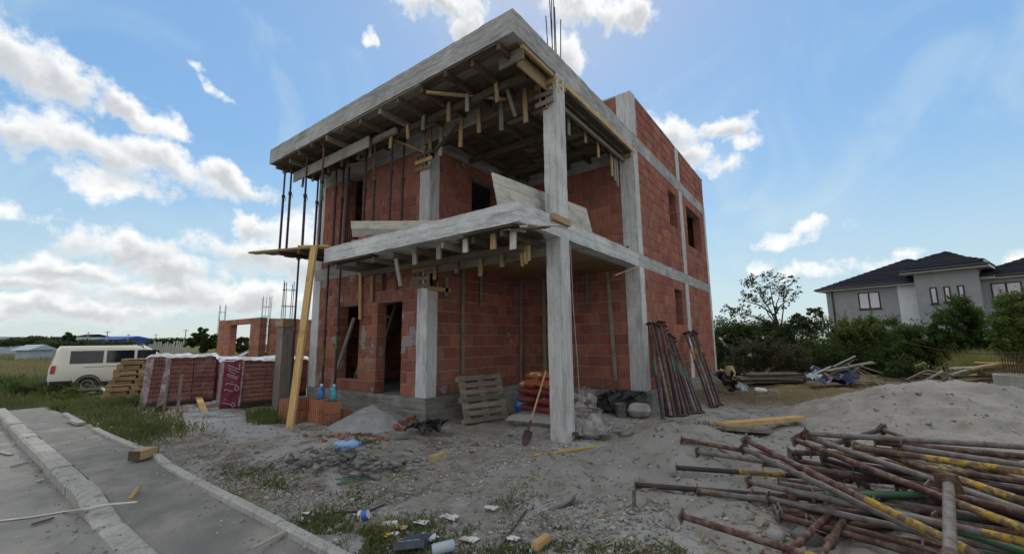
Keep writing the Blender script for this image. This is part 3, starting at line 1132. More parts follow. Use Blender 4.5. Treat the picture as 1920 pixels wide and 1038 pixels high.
for y, a, c_, mm in ((-1.15, -7.55, -3.4, 'wood_old'), (-1.02, -4.2, -.25, 'wood_form'), (.9, uB + .03, -.3, 'wood_form'), (2.1, uB + .03, -.3, 'wood_form')):
    timber(rf, (a, y, zs - .19), (c_, y, zs - .19), .07, .12, mm, 'bearer')
# wide pale board standing on edge below the front overhang
timber(rf, (-7.35, -1.27, zs - .27), (-4.15, -1.27, zs - .25), .03, .25, 'wood_grey', 'edge_board')
# sides of the edge beam between the columns
timber(rf, (uB + .02, -.525, zrb - .19), (-1.75, -.525, zrb - .19), .028, .30, 'wood_old', 'edge_board')
timber(rf, (-1.73, -.53, zrb - .20), (-.28, -.53, zrb - .20), .028, .30, 'wood_form', 'edge_board')
timber(rf, (uB + .02, -.38, zrb - .325), (-.28, -.38, zrb - .325), .30, .03, 'wood_form', 'edge_board')
timber(rf, (uB + .02, -.235, zrb - .19), (-.28, -.235, zrb - .19), .028, .30, 'wood_form', 'edge_board')
# boards along the right hand roof edge
timber(rf, (-.045, -1.46, zrb - .045), (-.045, -.55, zrb - .045), .05, .075, 'wood_mid', 'edge_board')
timber(rf, (-.17, -1.40, zrb - .17), (-.17, -.55, zrb - .17), .03, .24, 'wood_mid', 'edge_board')
timber(rf, (-.50, -1.43, zrb - .14), (-.03, -1.43, zrb - .14), .03, .22, 'wood_old', 'edge_board')
timber(rf, (-.02, -.16, zrb - .045), (-.02, 2.98, zrb - .045), .045, .075, 'wood_new', 'edge_board')
timber(rf, (-.10, -.16, zrb - .12), (-.10, 2.98, zrb - .12), .14, .03, 'wood_form', 'edge_board')
timber(rf, (-.27, -.14, zrb - .18), (-.27, 2.95, zrb - .18), .03, .24, 'wood_form', 'edge_board')
timber(rf, (-.20, -.10, zrb - .315), (-.20, 2.95, zrb - .315), .05, .07, 'wood_old', 'edge_board')
# hanging battens
for i in range(12):
    x = -7.2 + i * .58 + random.uniform(-.1, .1)
    y = -1.10 + random.uniform(-.04, .04)
    tl = random.uniform(-.05, .05)
    timber(rf, (x + tl, y, zs - .10), (x, y, zs - random.uniform(.36, .50)), .075, .028, random.choice(['wood_mid', 'wood_grey', 'wood_mid', 'wood_old']), 'batten', (0, 1, 0))
for x in (-3.05, -2.72, -2.15, -1.7, -1.15, -.62):
    timber(rf, (x, -.56, zs - .05), (x + random.uniform(-.03, .03), -.56, zs - random.uniform(.45, .78)), .085, .028, random.choice(['wood_mid', 'wood_grey', 'wood_new']), 'batten', (0, 1, 0))
for y, L in ((.45, .62), (1.15, .5), (1.75, .6), (2.45, .8), (2.62, .86), (2.75, .95)):
    timber(rf, (-.30, y, zs - .12), (-.30, y, zs - L), .028, .07, random.choice(['wood_mid', 'wood_grey', 'wood_new']), 'batten', (0, 1, 0))
for a, c_ in (((-3.9, -1.05, zs - .12), (-3.2, -.58, zs - .52)), ((-2.9, -.6, zs - .62), (-2.2, -.62, zs - .25)), ((-.75, -.95, zs - .10), (-.78, -.62, zs - .55)),
              ((-2.0, -1.62, zs - .12), (-1.0, -.6, zs - .12)), ((-5.3, -1.0, zs - .4), (-4.6, -.5, zs - .2))):
    timber(rf, a, c_, .06, .035, random.choice(['wood_old', 'wood_mid', 'wood_form']), 'brace')


def column_head(par, cx0, cx1, cy0, cy1, ztop, n=7, drop_=(.25, .75), side='xy'):
    """short boards nailed round a column head"""
    for k in range(n):
        zt = ztop - random.uniform(.0, .12)
        zb_ = ztop - random.uniform(*drop_)
        mm = random.choice(['wood_mid', 'wood_old', 'wood_form', 'wood_new'])
        if k % 2 == 0:
            x = cx0 + (cx1 - cx0) * random.random()
            timber(par, (x, cy0 - .022, zt), (x, cy0 - .022, zb_), .085, .03, mm, 'batten', (0, 1, 0))
        else:
            y = cy0 + (cy1 - cy0) * random.random()
            xx = cx1 + .022 if side == 'x+' else cx0 - .022
            timber(par, (xx, y, zt), (xx, y, zb_), .03, .085, mm, 'batten', (0, 1, 0))
    for k in range(3):
        z = ztop - .15 - k * .17
        timber(par, (cx0 - .12, cy0 - .05, z), (cx1 + .10, cy0 - .05, z + random.uniform(-.02, .02)), .028, .08, random.choice(['wood_mid', 'wood_old', 'wood_new']), 'batten')


column_head(rf, uB - .29, uB + .02, v1, v1 + .28, zrb - .28, 6, (.2, .5), 'x+')
column_head(rf, -wA, -.14, vA - .0, vA + .2, zrb - .02, 6, (.45, .8), 'x-')
mb = MB()
for k in range(46):
    p = V3(random.uniform(-.02, .012), vA + random.uniform(-.03, .30), zrb - .02 - abs(random.gauss(0, .16)))
    if random.random() < .35:
        p = V3(random.uniform(-.12, .0), vA - .012, zrb - .05 - abs(random.gauss(0, .15)))
    q = p + V3(random.uniform(-.02, .03), random.uniform(-.06, .06), random.uniform(-.14, .02))
    mb.tube(p, q, .012, .006, 5)
put('sealing_foam', mb, 'foam_yellow', rf)
mb = MB()
for k in range(12):
    p = V3(random.uniform(-.01, .02), v2 + random.uniform(-.05, .12), zrb + .02 - abs(random.gauss(0, .08)))
    mb.tube(p, p + V3(.01, random.uniform(-.05, .05), random.uniform(-.10, .0)), .011, .006, 5)
put('sealing_foam', mb, 'foam_yellow', rf)
timber(rf, (-.19, v2 - .04, zrb - .12), (-.19, v2 - .04, zrb - .24), .30, .03, 'wood_mid', 'edge_board', (0, 1, 0))

# ------------------------------------------------------------------ formwork under the terrace slab
sf = empty('terrace_formwork', (-2.5, -.8, 2.7), 'plywood sheets, laths and hanging battens under the terrace slab', 'formwork')
z2 = z1b - .026
for i in range(3):
    for j in range(2):
        x0_, y0_ = uB + .05 + i * .99, -.12 + j * 1.57
        put('plywood_sheet', MB().box((x0_, y0_, z2 - .008), (x0_ + .975, y0_ + 1.55, z2 + .010)), 'plywood', sf)
for r_ in range(6):
    y = -1.55 + r_ * .2
    x = uS + .1 + random.random() * .5
    while x < -.2:
        x1 = min(x + random.uniform(1.0, 2.6), -.1)
        if random.random() < .8:
            timber(sf, (x, y, z2), (x1 - .01, y, z2), .19, .02, random.choice(FM))
        x = x1
for i in range(8):
    x = -4.7 + i * .62
    timber(sf, (x, vS0 + .06 + random.random() * .1, z2 - .065), (x, -.55, z2 - .065), .06, .1, random.choice(FM), 'joist')
timber(sf, (-4.6, -1.0, z2 - .17), (-.4, -1.0, z2 - .17), .07, .11, 'wood_form', 'bearer')
timber(sf, (-3.25, -.45, z2 - .13), (-.3, -.45, z2 - .13), .03, .22, 'wood_old', 'edge_board')
for px, ya, yb, mm in ((778, 470, 496, 'wood_grey'), (823, 461, 486, 'wood_grey'), (873, 450, 473, 'wood_white'), (925, 441, 467, 'wood_mid'), (962, 438, 467, 'wood_white')):
    p, q = ony(px, ya, -1.45), ony(px, yb, -1.45)
    p.z = z2 - .01
    timber(sf, p, q, .10, .03, mm, 'batten', (0, 1, 0))
p, q = ony(741, 478, -1.5), ony(751, 536, -1.5)
timber(sf, p, q, .07, .028, 'wood_grey', 'batten', (0, 1, 0))
for x in (-2.9, -2.3, -1.7, -1.2):
    timber(sf, (x, -.5, z2 - .1), (x, -.5, z2 - random.uniform(.3, .45)), .08, .03, random.choice(['wood_old', 'wood_mid', 'wood_form']), 'batten', (0, 1, 0))
for k in range(3):
    q = ony(980 + k * 3 - 3, 505, -.9)
    timber(sf, (q.x + k * .03, -.9 + k * .02, z2 - .05), (q.x + .03 + k * .03, -.9, z2 - .48 + k * .05), .05, .02, 'wood_new', 'batten', (0, 1, 0), .05)
# loose laths poking out below the slab corner
for (a, c_, w_, mm) in (((945, 437), (1024, 421), .05, 'wood_old'), ((975, 430), (1050, 446), .06, 'wood_white'), ((952, 424), (985, 417), .05, 'wood_white'),
                        ((990, 447), (1032, 440), .05, 'wood_old')):
    pa, pb = ony(*a, -1.58), ony(*c_, -1.35)
    pa.z, pb.z = z2 - .03, z2 - .045
    timber(sf, pa, pb, w_, .018, mm, 'lath')
pa, pb = onx(1152, 516, -.2), onx(1194, 500, .02)
timber(sf, pa, pb, .05, .018, 'wood_white', 'lath')
pa, pb = ony(745, 503, -.6), ony(792, 497, -.6)
timber(sf, pa, pb, .04, .02, 'wood_grey', 'lath')
# small clamp block hooked over the slab edge at the column
timber(sf, onx(1036, 405, .04), onx(1068, 420, .04), .06, .10, 'wood_mid', 'block')
# wall battens hanging from the formwork
for px, ya, yb, y_, w_, mm in ((676, 503, 598, -.40, .085, 'wood_new'), (698, 505, 566, -.40, .08, 'wood_mid'), (718, 508, 545, -.40, .07, 'wood_form'), (744, 515, 543, -.40, .06, 'wood_form')):
    p, q = ony(px, ya, y_), ony(px - 1, yb, y_)
    timber(sf, p, q, w_, .03, mm, 'batten', (0, 1, 0))
for px, ya, yb, w_ in ((868, 492, 700, .09), (902, 492, 576, .06), (977, 520, 716, .10)):
    p, q = onx(px, ya, uB + .04), onx(px, yb, uB + .04)
    timber(sf, p, q, .03, w_, 'wood_old', 'batten', (0, 1, 0))
for px, px2, ya, yb, w_ in ((1019, 1022, 515, 712, .09), (1101, 1102, 498, 567, .09), (1138, 1155, 498, 713, .085)):
    p, q = ony(px, ya, v2 - .05), ony(px2, yb, v2 - .05)
    timber(sf, p, q, w_, .03, 'wood_old', 'batten', (0, 1, 0))
column_head(sf, uB - .29, uB + .02, v1, v1 + .28, z1b, 8, (.35, .62), 'x+')
p = onx(842, 558, uB + .05)
timber(sf, (uB + .05, v1 + .0, 2.58), (uB + .05, v1 + .62, 2.58), .03, .09, 'wood_new', 'batten')
timber(sf, (uB + .05, v1 + .5, 2.85), (uB + .05, v1 + .5, 2.45), .03, .09, 'wood_old', 'batten', (0, 1, 0))

# ------------------------------------------------------------------ steel props


def plate(mb, c_, ax, s, th=.008, hole=.022, spin=None):
    ax = Vector(ax).normalized()
    a = Vector((0, 0, 1)) if abs(ax.z) < .9 else Vector((1, 0, 0))
    if spin is not None:
        a = Matrix.Rotation(spin, 3, ax) @ a
    u = ax.cross(a).normalized()
    w = u.cross(ax)
    outer = [(1, 0), (1, 1), (0, 1), (-1, 1), (-1, 0), (-1, -1), (0, -1), (1, -1)]
    vs = []
    for t_ in (-th / 2, th / 2):
        for i, (p, q) in enumerate(outer):
            vs.append(Vector(c_) + ax * t_ + (u * p + w * q) * s)
        for i in range(8):
            an = i * math.pi / 4
            vs.append(Vector(c_) + ax * t_ + (u * math.cos(an) + w * math.sin(an)) * hole)
    fs = []
    for i in range(8):
        j = (i + 1) % 8
        fs += [(i, 8 + i, 8 + j, j), (16 + i, 16 + j, 24 + j, 24 + i), (i, j, 16 + j, 16 + i), (8 + i, 24 + i, 24 + j, 8 + j)]
    mb.mesh(vs, fs)


def steel_prop(p0, p1, label, group, outer='rust', inner='steel_grey', r=.029, split=.58, bands=(), ps=.062, collar='rust', name='steel_prop', fork=False):
    """telescopic shoring prop from foot p0 to head p1; bands = (from, to, material) along the length"""
    p0, p1 = Vector(p0), Vector(p1)
    d = (p1 - p0)
    root = empty(name, p0, label, 'prop', group)
    a = d.normalized()
    put('outer_tube', MB().tube(p0 + a * .006, p0 + d * split, r, n=12), outer, root, True)
    put('inner_tube', MB().tube(p0 + d * (split - .03), p1 - a * .006, r * .79, n=12), inner, root, True)
    m_ = MB()
    plate(m_, p0, a, ps, spin=random.random())
    put('foot_plate', m_, 'steel_grey' if outer != 'steel_grey' else 'rust', root)
    m_ = MB()
    if fork:
        s_ = a.cross(Vector((0, 0, 1)) if abs(a.z) < .9 else Vector((0, 1, 0))).normalized()
        m_.path([p1 - a * .10, p1 + s_ * .09, p1 + s_ * .13], .009, 6)
        m_.path([p1 - a * .10, p1 - s_ * .09, p1 - s_ * .13], .009, 6)
    plate(m_, p1, a, ps, spin=random.random())
    put('head_plate', m_, inner, root)
    cp = p0 + d * split
    m_ = MB().lathe(cp - a * .05, [(r, 0), (r * 1.35, .008), (r * 1.35, .05), (r * 1.5, .055), (r * 1.5, .085), (r * .8, .10)], 12, a)
    s_ = a.cross(Vector((.3, .2, 1))).normalized()
    m_.path([cp + s_ * r * 1.4, cp + s_ * .10, cp + s_ * .10 - a * .07, cp + s_ * .03 - a * .09], .006, 5)
    put('collar', m_, collar, root, True)
    for f0, f1, mm in bands:
        put('painted_band', MB().tube(p0 + d * f0, p0 + d * f1, r * 1.035 if f1 <= split + .03 else r * .83, n=12), mm, root, True)
    return root


def zplat(x):
    return 3.45 + .095 * (-5.0 - x)


PR = [(-7.52, -1.42, None), (-7.1, -1.45, None), (-6.12, -1.56, None), (-5.3, -1.62, None), (-6.95, -.84, None), (-6.6, -.92, None), (-6.05, -.86, None),
      (-5.1, -1.15, None), (-4.72, -.95, 3.435), (-4.15, -1.1, 3.435), (-3.88, -.9, 3.435), (-3.86, -.6, 3.435), (-6.2, -.6, None), (-5.75, -.7, None)]
order = ['first', 'second', 'third', 'fourth', 'fifth', 'sixth', 'seventh', 'eighth', 'ninth', 'tenth', 'eleventh', 'twelfth', 'thirteenth', 'fourteenth']
rank = sorted(range(len(PR)), key=lambda i: proj((PR[i][0], PR[i][1], 4.8))[0])
for i, (x, y, zb_) in enumerate(PR):
    zb_ = zplat(x) + .03 if zb_ is None else zb_ + .006
    lab = 'dark steel prop under the roof overhang, %s from the left' % order[rank.index(i)]
    grn = i in (3, 9)
    steel_prop((x, y, zb_), (x + random.uniform(-.03, .03), y, zs - .125 if i < 4 else zs - .06), lab, 'props standing under the roof overhang',
               outer='steel_purple' if i < 4 else 'steel_dark', inner='steel_red' if i % 3 == 0 else 'steel_dark', r=.028,
               split=random.uniform(.55, .72), bands=((.45, .62, 'paint_green'),) if grn else (), ps=.055, fork=(i == 0), collar='steel_dark')
# props from the ground to the plank platform
for (x, y, lab, b_) in ((-6.72, -1.32, 'dark steel prop holding the plank platform, beside the leaning yellow plank', ()),
                        (-6.33, -.78, 'dark steel prop standing by the empty ground floor window opening, left one of the pair', ((.3, .42, 'paint_green'),)),
                        (-5.77, -.80, 'dark steel prop standing by the empty ground floor window opening, right one of the pair', ((.42, .55, 'paint_green'),))):
    steel_prop((x, y, h(x, y) + .005), (x, y, zplat(x) - .115), lab, 'props under the plank platform', 'steel_dark', 'steel_dark', .028, .52, b_, .055, fork=True)

# plank platform
for k, (y, xl, xr) in enumerate(((-1.72, -8.3, -5.03), (-1.50, -7.9, -5.06), (-1.27, -7.6, -5.04), (-1.04, -7.85, -5.05), (-.82, -7.5, -5.03), (-.60, -7.7, -5.05))):
    single('scaffold_plank', MB().bar((xl, y, zplat(xl)), (xr, y, zplat(xr)), .2, .045, jag=.02), 'wood_form' if k % 2 else 'wood_mid',
           'brown plank of the platform beside the terrace slab, %s from the street' % order[k], 'plank', 'planks of the side platform')
for k, x in enumerate((-6.72, -5.8)):
    single('platform_beam', MB().bar((x, -1.8, zplat(x) - .067), (x, -.42, zplat(x) - .067), .08, .085), 'wood_form',
           'short dark beam carrying the plank platform, %s' % ('outer one' if k == 0 else 'inner one'), 'beam', 'beams under the platform')
single('plank', MB().bar((-5.95, -1.66, zplat(-5.9) + .07), (-5.0, -1.50, zplat(-5.0) + .05), .2, .04), 'wood_new', 'short yellow board lying on the platform against the terrace slab end', 'plank')

# long yellow plank leaning on the platform
pb, pt = ony(543, 811, -2.25), ony(589, 462, -1.86)
pb.z = h(pb.x, pb.y) - .02
single('leaning_plank', MB().bar(pb, pt, .14, .055, up=(.4, -1, 0)), 'wood_new', 'long yellow timber leaning from the ground to the plank platform', 'plank')

# ------------------------------------------------------------------ things on the terrace
pa = [onx(928, 312, -.42), onx(1105, 397, -.42)]
mb = MB()
p0, p1 = Vector((-.46, -1.60, 3.70)), Vector((-.38, 1.32, 3.86))
mb.bar(p0, p1, .05, .56, up=(-.22, 0, 1))
pn = empty('formwork_panel', (-.42, -.1, z1t), 'large whitish board panel standing on edge behind the front column', 'panel')
for k in range(3):
    zz = (k - 1) * .19
    off = Vector((-.22, 0, 1)).normalized() * zz
    put('board', MB().bar(p0 + off, p1 + off + Vector((0, random.uniform(-.02, .02), 0)), .035, .186, up=(-.22, 0, 1)), 'wood_white', pn)
q = Vector((-.06, 0, 0))
for f_ in (.12, .5, .88):
    c_ = p0.lerp(p1, f_) + Vector((-.045, 0, 0))
    put('cleat', MB().bar(c_ + Vector((.05, 0, -.25)), c_ + Vector((-.07, 0, .25)), .05, .08, up=(0, 1, 0)), 'wood_old', pn)
pn = empty('formwork_panel', (-3.9, -1.2, z1t), 'long whitish board panel lying along the terrace edge beside loose blocks', 'panel')
p0, p1 = Vector((-4.62, -1.28, 3.87)), Vector((-2.35, -.62, 3.62))
for k in range(2):
    off = Vector((.1, -.25, 1)).normalized() * (k - .5) * .17
    put('board', MB().bar(p0 + off, p1 + off, .035, .166, up=(.1, -.25, 1)), 'wood_white', pn)
for f_ in (.15, .85):
    c_ = p0.lerp(p1, f_) + Vector((0, .045, 0))
    put('cleat', MB().bar(c_ + Vector((0, 0, -.17)), c_ + Vector((0, 0, .15)), .07, .04, up=(0, 1, 0)), 'wood_old', pn)
rz = Matrix.Identity(4)


def loose_block(p, rotz, label, group=None, m='brick_new', ln=.3, ht=.235, th=.25, up=None):
    """hollow clay block with its perforations"""
    root = empty('clay_block', p, label, 'block', group)
    M = Matrix.Rotation(rotz, 3, 'Z')
    if up:
        M = M @ Matrix.Rotation(up, 3, 'Y')
    m_ = MB()
    a, c_ = ln / 2, th / 2
    # outer shell with ribbed long faces
    pts = []
    n = 9
    for s_, e in ((-1, 1), (1, -1)):
        for i in range(n):
            f0 = -a + ln * (i / n)
            f1 = -a + ln * ((i + 1) / n)
            g0, g1 = (f0, f1) if s_ < 0 else (-f0, -f1)
            dep = c_ if i % 2 == 0 else c_ - .012
            pts += [(g0, s_ * dep), (g1, s_ * dep)]
    zoff = 0 if not up else a
    z0_ = 0 if not up else -ht / 2
    vs = [M @ Vector((x, y, z0_)) + Vector(p) + Vector((0, 0, zoff)) for x, y in pts] + [M @ Vector((x, y, z0_ + ht)) + Vector(p) + Vector((0, 0, zoff)) for x, y in pts]
    k = len(pts)
    m_.mesh(vs, [tuple(range(k - 1, -1, -1)), tuple(range(k, 2 * k))] + [(i, (i + 1) % k, k + (i + 1) % k, k + i) for i in range(k)])
    put('body', m_, m, root)
    m_ = MB()
    for i in range(5):
        for j in range(4):
            x, y = -a + ln * (i + .5) / 5, -c_ + .02 + (th - .04) * (j + .5) / 4
            q_ = [(x - .02, y - .016), (x + .02, y - .016), (x + .02, y + .016), (x - .02, y + .016)]
            m_.face([M @ Vector((u_, w_, z0_ + ht + .0015)) + Vector(p) + Vector((0, 0, zoff)) for u_, w_ in q_])
    put('perforations', m_, 'plastic_black', root)
    return root


for k, (x, y, r_) in enumerate(((-4.62, -1.05, .2), (-4.25, -1.12, .1), (-4.9, -.9, .5))):
    loose_block((x, y, z1t + .005), r_, 'loose red clay block on the terrace slab, %s from its open end' % order[[1, 2, 0][k]], 'loose blocks on the terrace')
for k in range(6):
    y = 2.1 + k * .10
    single('offcut', MB().bar((-.62 - .03 * k, y, z1t + .03 + .01 * (k % 3)), (-.12, y + .12, z1t + .05 + .03 * (k % 3)), .09, .03, jag=.03),
           'wood_grey', 'grey board offcut heaped on the terrace by the corner column', 'offcut', 'offcuts on the terrace')
single('offcut', MB().bar((-.25, v2 + .25, z1t + .02), (.05, v2 + .45, z1t + .03), .07, .03), 'wood_old', 'small board stub sticking out over the ring beam at the corner', 'offcut')

# ------------------------------------------------------------------ by the ground floor openings
# ladder inside the window opening
ld = empty('ladder', (-6.0, .1, zg), 'rough timber ladder leaning inside the ground floor window opening', 'ladder')
for s_ in (0, 1):
    x = -6.35 + s_ * .75
    put('rail', MB().bar((x, .05, zg + .1), (x + .05, .75, zg + 2.4), .06, .05, up=(0, 1, 0)), 'wood_old', ld)
for k in range(6):
    f_ = .12 + k * .15
    z = zg + .1 + 2.3 * f_
    put('rung', MB().bar((-6.33 + .05 * f_, .02 + .7 * f_, z), (-5.62 + .05 * f_, .02 + .7 * f_, z), .03, .07), 'wood_old', ld)
a, c_ = ony(620, 728, -.75), ony(664, 595, -.45)
single('batten', MB().bar(a, c_, .07, .045, up=(0, 1, 0), jag=.01), 'wood_grey', 'grey batten leaning diagonally into the ground floor window opening', 'batten')
# block stacks beside the plinth
def stack(px, py, n, label, rot, ln=.28, th=.25):
    p = gz(px, py, -.1)
    p.z = h(p.x, p.y) - .01
    for k in range(n):
        loose_block((p.x + random.uniform(-.01, .01), p.y, p.z + k * .243), rot + random.uniform(-.04, .04), '%s, %s from the ground' % (label, order[k]), 'clay blocks stacked by the plinth', ln=ln, th=th)
    return p


sa = stack(596, 793, 2, 'upright clay block in the stack below the blue jug', .08)
sb = stack(620, 793, 2, 'upright clay block in the stack below the teal jug', .05)
stack(641, 786, 1, 'single clay block beside the stack with the teal jug', .2)
sc_ = stack(541, 795, 2, 'clay block in the pile at the foot of the yellow plank', .3)
stack(560, 790, 2, 'clay block behind the foot of the yellow plank', .1)


def jug(p, m, label, hgt=.30, r=.075):
    root = empty('water_jug', p, label, 'jug')
    put('body', MB().lathe(p, [(r * .9, 0), (r, .02), (r, hgt * .55), (r * .92, hgt * .6), (r, hgt * .64), (r * .8, hgt * .8), (r * .3, hgt * .93)], 16), m, root, True)
    put('cap', MB().lathe(Vector(p) + Vector((0, 0, hgt * .92)), [(r * .36, 0), (r * .36, .035), (r * .3, .04)], 12), 'plastic_white', root, True)
    put('handle', MB().path([Vector(p) + Vector((r * .6, -.02, hgt * .85)), Vector(p) + Vector((r * 1.1, -.02, hgt * .9)), Vector(p) + Vector((r * 1.05, -.02, hgt * .65))], .01, 6), m, root)


jug((sa.x + .06, sa.y, sa.z + .487), 'plastic_blue', 'blue plastic water jug standing on the clay blocks', .26, .07)
jug((sb.x - .03, sb.y + .05, sb.z + .487), 'plastic_teal', 'teal plastic water jug standing on the clay blocks', .30, .075)

# heap of dry mortar with brick shards
hp = gz(705, 800, -.1)


def cone(name, c_, R_, H_, m, label, cat, ex=1.0, seed=1.0):
    m_ = MB()
    n, k = 40, 14
    vs = [(c_[0], c_[1], h(c_[0], c_[1]) + H_)]
    for i in range(1, k + 1):
        f_ = i / k
        for j in range(n):
            an = 2 * math.pi * j / n
            rr = R_ * f_ * (1 + .18 * mnoise.noise(Vector((math.cos(an) * 1.3, math.sin(an) * 1.3, seed))))
            x, y = c_[0] + rr * math.cos(an) * ex, c_[1] + rr * math.sin(an)
            z = h(x, y) + H_ * (1 - f_) ** .9 * (1 if f_ < 1 else 0) - (.05 if i == k else 0) + .05 * fbm(x, y, 3, 4, seed) * (1 - f_) + .012 * fbm(x, y, 14, 3, seed)
            vs.append((x, y, z))
    fs = [(0, 1 + j, 1 + (j + 1) % n) for j in range(n)]
    for i in range(k - 1):
        for j in range(n):
            a_, b2 = 1 + i * n, 1 + (i + 1) * n
            fs.append((a_ + j, b2 + j, b2 + (j + 1) % n, a_ + (j + 1) % n))
    m_.mesh(vs, fs)
    return single(name, m_, m, label, cat, sm=True)


cone('mortar_heap', (-3.95, -1.12), .78, .36, 'dust_mortar', 'pale grey heap of dry mortar with brick shards before the door', 'heap', 1.1, 4.0)

# ------------------------------------------------------------------ in the porch


def pallet_parts(root, M, o, wood='wood_old', L=1.2, W=.8, nd=7, ht=.144):
    """EUR style pallet in local frame M (3x3) at o: x length, y width, z height"""
    def B(lo, hi, nm, mm=wood):
        m_ = MB()
        lo, hi = Vector(lo), Vector(hi)
        c_ = (lo + hi) / 2
        s = hi - lo
        if s.x >= s.y:
            m_.bar(o + M @ Vector((lo.x, c_.y, c_.z)), o + M @ Vector((hi.x, c_.y, c_.z)), s.y, s.z, up=M @ Vector((0, 0, 1)))
        else:
            m_.bar(o + M @ Vector((c_.x, lo.y, c_.z)), o + M @ Vector((c_.x, hi.y, c_.z)), s.x, s.z, up=M @ Vector((0, 0, 1)))
        put(nm, m_, mm, root)
    for y in (0, W / 2 - .05, W - .1):
        B((0, y, 0), (L, y + .1, .022), 'bottom_board')
        for x in (0, L / 2 - .07, L - .14):
            B((x, y, .0225), (x + .14, y + .1, .1), 'spacer_block')
    for x in (0, L / 2 - .07, L - .14):
        B((x, 0, .1005), (x + .14, W, .122), 'cross_board')
    for i in range(nd):
        y = (W - .1) * i / (nd - 1)
        B((0, y, .1225), (L, y + .085, ht), 'deck_board')


pl = gz(868, 792, -.05)
root = empty('pallet', (-2.75, .2, 0), 'grey weathered pallet leaning against the porch wall', 'pallet')
# stands on its long edge, leaning on the wall that runs back from the column
ang = math.radians(72)
ux = Vector((.25, .97, 0)).normalized()
uy = Vector((-.97 * math.cos(ang), .25 * math.cos(ang), math.sin(ang)))
uz = ux.cross(uy)
pallet_parts(root, Matrix((ux, uy, uz)).transposed(), Vector((-2.55, -.05, h(-2.4, 0) + .0)), 'wood_old', 1.05, .92, 7)


def bag(root_name, p, size, rot, m, label, group, seed):
    m_ = MB()
    nx_, ny_ = 14, 9
    L, W, H = size
    vs = []
    R3 = Matrix.Rotation(rot, 3, 'Z')
    for side in (1, -1):
        for i in range(nx_ + 1):
            for j in range(ny_ + 1):
                u_, w_ = i / nx_ * 2 - 1, j / ny_ * 2 - 1
                e = max(0, 1 - abs(u_) ** 4) ** .5 * max(0, 1 - abs(w_) ** 4) ** .5
                x, y = u_ * L / 2, w_ * W / 2
                z = H / 2 + side * (H / 2) * e + .02 * mnoise.noise(Vector((x * 7, y * 7, seed + side))) * e
                vs.append(Vector(p) + R3 @ Vector((x + .02 * mnoise.noise(Vector((y * 5, seed, 0))), y, z)))
    k = (nx_ + 1) * (ny_ + 1)
    fs = []
    for s_ in (0, 1):
        for i in range(nx_):
            for j in range(ny_):
                q = [s_ * k + i * (ny_ + 1) + j, s_ * k + (i + 1) * (ny_ + 1) + j, s_ * k + (i + 1) * (ny_ + 1) + j + 1, s_ * k + i * (ny_ + 1) + j + 1]
                fs.append(tuple(q if s_ == 0 else q[::-1]))
    m_.mesh(vs, fs)
    return single(root_name, m_, m, label, 'bag', group, True)


bx0, by0 = -1.15, .75
bz = h(bx0, by0)
bag('plastic_bag', (bx0 - .05, by0 - .25, bz - .03), (1.0, .62, .22), .15, 'bag_white', 'white filled sack lying under the red cement bags', None, 1)
lv = [(2, 'bag_red', .17), (2, 'bag_red', .33), (2, 'bag_red', .49), (2, 'bag_orange', .63), (1, 'bag_orange', .76)]
q = 0
for k, (n, mm, dz) in enumerate(lv):
    for i in range(n):
        x = bx0 + (i - .5 * (n - 1)) * .46 + random.uniform(-.05, .05) - (.12 if n == 1 else 0)
        cn = 'orange' if mm == 'bag_orange' else 'red'
        bag('cement_bag', (x, by0 + random.uniform(-.07, .07), bz + dz), (.62, .40, .15), random.uniform(-.2, .2) + (1.57 if k % 2 else 0), mm,
            '%s paper cement bag, %s' % (cn, 'single one on top of the stack' if n == 1 else '%s layer of the stack, %s end' % (order[k], 'wall' if i == 0 else 'column')), 'stacked cement bags', q + 3)
        q += 1
bag('plastic_bag', (-2.0, 1.5, h(-2, 1.5)), (.7, .55, .45), .6, 'plastic_blue', 'crumpled blue plastic sack behind the cement bags', None, 21)


def sheet(name, pts, m, label, cat, amp=.08, n=14, seed=0.0, th=.004):
    """crumpled sheet hung over four corner points"""
    m_ = MB()
    a, b2, c_, d_ = [Vector(p) for p in pts]
    vs = []
    for s_ in (0, 1):
        for i in range(n + 1):
            for j in range(n + 1):
                u_, w_ = i / n, j / n
                p = a.lerp(b2, u_).lerp(d_.lerp(c_, u_), w_)
                q_ = Vector((u_ * 4, w_ * 4, seed))
                p = p + Vector((mnoise.noise(q_), mnoise.noise(q_ + Vector((5, 1, 2))), mnoise.noise(q_ + Vector((1, 8, 4))))) * amp
                p += Vector((mnoise.noise(q_ * 3), mnoise.noise(q_ * 3 + Vector((5, 1, 2))), mnoise.noise(q_ * 3 + Vector((1, 8, 4))))) * amp * .4
                vs.append(p + Vector((0, 0, th * s_)))
    k = (n + 1) ** 2
    fs = []
    for s_ in (0, 1):
        for i in range(n):
            for j in range(n):
                q_ = (s_ * k + i * (n + 1) + j, s_ * k + (i + 1) * (n + 1) + j, s_ * k + (i + 1) * (n + 1) + j + 1, s_ * k + i * (n + 1) + j + 1)
                fs.append(q_ if s_ else q_[::-1])
    m_.mesh(vs, fs)
    return single(name, m_, m, label, cat, sm=True)


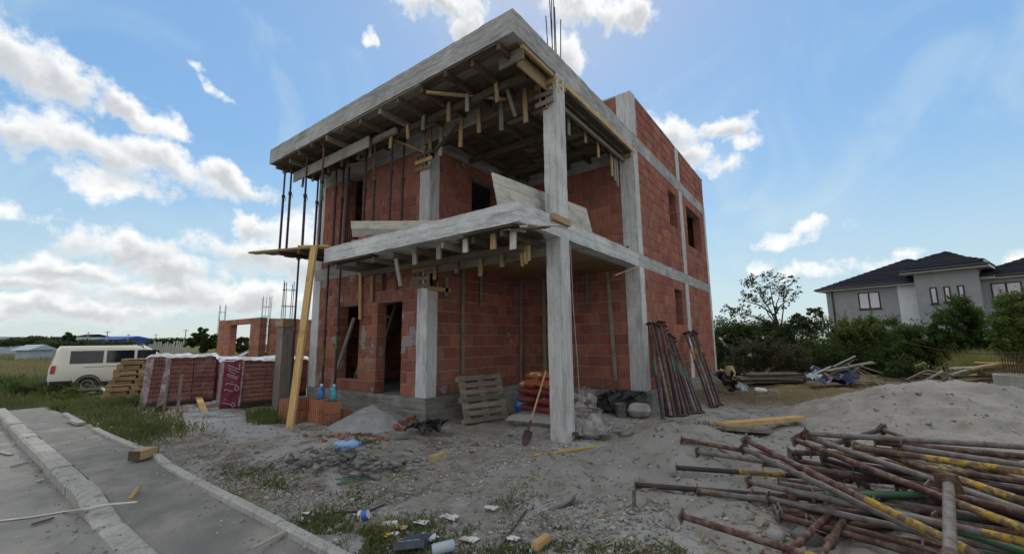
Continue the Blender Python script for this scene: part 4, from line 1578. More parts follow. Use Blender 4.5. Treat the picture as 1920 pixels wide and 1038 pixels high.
film_mat('film_sheet', (.66, .58, .58), .18)
sheet('plastic_sheet', [(-.62, .35, .72), (-.05, .55, .70), (.35, .2, .04), (-.25, -.25, .04)], 'film_sheet', 'clear plastic sheet draped over the bags behind the front column', 'sheet', .12, 18, 3.0)
sheet('plastic_sheet', [(-.1, -.1, .12), (.45, .15, .16), (.55, -.25, .10), (.0, -.35, .08)], 'bag_white', 'crumpled white sheet on the ground at the front column', 'sheet', .10, 14, 6.0)
sheet('black_bag', [(-.05, 1.9, .1), (.1, 2.75, .35), (-.75, 2.8, .40), (-.9, 1.95, .1)], 'plastic_black', 'black plastic sheeting heaped under the porch wall', 'sheet', .16, 16, 9.0)
# shovel leaning beside the column
p0, p1 = Vector((-.42, -1.02, h(-.42, -1.02) + .02)), onx(1048, 722, -.34)
p1 = Vector((-.30, -.56, 1.02))
root = empty('shovel', p0, 'shovel with pale wooden handle leaning against the front column', 'shovel')
put('handle', MB().tube(p0.lerp(p1, .22), p1, .016, .014, 8), 'wood_mid', root, True)
bd = (p1 - p0).normalized()
sx = bd.cross(Vector((0, 1, .2))).normalized()
m_ = MB()
nrm = sx.cross(bd)
cut = [(-.07, .21), (-.08, .10), (-.05, .02), (0, -.02), (.05, .02), (.08, .10), (.07, .21)]
m_.prism([p0 + sx * a_ + bd * b2 + nrm * (.25 * abs(a_)) for a_, b2 in cut], nrm * .004)
m_.tube(p0 + bd * .2, p0 + bd * .36, .02, .018, 8)
put('blade', m_, 'steel_dark', root)
# bin bag and bucket by the porch corner
bag('plastic_bag', (.15, 2.15, h(.1, 2.1)), (.44, .36, .26), .3, 'bag_white', 'knotted grey rubbish bag by the porch corner', None, 33)
root = empty('bucket', (-.15, 1.95, h(-.15, 1.95)), 'dented grey bucket beside the knotted rubbish bag', 'bucket')
put('body', MB().lathe((-.15, 1.95, h(-.15, 1.95)), [(.095, 0), (.12, .25), (.125, .255), (.115, .25), (.09, .02)], 16), 'steel_grey', root, True)
put('handle', MB().path([Vector((-.15 + .12 * math.cos(t_), 1.95, h(-.15, 1.95) + .25 - .1 * abs(math.sin(t_)))) for t_ in np.linspace(0, math.pi, 9)], .004, 5), 'steel_dark', root)
for k, (a_, c_) in enumerate((((1110, 800), (1175, 806)), ((1170, 812), (1212, 790)), ((1185, 806), (1218, 798)))):
    pa, pb = gz(*a_, .06), gz(*c_, .06)
    pa.z, pb.z = gh(pa.x, pa.y) + .03, gh(pb.x, pb.y) + .03
    single('plank', MB().bar(pa, pb, .10, .03, jag=.02), 'wood_old', 'old board on the sand between porch and corner column, %s from the front column' % order[k], 'plank', 'boards on the sand')
p = gz(800, 810, -.05)
sheet('plastic_bag', [(p.x - .3, p.y - .2, p.z + .1), (p.x + .28, p.y - .15, p.z + .08), (p.x + .3, p.y + .25, p.z + .2), (p.x - .25, p.y + .3, p.z + .12)], 'plastic_black', 'torn black bag lying beside the mortar heap', 'bag', .14, 14, 12.0)

# ------------------------------------------------------------------ bundles of props leaning on the right hand wall
fe = [(1243, 783, 1216, 607), (1258, 781, 1222, 606), (1266, 780, 1228, 609), (1276, 781, 1236, 604), (1285, 780, 1243, 605), (1292, 779, 1246, 612), (1299, 778, 1254, 628),
      (1305, 778, 1258, 632), (1312, 776, 1262, 634), (1250, 778, 1232, 612), (1270, 777, 1240, 610), (1317, 775, 1264, 640), (1254, 776, 1226, 614), (1282, 776, 1248, 620)]
fe2 = [(1334, 763, 1285, 625), (1341, 763, 1292, 623), (1346, 762, 1300, 622), (1351, 760, 1305, 626), (1338, 760, 1296, 628)]
for gi, lst in enumerate((fe, fe2)):
    for k, (ax_, ay_, bx_, by_) in enumerate(lst):
        f_ = gz(ax_, ay_, .0)
        f_.z = gh(f_.x, f_.y) + .01
        t2 = onx(bx_, by_, .10 + .05 * (k % 3))
        lab = ('rusty steel prop in the large bundle leaning on the house side, %s from the street' if gi == 0 else 'rusty steel prop in the small bundle leaning on the house side, %s from the street') % order[k]
        o_ = ['steel_dark', 'steel_grey', 'rust', 'steel_dark', 'rust', 'steel_dark'][k % 6]
        bands = ((.42, .60, 'paint_green'),) if (gi == 0 and k in (0, 4, 6, 8)) else ((.55, .75, 'paint_yellow'),) if (gi == 1 and k in (0, 1, 3)) else ((.3, .5, 'paint_blue'),) if k == 6 else ()
        steel_prop(f_, t2, lab, 'props leaning in the large bundle' if gi == 0 else 'props leaning in the small bundle', o_, ['steel_dark', 'rust', 'steel_dark'][k % 3], .030, random.uniform(.56, .66), bands, .055)

# ------------------------------------------------------------------ left: stacked pallets and wrapped block bundles
M3 = lambda a_, c_: Matrix(((a_[0], c_[0], 0), (a_[1], c_[1], 0), (0, 0, 1)))
proto = empty('pallet', (0, 0, 0), 'x', 'pallet', 'pallets in the leaning stack')
pallet_parts(proto, Matrix.Identity(3), Vector((0, 0, 0)), 'wood_mid', 1.25, .85, 6)
for y_ in (.02, .80):
    for xa_, xb_ in ((.02, .50), (.56, .74), (.80, 1.23)):
        put('stringer', MB().bar((xa_, y_ + .012, .061), (xb_, y_ + .012, .061), .03, .074), 'wood_mid', proto)
for x_ in (.02, 1.205):
    for ya_, yb_ in ((.12, .36), (.50, .72)):
        put('stringer', MB().bar((x_ + .012, ya_, .061), (x_ + .012, yb_, .061), .03, .07), 'wood_mid', proto)
po = gz(183, 756, -.12)
po.z = h(po.x, po.y) - .01
NP = 9
for k in range(NP):
    o = proto if k == 0 else copy_tree(proto)
    r_ = math.radians(74 + random.uniform(-2.5, 2.5))
    o.location = (po.x + .012 * k + random.uniform(-.02, .02), po.y + .042 * k + random.uniform(-.03, .03), po.z + .147 * k)
    o.rotation_euler = (0, 0, r_)
    tag(o, 'wooden pallet in the leaning stack by the white van, %s from the ground' % order[k], 'pallet', 'pallets in the leaning stack')


def bundle(p, dirv, L, W, H, label, wraps, rows=10, skew=0.0):
    """block pack on a pallet, wrapped in film"""
    dx = Vector((dirv[0], dirv[1], 0)).normalized()
    dy = Vector((-dx.y, dx.x, 0))
    p = Vector(p)
    root = empty('block_pack', p, label, 'block pack', 'packs of blocks wrapped in film')
    M = Matrix((dx, dy, Vector((0, 0, 1)))).transposed()

    def P_(x, y, z):
        return p + dx * x + dy * y + Vector((0, 0, z))
    m_ = MB()
    for y in (.02, W / 2 - .06, W - .14):
        m_.bar(P_(0, y + .06, .05), P_(L, y + .06, .05), .12, .1)
    put('pallet_runner', m_, 'plastic_black', root)
    put('pallet_deck', MB().bar(P_(0, W / 2, .115), P_(L, W / 2, .115), W, .024), 'wood_form', root)
    hh = (H - .13) / rows
    n = max(3, round(L / .40))
    rt = M.to_4x4()
    for k in range(rows):
        for i in range(n):
            ln = L / n
            c_ = P_((i + .5) * ln, .004 + random.uniform(0, .012), .13 + (k + .5) * hh)
            brick_obj(c_, rt, ln - .006, hh - .007, .12, 'brick_wrapped', root, 'block')
        rr = rt @ Matrix.Rotation(-math.pi / 2, 4, 'Z')
        nw = max(3, round(W / .25))
        for i in range(nw):
            ln = W / nw
            if i == 0:
                continue
            c_ = P_(.004, (i + .5) * ln, .13 + (k + .5) * hh)
            brick_obj(c_, rr, ln - .006, hh - .007, .12, 'brick_wrapped', root, 'block')
        rr2 = rt @ Matrix.Rotation(math.pi / 2, 4, 'Z')
        for i in range(1, nw):
            c_ = P_(L - .004, (i + .5) * W / nw, .13 + (k + .5) * hh)
            brick_obj(c_, rr2, W / nw - .006, hh - .007, .12, 'brick_wrapped', root, 'block')
    put('core', MB().prism([P_(.13, .13, .14), P_(L - .13, .13, .14), P_(L - .13, W - .02, .14), P_(.13, W - .02, .14)], (0, 0, H - .15)), 'brick_wrapped', root)

    def film(u0, u1, z0, z1, off, m, nm, n1=18, n2=22, amp=.012, flare=0.0):
        """film on the long face between u0 and u1 (0..L)"""
        vs, fs = [], []
        for i in range(n1 + 1):
            for j in range(n2 + 1):
                u_ = u0 + (u1 - u0) * i / n1
                z = z0 + (z1 - z0) * j / n2
                w_ = mnoise.noise(Vector((u_ * 5, z * 3.5, p.x))) * amp + mnoise.noise(Vector((u_ * 14, z * 9, p.y))) * amp * .5
                fl = flare * (1 - j / n2) ** 2
                vs.append(P_(u_ - fl, -off - abs(w_) - fl * .4, z))
        for i in range(n1):
            for j in range(n2):
                fs.append((i * (n2 + 1) + j, (i + 1) * (n2 + 1) + j, (i + 1) * (n2 + 1) + j + 1, i * (n2 + 1) + j + 1))
        mm = MB()
        mm.mesh(vs, fs)
        return put(nm, mm, m, root, True)
    film(-.01, L + .01, .10, H, .008, 'film_clear', 'film')
    for (u0, u1, m, fl) in wraps:
        film(u0, u1, .03, H + .01, .022, m, 'film_strip', flare=fl)
    # film folded over the left end and over the top
    mm = MB()
    vs, fs = [], []
    n1, n2 = 14, 20
    for i in range(n1 + 1):
        for j in range(n2 + 1):
            y = W * i / n1
            z = .06 + (H - .06) * j / n2
            w_ = .01 + abs(mnoise.noise(Vector((y * 6, z * 4, 3)))) * .03
            vs.append(P_(-w_, y, z))
    for i in range(n1):
        for j in range(n2):
            fs.append((i * (n2 + 1) + j, (i + 1) * (n2 + 1) + j, (i + 1) * (n2 + 1) + j + 1, i * (n2 + 1) + j + 1))
    mm.mesh(vs, fs)
    put('film', mm, 'film_band', root, True)
    mm = MB()
    vs, fs = [], []
    n1, n2 = 26, 18
    for i in range(n1 + 1):
        for j in range(n2 + 1):
            u_, w_ = i / n1, j / n2
            x, y = -.05 + (L + .10) * u_, -.05 + (W + .08) * w_
            e = min(u_, 1 - u_, w_, 1 - w_)
            z = H + .015 + .08 * max(0, mnoise.noise(Vector((x * 2.2, y * 2.2, p.x)))) + .03 * mnoise.noise(Vector((x * 7, y * 7, p.y))) - (.06 + .05 * mnoise.noise(Vector((x * 5, y * 5, 1)))) * (e < .02)
            vs.append(P_(x, y, z))
    for i in range(n1):
        for j in range(n2):
            fs.append((i * (n2 + 1) + j, (i + 1) * (n2 + 1) + j, (i + 1) * (n2 + 1) + j + 1, i * (n2 + 1) + j + 1))
    mm.mesh(vs, fs)
    put('film_cover', mm, 'film_top', root, True)
    return root, P_


def gp(px, py, z=-.05):
    p = gz(px, py, z)
    p.z = h(p.x, p.y) - .01
    return p


b1, _ = bundle(gp(266, 768), (.30, .95), 1.38, 1.0, 1.22, 'wrapped pack of red blocks beside the leaning pallet stack', ((-.02, .12, 'film_band', .06), (.34, .46, 'film_band', .08)))
b2, P2 = bundle(gp(368, 748), (.22, .97), 1.0, 1.0, 1.18, 'wrapped pack of red blocks standing back between two other packs', ((-.03, .16, 'film_band', .03), (.30, .62, 'film_print', .03), (.66, .74, 'film_band', .03)))
b3, P3 = bundle(gp(410, 769), (.28, .96), 1.36, 1.05, 1.14, 'wrapped pack of red blocks with a maroon printed film strip', ((-.03, .03, 'film_band', .02), (.03, .40, 'film_print', .03), (.40, .44, 'film_band', .03)))
b4, _ = bundle(gp(492, 752), (.2, .98), 1.1, 1.0, 1.06, 'wrapped pack of red blocks half hidden behind the raw concrete column', ((-.02, .05, 'film_band', .0),))
# white print on the maroon strip (running up the film, only partly readable in the picture)
mat('film_white', (.50, .42, .45), (.42, .33, .37), 6, .4)


def stroke(u0, z0, u1, z1, w_=.016):
    mm.bar(P3(u0, -.052, z0), P3(u1, -.052, z1), w_, .004, up=(P3(0, -1, 0) - P3(0, 0, 0)))


for (u0, z0, u1, z1) in ((.10, 1.02, .34, .90), (.10, .96, .34, .84), (.34, 1.05, .34, .90), (.12, .90, .26, .80), (.10, .82, .32, .72), (.10, .78, .30, .68),
                         (.20, .635, .23, .62), (.10, .60, .32, .54), (.10, .60, .10, .55), (.08, .46, .24, .40), (.08, .46, .08, .42), (.09, .24, .11, .22), (.06, .15, .24, .09)):
    mm = MB()
    stroke(u0, z0, u1, z1)
    put('letter', mm, 'film_white', b3)
for cu, cz_, rr in ((.32, .46, .04), (.27, .09, .035)):
    mm = MB()
    for i in range(10):
        a0, a1 = i * math.pi / 5, (i + 1) * math.pi / 5
        stroke(cu + rr * math.cos(a0), cz_ + rr * 1.3 * math.sin(a0), cu + rr * math.cos(a1), cz_ + rr * 1.3 * math.sin(a1), .016)
    put('letter', mm, 'film_white', b3)
# stakes, tag board and tie strips in front of the packs
for k, (a_, c_) in enumerate((((306, 778), (312, 714)), ((332, 775), (331, 712)))):
    p = gp(*a_)
    q_ = p + Vector((.02 * (1 - 2 * k), .02, .86 - .02 * k))
    single('stake', MB().bar(p - Vector((0, 0, .08)), q_, .045, .03, up=(1, 0, 0), jag=.02), 'wood_grey', 'thin grey stake standing before the wrapped blocks, %s from the van' % order[k], 'stake', 'stakes before the packs')
p = gp(312, 750)
single('board', MB().bar(p + Vector((-.05, -.04, .36)), p + Vector((.18, .42, .33)), .02, .09), 'wood_white', 'pale board nailed across the two stakes', 'board')
p, q_ = gp(370, 758), gp(385, 778)
p.z += .16
q_.z += .02
single('board', MB().bar(p, q_, .13, .03), 'wood_new', 'short yellow board propped at the foot of the packs', 'board')
mm = MB()
for k in range(16):
    p = gp(345 + random.uniform(-8, 20), 788 + random.uniform(-6, 6))
    q_ = gp(430 + random.uniform(-20, 8), 780 + random.uniform(-5, 5))
    mid = p.lerp(q_, .5) + Vector((random.uniform(-.1, .1), random.uniform(-.1, .1), 0))
    for v in (p, mid, q_):
        v.z = h(v.x, v.y) + .015 + random.random() * .05
    mm.path([p, mid, q_], .007, 4)
o = single('plastic_strips', mm, 'sheet_pale', 'loose grey blue plastic strips lying before the wrapped blocks', 'strips')

# ------------------------------------------------------------------ raw concrete column with bars, and the neighbouring shell
cc = gp(541, 762)
cx_, cy_ = -7.75, -1.0
root = empty('concrete_column', (cx_, cy_, h(cx_, cy_)), 'brown raw concrete column beside the house corner, wood collar and bars on top', 'column')
conc_mat('concrete_brown', (.25, .215, .175), (.19, .165, .135), (.31, .275, .235), seam=-1)
put('shaft', rough_box(MB(), (cx_ - .16, cy_ - .16, -.3), (cx_ + .16, cy_ + .16, 1.92), .12, .006), 'concrete_brown', root)
for s_ in (-1, 1):
    put('collar_board', MB().bar((cx_ + s_ * .175, cy_ - .2, 2.0), (cx_ + s_ * .175, cy_ + .2, 2.0), .028, .2), 'wood_mid', root)
    put('collar_board', MB().bar((cx_ - .2, cy_ + s_ * .178, 2.0), (cx_ + .2, cy_ + s_ * .178, 2.0), .028, .2), 'wood_mid', root)


def cage(par, c_, z0, z1, w_=.13, n=6, lean=.03):
    pos_ = [(-1, -1), (1, -1), (1, 1), (-1, 1), (0, -1), (0, 1), (1, 0)][:n]
    for a_, b_ in pos_:
        e = Vector((c_[0] + a_ * w_ + random.uniform(-lean, lean), c_[1] + b_ * w_ + random.uniform(-lean, lean), z1 - random.uniform(0, .12)))
        put('bar', MB().tube((c_[0] + a_ * w_, c_[1] + b_ * w_, z0), e, .009, n=5), 'rebar', par)
    for z in np.arange(z0 + .1, z1 - .2, .42):
        q_ = [(c_[0] + a_ * w_ * 1.1, c_[1] + b_ * w_ * 1.1, z) for a_, b_ in ((-1, -1), (1, -1), (1, 1), (-1, 1), (-1, -1))]
        put('stirrup', MB().path(q_, .006, 4), 'rebar', par)


cage(root, (cx_, cy_), 1.9, 3.1, .11)
xc, yc = -16.9, 2.35
sh = empty('block_shell', (xc - 1, yc + 1, -.4), 'half built orange block walls with a window opening, behind the packs', 'building')
SB = []
zt = 2.66
xl = ony(411, 600, yc).x
Ls = xc - .33 - xl
ow0, ow1 = ony(430, 640, yc).x - xl, ony(467, 640, yc).x - xl
nfull = 12
wall(sh, xl, yc, (1, 0), (0, -1), Ls, -.34, zt, [(ow0, ow1, .85, 2.35)], 'brick_new', store=SB, thick=.3)
wall(sh, xc, yc + .33, (0, 1), (1, 0), 5.6, -.34, zt - .05, [(4.0, 5.0, -.34, 2.1)], 'brick_new', store=SB, thick=.3)
wall(sh, xl + ow0 - .3, yc + 1.25, (1, 0), (0, -1), .55, -.34, 2.35, [], 'brick_new', store=SB, thick=.25)
for bk in SB:
    brick_obj(*bk)
for c_, z1_ in (((xl - .12, yc + .15), 3.55), ((xc - .15, yc + .15), 3.65), ((xc - .15, yc + 6.1), 3.9)):
    cage(sh, c_, -.34, z1_, .12, 6, .04)

# ------------------------------------------------------------------ van
VG = -.46
vh = Vector((.10, .995, 0)).normalized()
vn = Vector((vh.y, -vh.x, 0))           # visible side
v0 = at(90, 700, 17.6)
v0 = Vector((v0.x, v0.y, VG))
VL = 5.0
van = empty('van', v0, 'cream white passenger van parked in the grass behind the pallets', 'van')


def VP(x, y, z):
    return v0 + vh * x + vn * (y - .95) + Vector((0, 0, z))


def roofz(x):
    if x < .1:
        return 1.80 + x
    if x > VL - 2.15:
        return max(1.16 - .28 * max(0, (x - (VL - 1.0)) / 1.0) ** 1.5, 1.93 - .80 * ((x - (VL - 2.15)) / 1.1) ** 1.15) if x < VL - .02 else .80
    return 1.93


def halfw(z, x):
    pts = [(.28, .88), (.45, .94), (.75, .965), (1.05, .95), (1.4, .89), (1.7, .85), (1.85, .82), (1.93, .74), (2.1, .5)]
    for (za, wa), (zb, wb) in zip(pts[:-1], pts[1:]):
        if z <= zb:
            wv = wa + (wb - wa) * max(0, z - za) / (zb - za)
            break
    end = 1 - .10 * max(0, (.25 - x) / .25) ** 2 - .16 * max(0, (x - (VL - .7)) / .7) ** 2
    return wv * end


st = [0, .05, .15, .4, 1.0, 1.8, 2.6, 3.4, VL - 2.15, VL - 1.9, VL - 1.6, VL - 1.3, VL - 1.05, VL - .8, VL - .5, VL - .2, VL - .05, VL]
rings = []
zl = [.30, .38, .55, .75, .95, 1.10, 1.25, 1.4, 1.55, 1.7, 1.82, 1.9, 1.93]
mb = MB()
for x in st:
    rz_ = roofz(x)
    ring = []
    for s_ in (-1, 1):
        pts = []
        for z in zl:
            zz = min(z, rz_) if z < 1.0 else .95 + (z - .95) / (1.93 - .95) * (rz_ - .95) if rz_ > .95 else min(z, rz_)
            hw = halfw(min(z, 1.93), x)
            xs_ = x + (.20 * max(0, zz - .95) / .98 if x < .3 else 0) * (1 - x / .3 if x < .3 else 0)
            pts.append(VP(xs_, .95 + s_ * hw, zz))
        ring.append(pts)
    rings.append(ring[0] + ring[1][::-1])
n = len(rings[0])
vs = [p for r_ in rings for p in r_]
fs = []
for i in range(len(rings) - 1):
    for k in range(n):
        fs.append((i * n + k, i * n + (k + 1) % n, (i + 1) * n + (k + 1) % n, (i + 1) * n + k))
fs += [tuple(range(n - 1, -1, -1)), tuple(range((len(rings) - 1) * n, len(rings) * n))]
mb.mesh(vs, fs)
put('body', mb, 'cream_paint', van, True)


def vside(x0, x1, z0, z1, m, nm, off=.008, par=None, sl0=0, sl1=0, nz=4):
    m_ = MB()
    vs, fs = [], []
    for d_ in (off, off - .03):
        for i in range(5):
            for j in range(nz + 1):
                f_ = j / nz
                z = z0 + (z1 - z0) * f_
                x = (x0 + sl0 * f_) + ((x1 + sl1 * f_) - (x0 + sl0 * f_)) * i / 4
                vs.append(VP(x, .95 + halfw(z, x) + d_, z))
    for i in range(4):
        for j in range(nz):
            fs.append((i * (nz + 1) + j, (i + 1) * (nz + 1) + j, (i + 1) * (nz + 1) + j + 1, i * (nz + 1) + j + 1))
    m_.mesh(vs, fs)
    return put(nm, m_, m, par or van)


for xa, xb in ((.55, 1.55), (1.65, 2.55), (2.65, 3.3)):
    vside(xa, xb, 1.20, 1.72, 'dark_glass', 'side_window', .012)
vside(3.42, VL - 1.2, 1.20, 1.70, 'dark_glass', 'front_side_window', .012, sl1=-.55)
vside(.05, .7, .30, .52, 'rubber', 'bumper_corner', .02)
vside(.7, VL - .3, .30, .42, 'rubber', 'sill_trim', .012)
vside(.02, .16, .82, 1.14, 'lamp_red', 'tail_light', .012, sl0=.03, sl1=.02)
vside(1.0, 3.3, 1.04, 1.055, 'rubber', 'slide_rail', .008)
vside(3.36, 3.372, .45, 1.72, 'rubber', 'door_gap', .006)
vside(2.35, 2.36, .45, 1.1, 'rubber', 'door_gap', .006)
m_ = MB()
vs = [VP(.02 + .2 * (z - .95) / .98 - .012, .95 + s_ * w_, z) for z, w_ in ((1.15, .80), (1.66, .70)) for s_ in (-1, 1)]
m_.mesh(vs, [(0, 1, 3, 2)])
put('rear_window', m_, 'dark_glass', van)
m_ = MB()
m_.prism([VP(-.06, .1, .32), VP(-.06, 1.8, .32), VP(-.06, 1.8, .52), VP(-.06, .1, .52)], vh * .08)
put('rear_bumper', m_, 'rubber', van)
for x, s_ in ((1.15, 1), (VL - 1.1, 1), (1.15, -1), (VL - 1.1, -1)):
    yy = .95 + s_ * .875
    c_ = VP(x, yy, .33)
    w = put('tyre', MB().lathe(c_ - vn * .11, [(.20, 0), (.31, .0), (.335, .04), (.335, .18), (.31, .22), (.20, .22)], 24, vn), 'tyre', van, True)
    if s_ == 1:
        m_ = MB().lathe(c_ + vn * .06, [(.21, .03), (.20, .055), (.06, .04), (.05, .055)], 20, vn)
        put('rim', m_, 'alloy', w)
        m_ = MB().lathe(c_ - vn * .12, [(.36, .30), (.41, .305), (.41, .28), (.36, .28)], 24, vn, False)
        put('wheel_arch', m_, 'rubber', van)
m_ = MB()
m_.lathe(VP(VL - 1.55, 2.02, 1.3), [(.02, -.14), (.10, -.10), (.11, .06), (.06, .12)], 10)
put('mirror', m_, 'rubber', van, True)

# second car glimpsed through the window opening of the shell
c0 = at(456, 664, 27)
c0.z = -.46
car = empty('parked_car', c0, 'pale car parked beyond the half built block walls', 'car')
ca = Vector((.3, .95, 0)).normalized()
cn = Vector((ca.y, -ca.x, 0))
prof = [(0, .35), (.05, .85), (.5, .95), (1.3, 1.42), (2.6, 1.45), (3.4, .98), (4.2, .85), (4.3, .35)]
m_ = MB().prism([c0 + ca * (x - 1.2) + Vector((0, 0, z)) for x, z in prof], cn * 1.7)
put('body', m_, 'sheet_pale', car)
m_ = MB().prism([c0 + ca * (x - 1.2) + cn * 1.705 + Vector((0, 0, z)) for x, z in ((.75, .98), (1.35, 1.36), (2.55, 1.38), (3.1, 1.0))], cn * .01)
put('side_window', m_, 'dark_glass', car)
for x in (.8, 3.4):
    put('wheel', MB().lathe(c0 + ca * (x - 1.2) + cn * 1.55 + Vector((0, 0, .3)), [(.15, 0), (.3, 0), (.3, .18), (.15, .18)], 16, cn), 'tyre', car)

# ------------------------------------------------------------------ far left background
def box_building(name, px0, px1, pyt, D, depth, m, label, roof=None, rm='roof_tile', base=-.6):
    a_, c_ = at(px0, pyt, D), at(px1, pyt, D)
    z1_ = (a_.z + c_.z) / 2
    dv = FWD.copy()
    dv.z = 0
    dv.normalize()
    root = empty(name, (a_.x, a_.y, base), label, 'building')
    A, B_ = Vector((a_.x, a_.y, base)), Vector((c_.x, c_.y, base))
    put('walls', MB().prism([A, B_, B_ + dv * depth, A + dv * depth], (0, 0, z1_ - base)), m, root)
    if roof:
        up_ = Vector((0, 0, z1_ - base))
        e = (B_ - A).normalized() * .4
        mid = dv * depth / 2 + Vector((0, 0, roof))
        m_ = MB()
        A2, B2, C2, D2 = A + up_ - e - dv * .4, B_ + up_ + e - dv * .4, B_ + up_ + e + dv * (depth + .4), A + up_ - e + dv * (depth + .4)
        R0, R1 = A + up_ + mid - e, B_ + up_ + mid + e
        m_.mesh([A2, B2, C2, D2, R0, R1], [(0, 1, 5, 4), (2, 3, 4, 5), (0, 4, 3), (1, 2, 5), (0, 3, 2, 1)])
        put('roof', m_, rm, root)
    return root, A, B_, z1_


r_, A, B_, z_ = box_building('shed', 30, 54, 656, 55, 3, 'sheet_pale', 'small pale blue shed in the field beyond the van', .7, 'sheet_pale')
r_, A, B_, z_ = box_building('warehouse', 176, 225, 636, 150, 14, 'sheet_blue', 'blue metal warehouse on the horizon behind the van', 1.2, 'sheet_blue')
for k in range(4):
    p = A.lerp(B_, .15 + k * .22)
    put('window', MB().prism([p + FWD * -.05 + Vector((0, 0, 1.6)), p + (B_ - A).normalized() * 1.1 - FWD * .05 + Vector((0, 0, 1.6)), p + (B_ - A).normalized() * 1.1 - FWD * .05 + Vector((0, 0, 2.5)), p - FWD * .05 + Vector((0, 0, 2.5))], FWD * -.05), 'white_render', r_)
r_, A, B_, z_ = box_building('far_house', 138, 160, 631, 160, 10, 'white_render', 'white flat house on the horizon beside the blue warehouse', 1.0, 'roof_tile')
r_, A, B_, z_ = box_building('far_house', 86, 136, 636, 175, 10, 'house_render', 'long grey low house on the horizon left of the white one', 1.2, 'roof_tile')
r_, A, B_, z_ = box_building('far_house', -20, 6, 631, 120, 10, 'sheet_pale', 'pale blue grey building at the far left edge of the field')
for k in range(26):
    px = 246 + k * 4.2 + random.uniform(-.8, .8)
    a_ = at(px, 640, 85)
    hgt = random.uniform(1.9, 2.6) if k > 9 else random.uniform(1.6, 2.0)
    e = RGT.copy()
    e.z = 0
    e.normalize()
    q_ = Vector((a_.x, a_.y, -.5))
    single('fence_post', MB().prism([q_, q_ + e * .24, q_ + e * .24 + Vector((0, 0, hgt)), q_ + e * .12 + Vector((0, 0, hgt + .18)), q_ + Vector((0, 0, hgt))], Vector((-e.y, e.x, 0)) * .18), 'kerb',
           'pale concrete post in the far fence row across the field', 'post', 'concrete posts of the far fence')
for k, (px, pt, D) in enumerate(((166, 622, 150), (202, 620, 120), (241, 626, 150), (293, 626, 150), (349, 617, 110))):
    a_ = at(px, pt, D)
    root = empty('utility_pole', (a_.x, a_.y, -.6), 'thin utility pole on the horizon, %s from the left' % order[k], 'pole', 'poles on the horizon')
    put('pole', MB().tube((a_.x, a_.y, -.6), a_, .17, .11, 6), 'kerb', root)
    e = RGT.copy()
    put('crossarm', MB().bar(a_ - e * .8 - Vector((0, 0, .3)), a_ + e * .8 - Vector((0, 0, .3)), .12, .12), 'kerb', root)

# ------------------------------------------------------------------ foliage helpers
def leaf_arrays(centres, radii, n, size, flat=.8, aspect=.5, seed=0):
    """n leaf quads spread through ellipsoid clumps"""
    rg = np.random.default_rng(seed + 100)
    centres = np.array(centres, float)
    radii = np.array(radii, float)
    if radii.ndim == 1:
        radii = np.stack([radii, radii, radii * flat], 1)
    wgt = radii.prod(1) ** .7
    idx = rg.choice(len(centres), n, p=wgt / wgt.sum())
    d = rg.normal(size=(n, 3))
    d /= np.linalg.norm(d, axis=1, keepdims=True)
    rr = rg.random(n) ** .45
    c = centres[idx] + d * rr[:, None] * radii[idx]
    a = rg.normal(size=(n, 3))
    a[:, 2] *= .6
    a /= np.linalg.norm(a, axis=1, keepdims=True)
    b_ = np.cross(a, rg.normal(size=(n, 3)))
    b_ /= np.linalg.norm(b_, axis=1, keepdims=True) + 1e-9
    s = size * (.6 + .8 * rg.random(n))[:, None]
    V_ = np.stack([c - a * s * .5, c + b_ * s * aspect * .5, c + a * s * .5, c - b_ * s * aspect * .5], 1).reshape(-1, 3)
    F_ = np.arange(4 * n).reshape(n, 4)
    return V_, F_


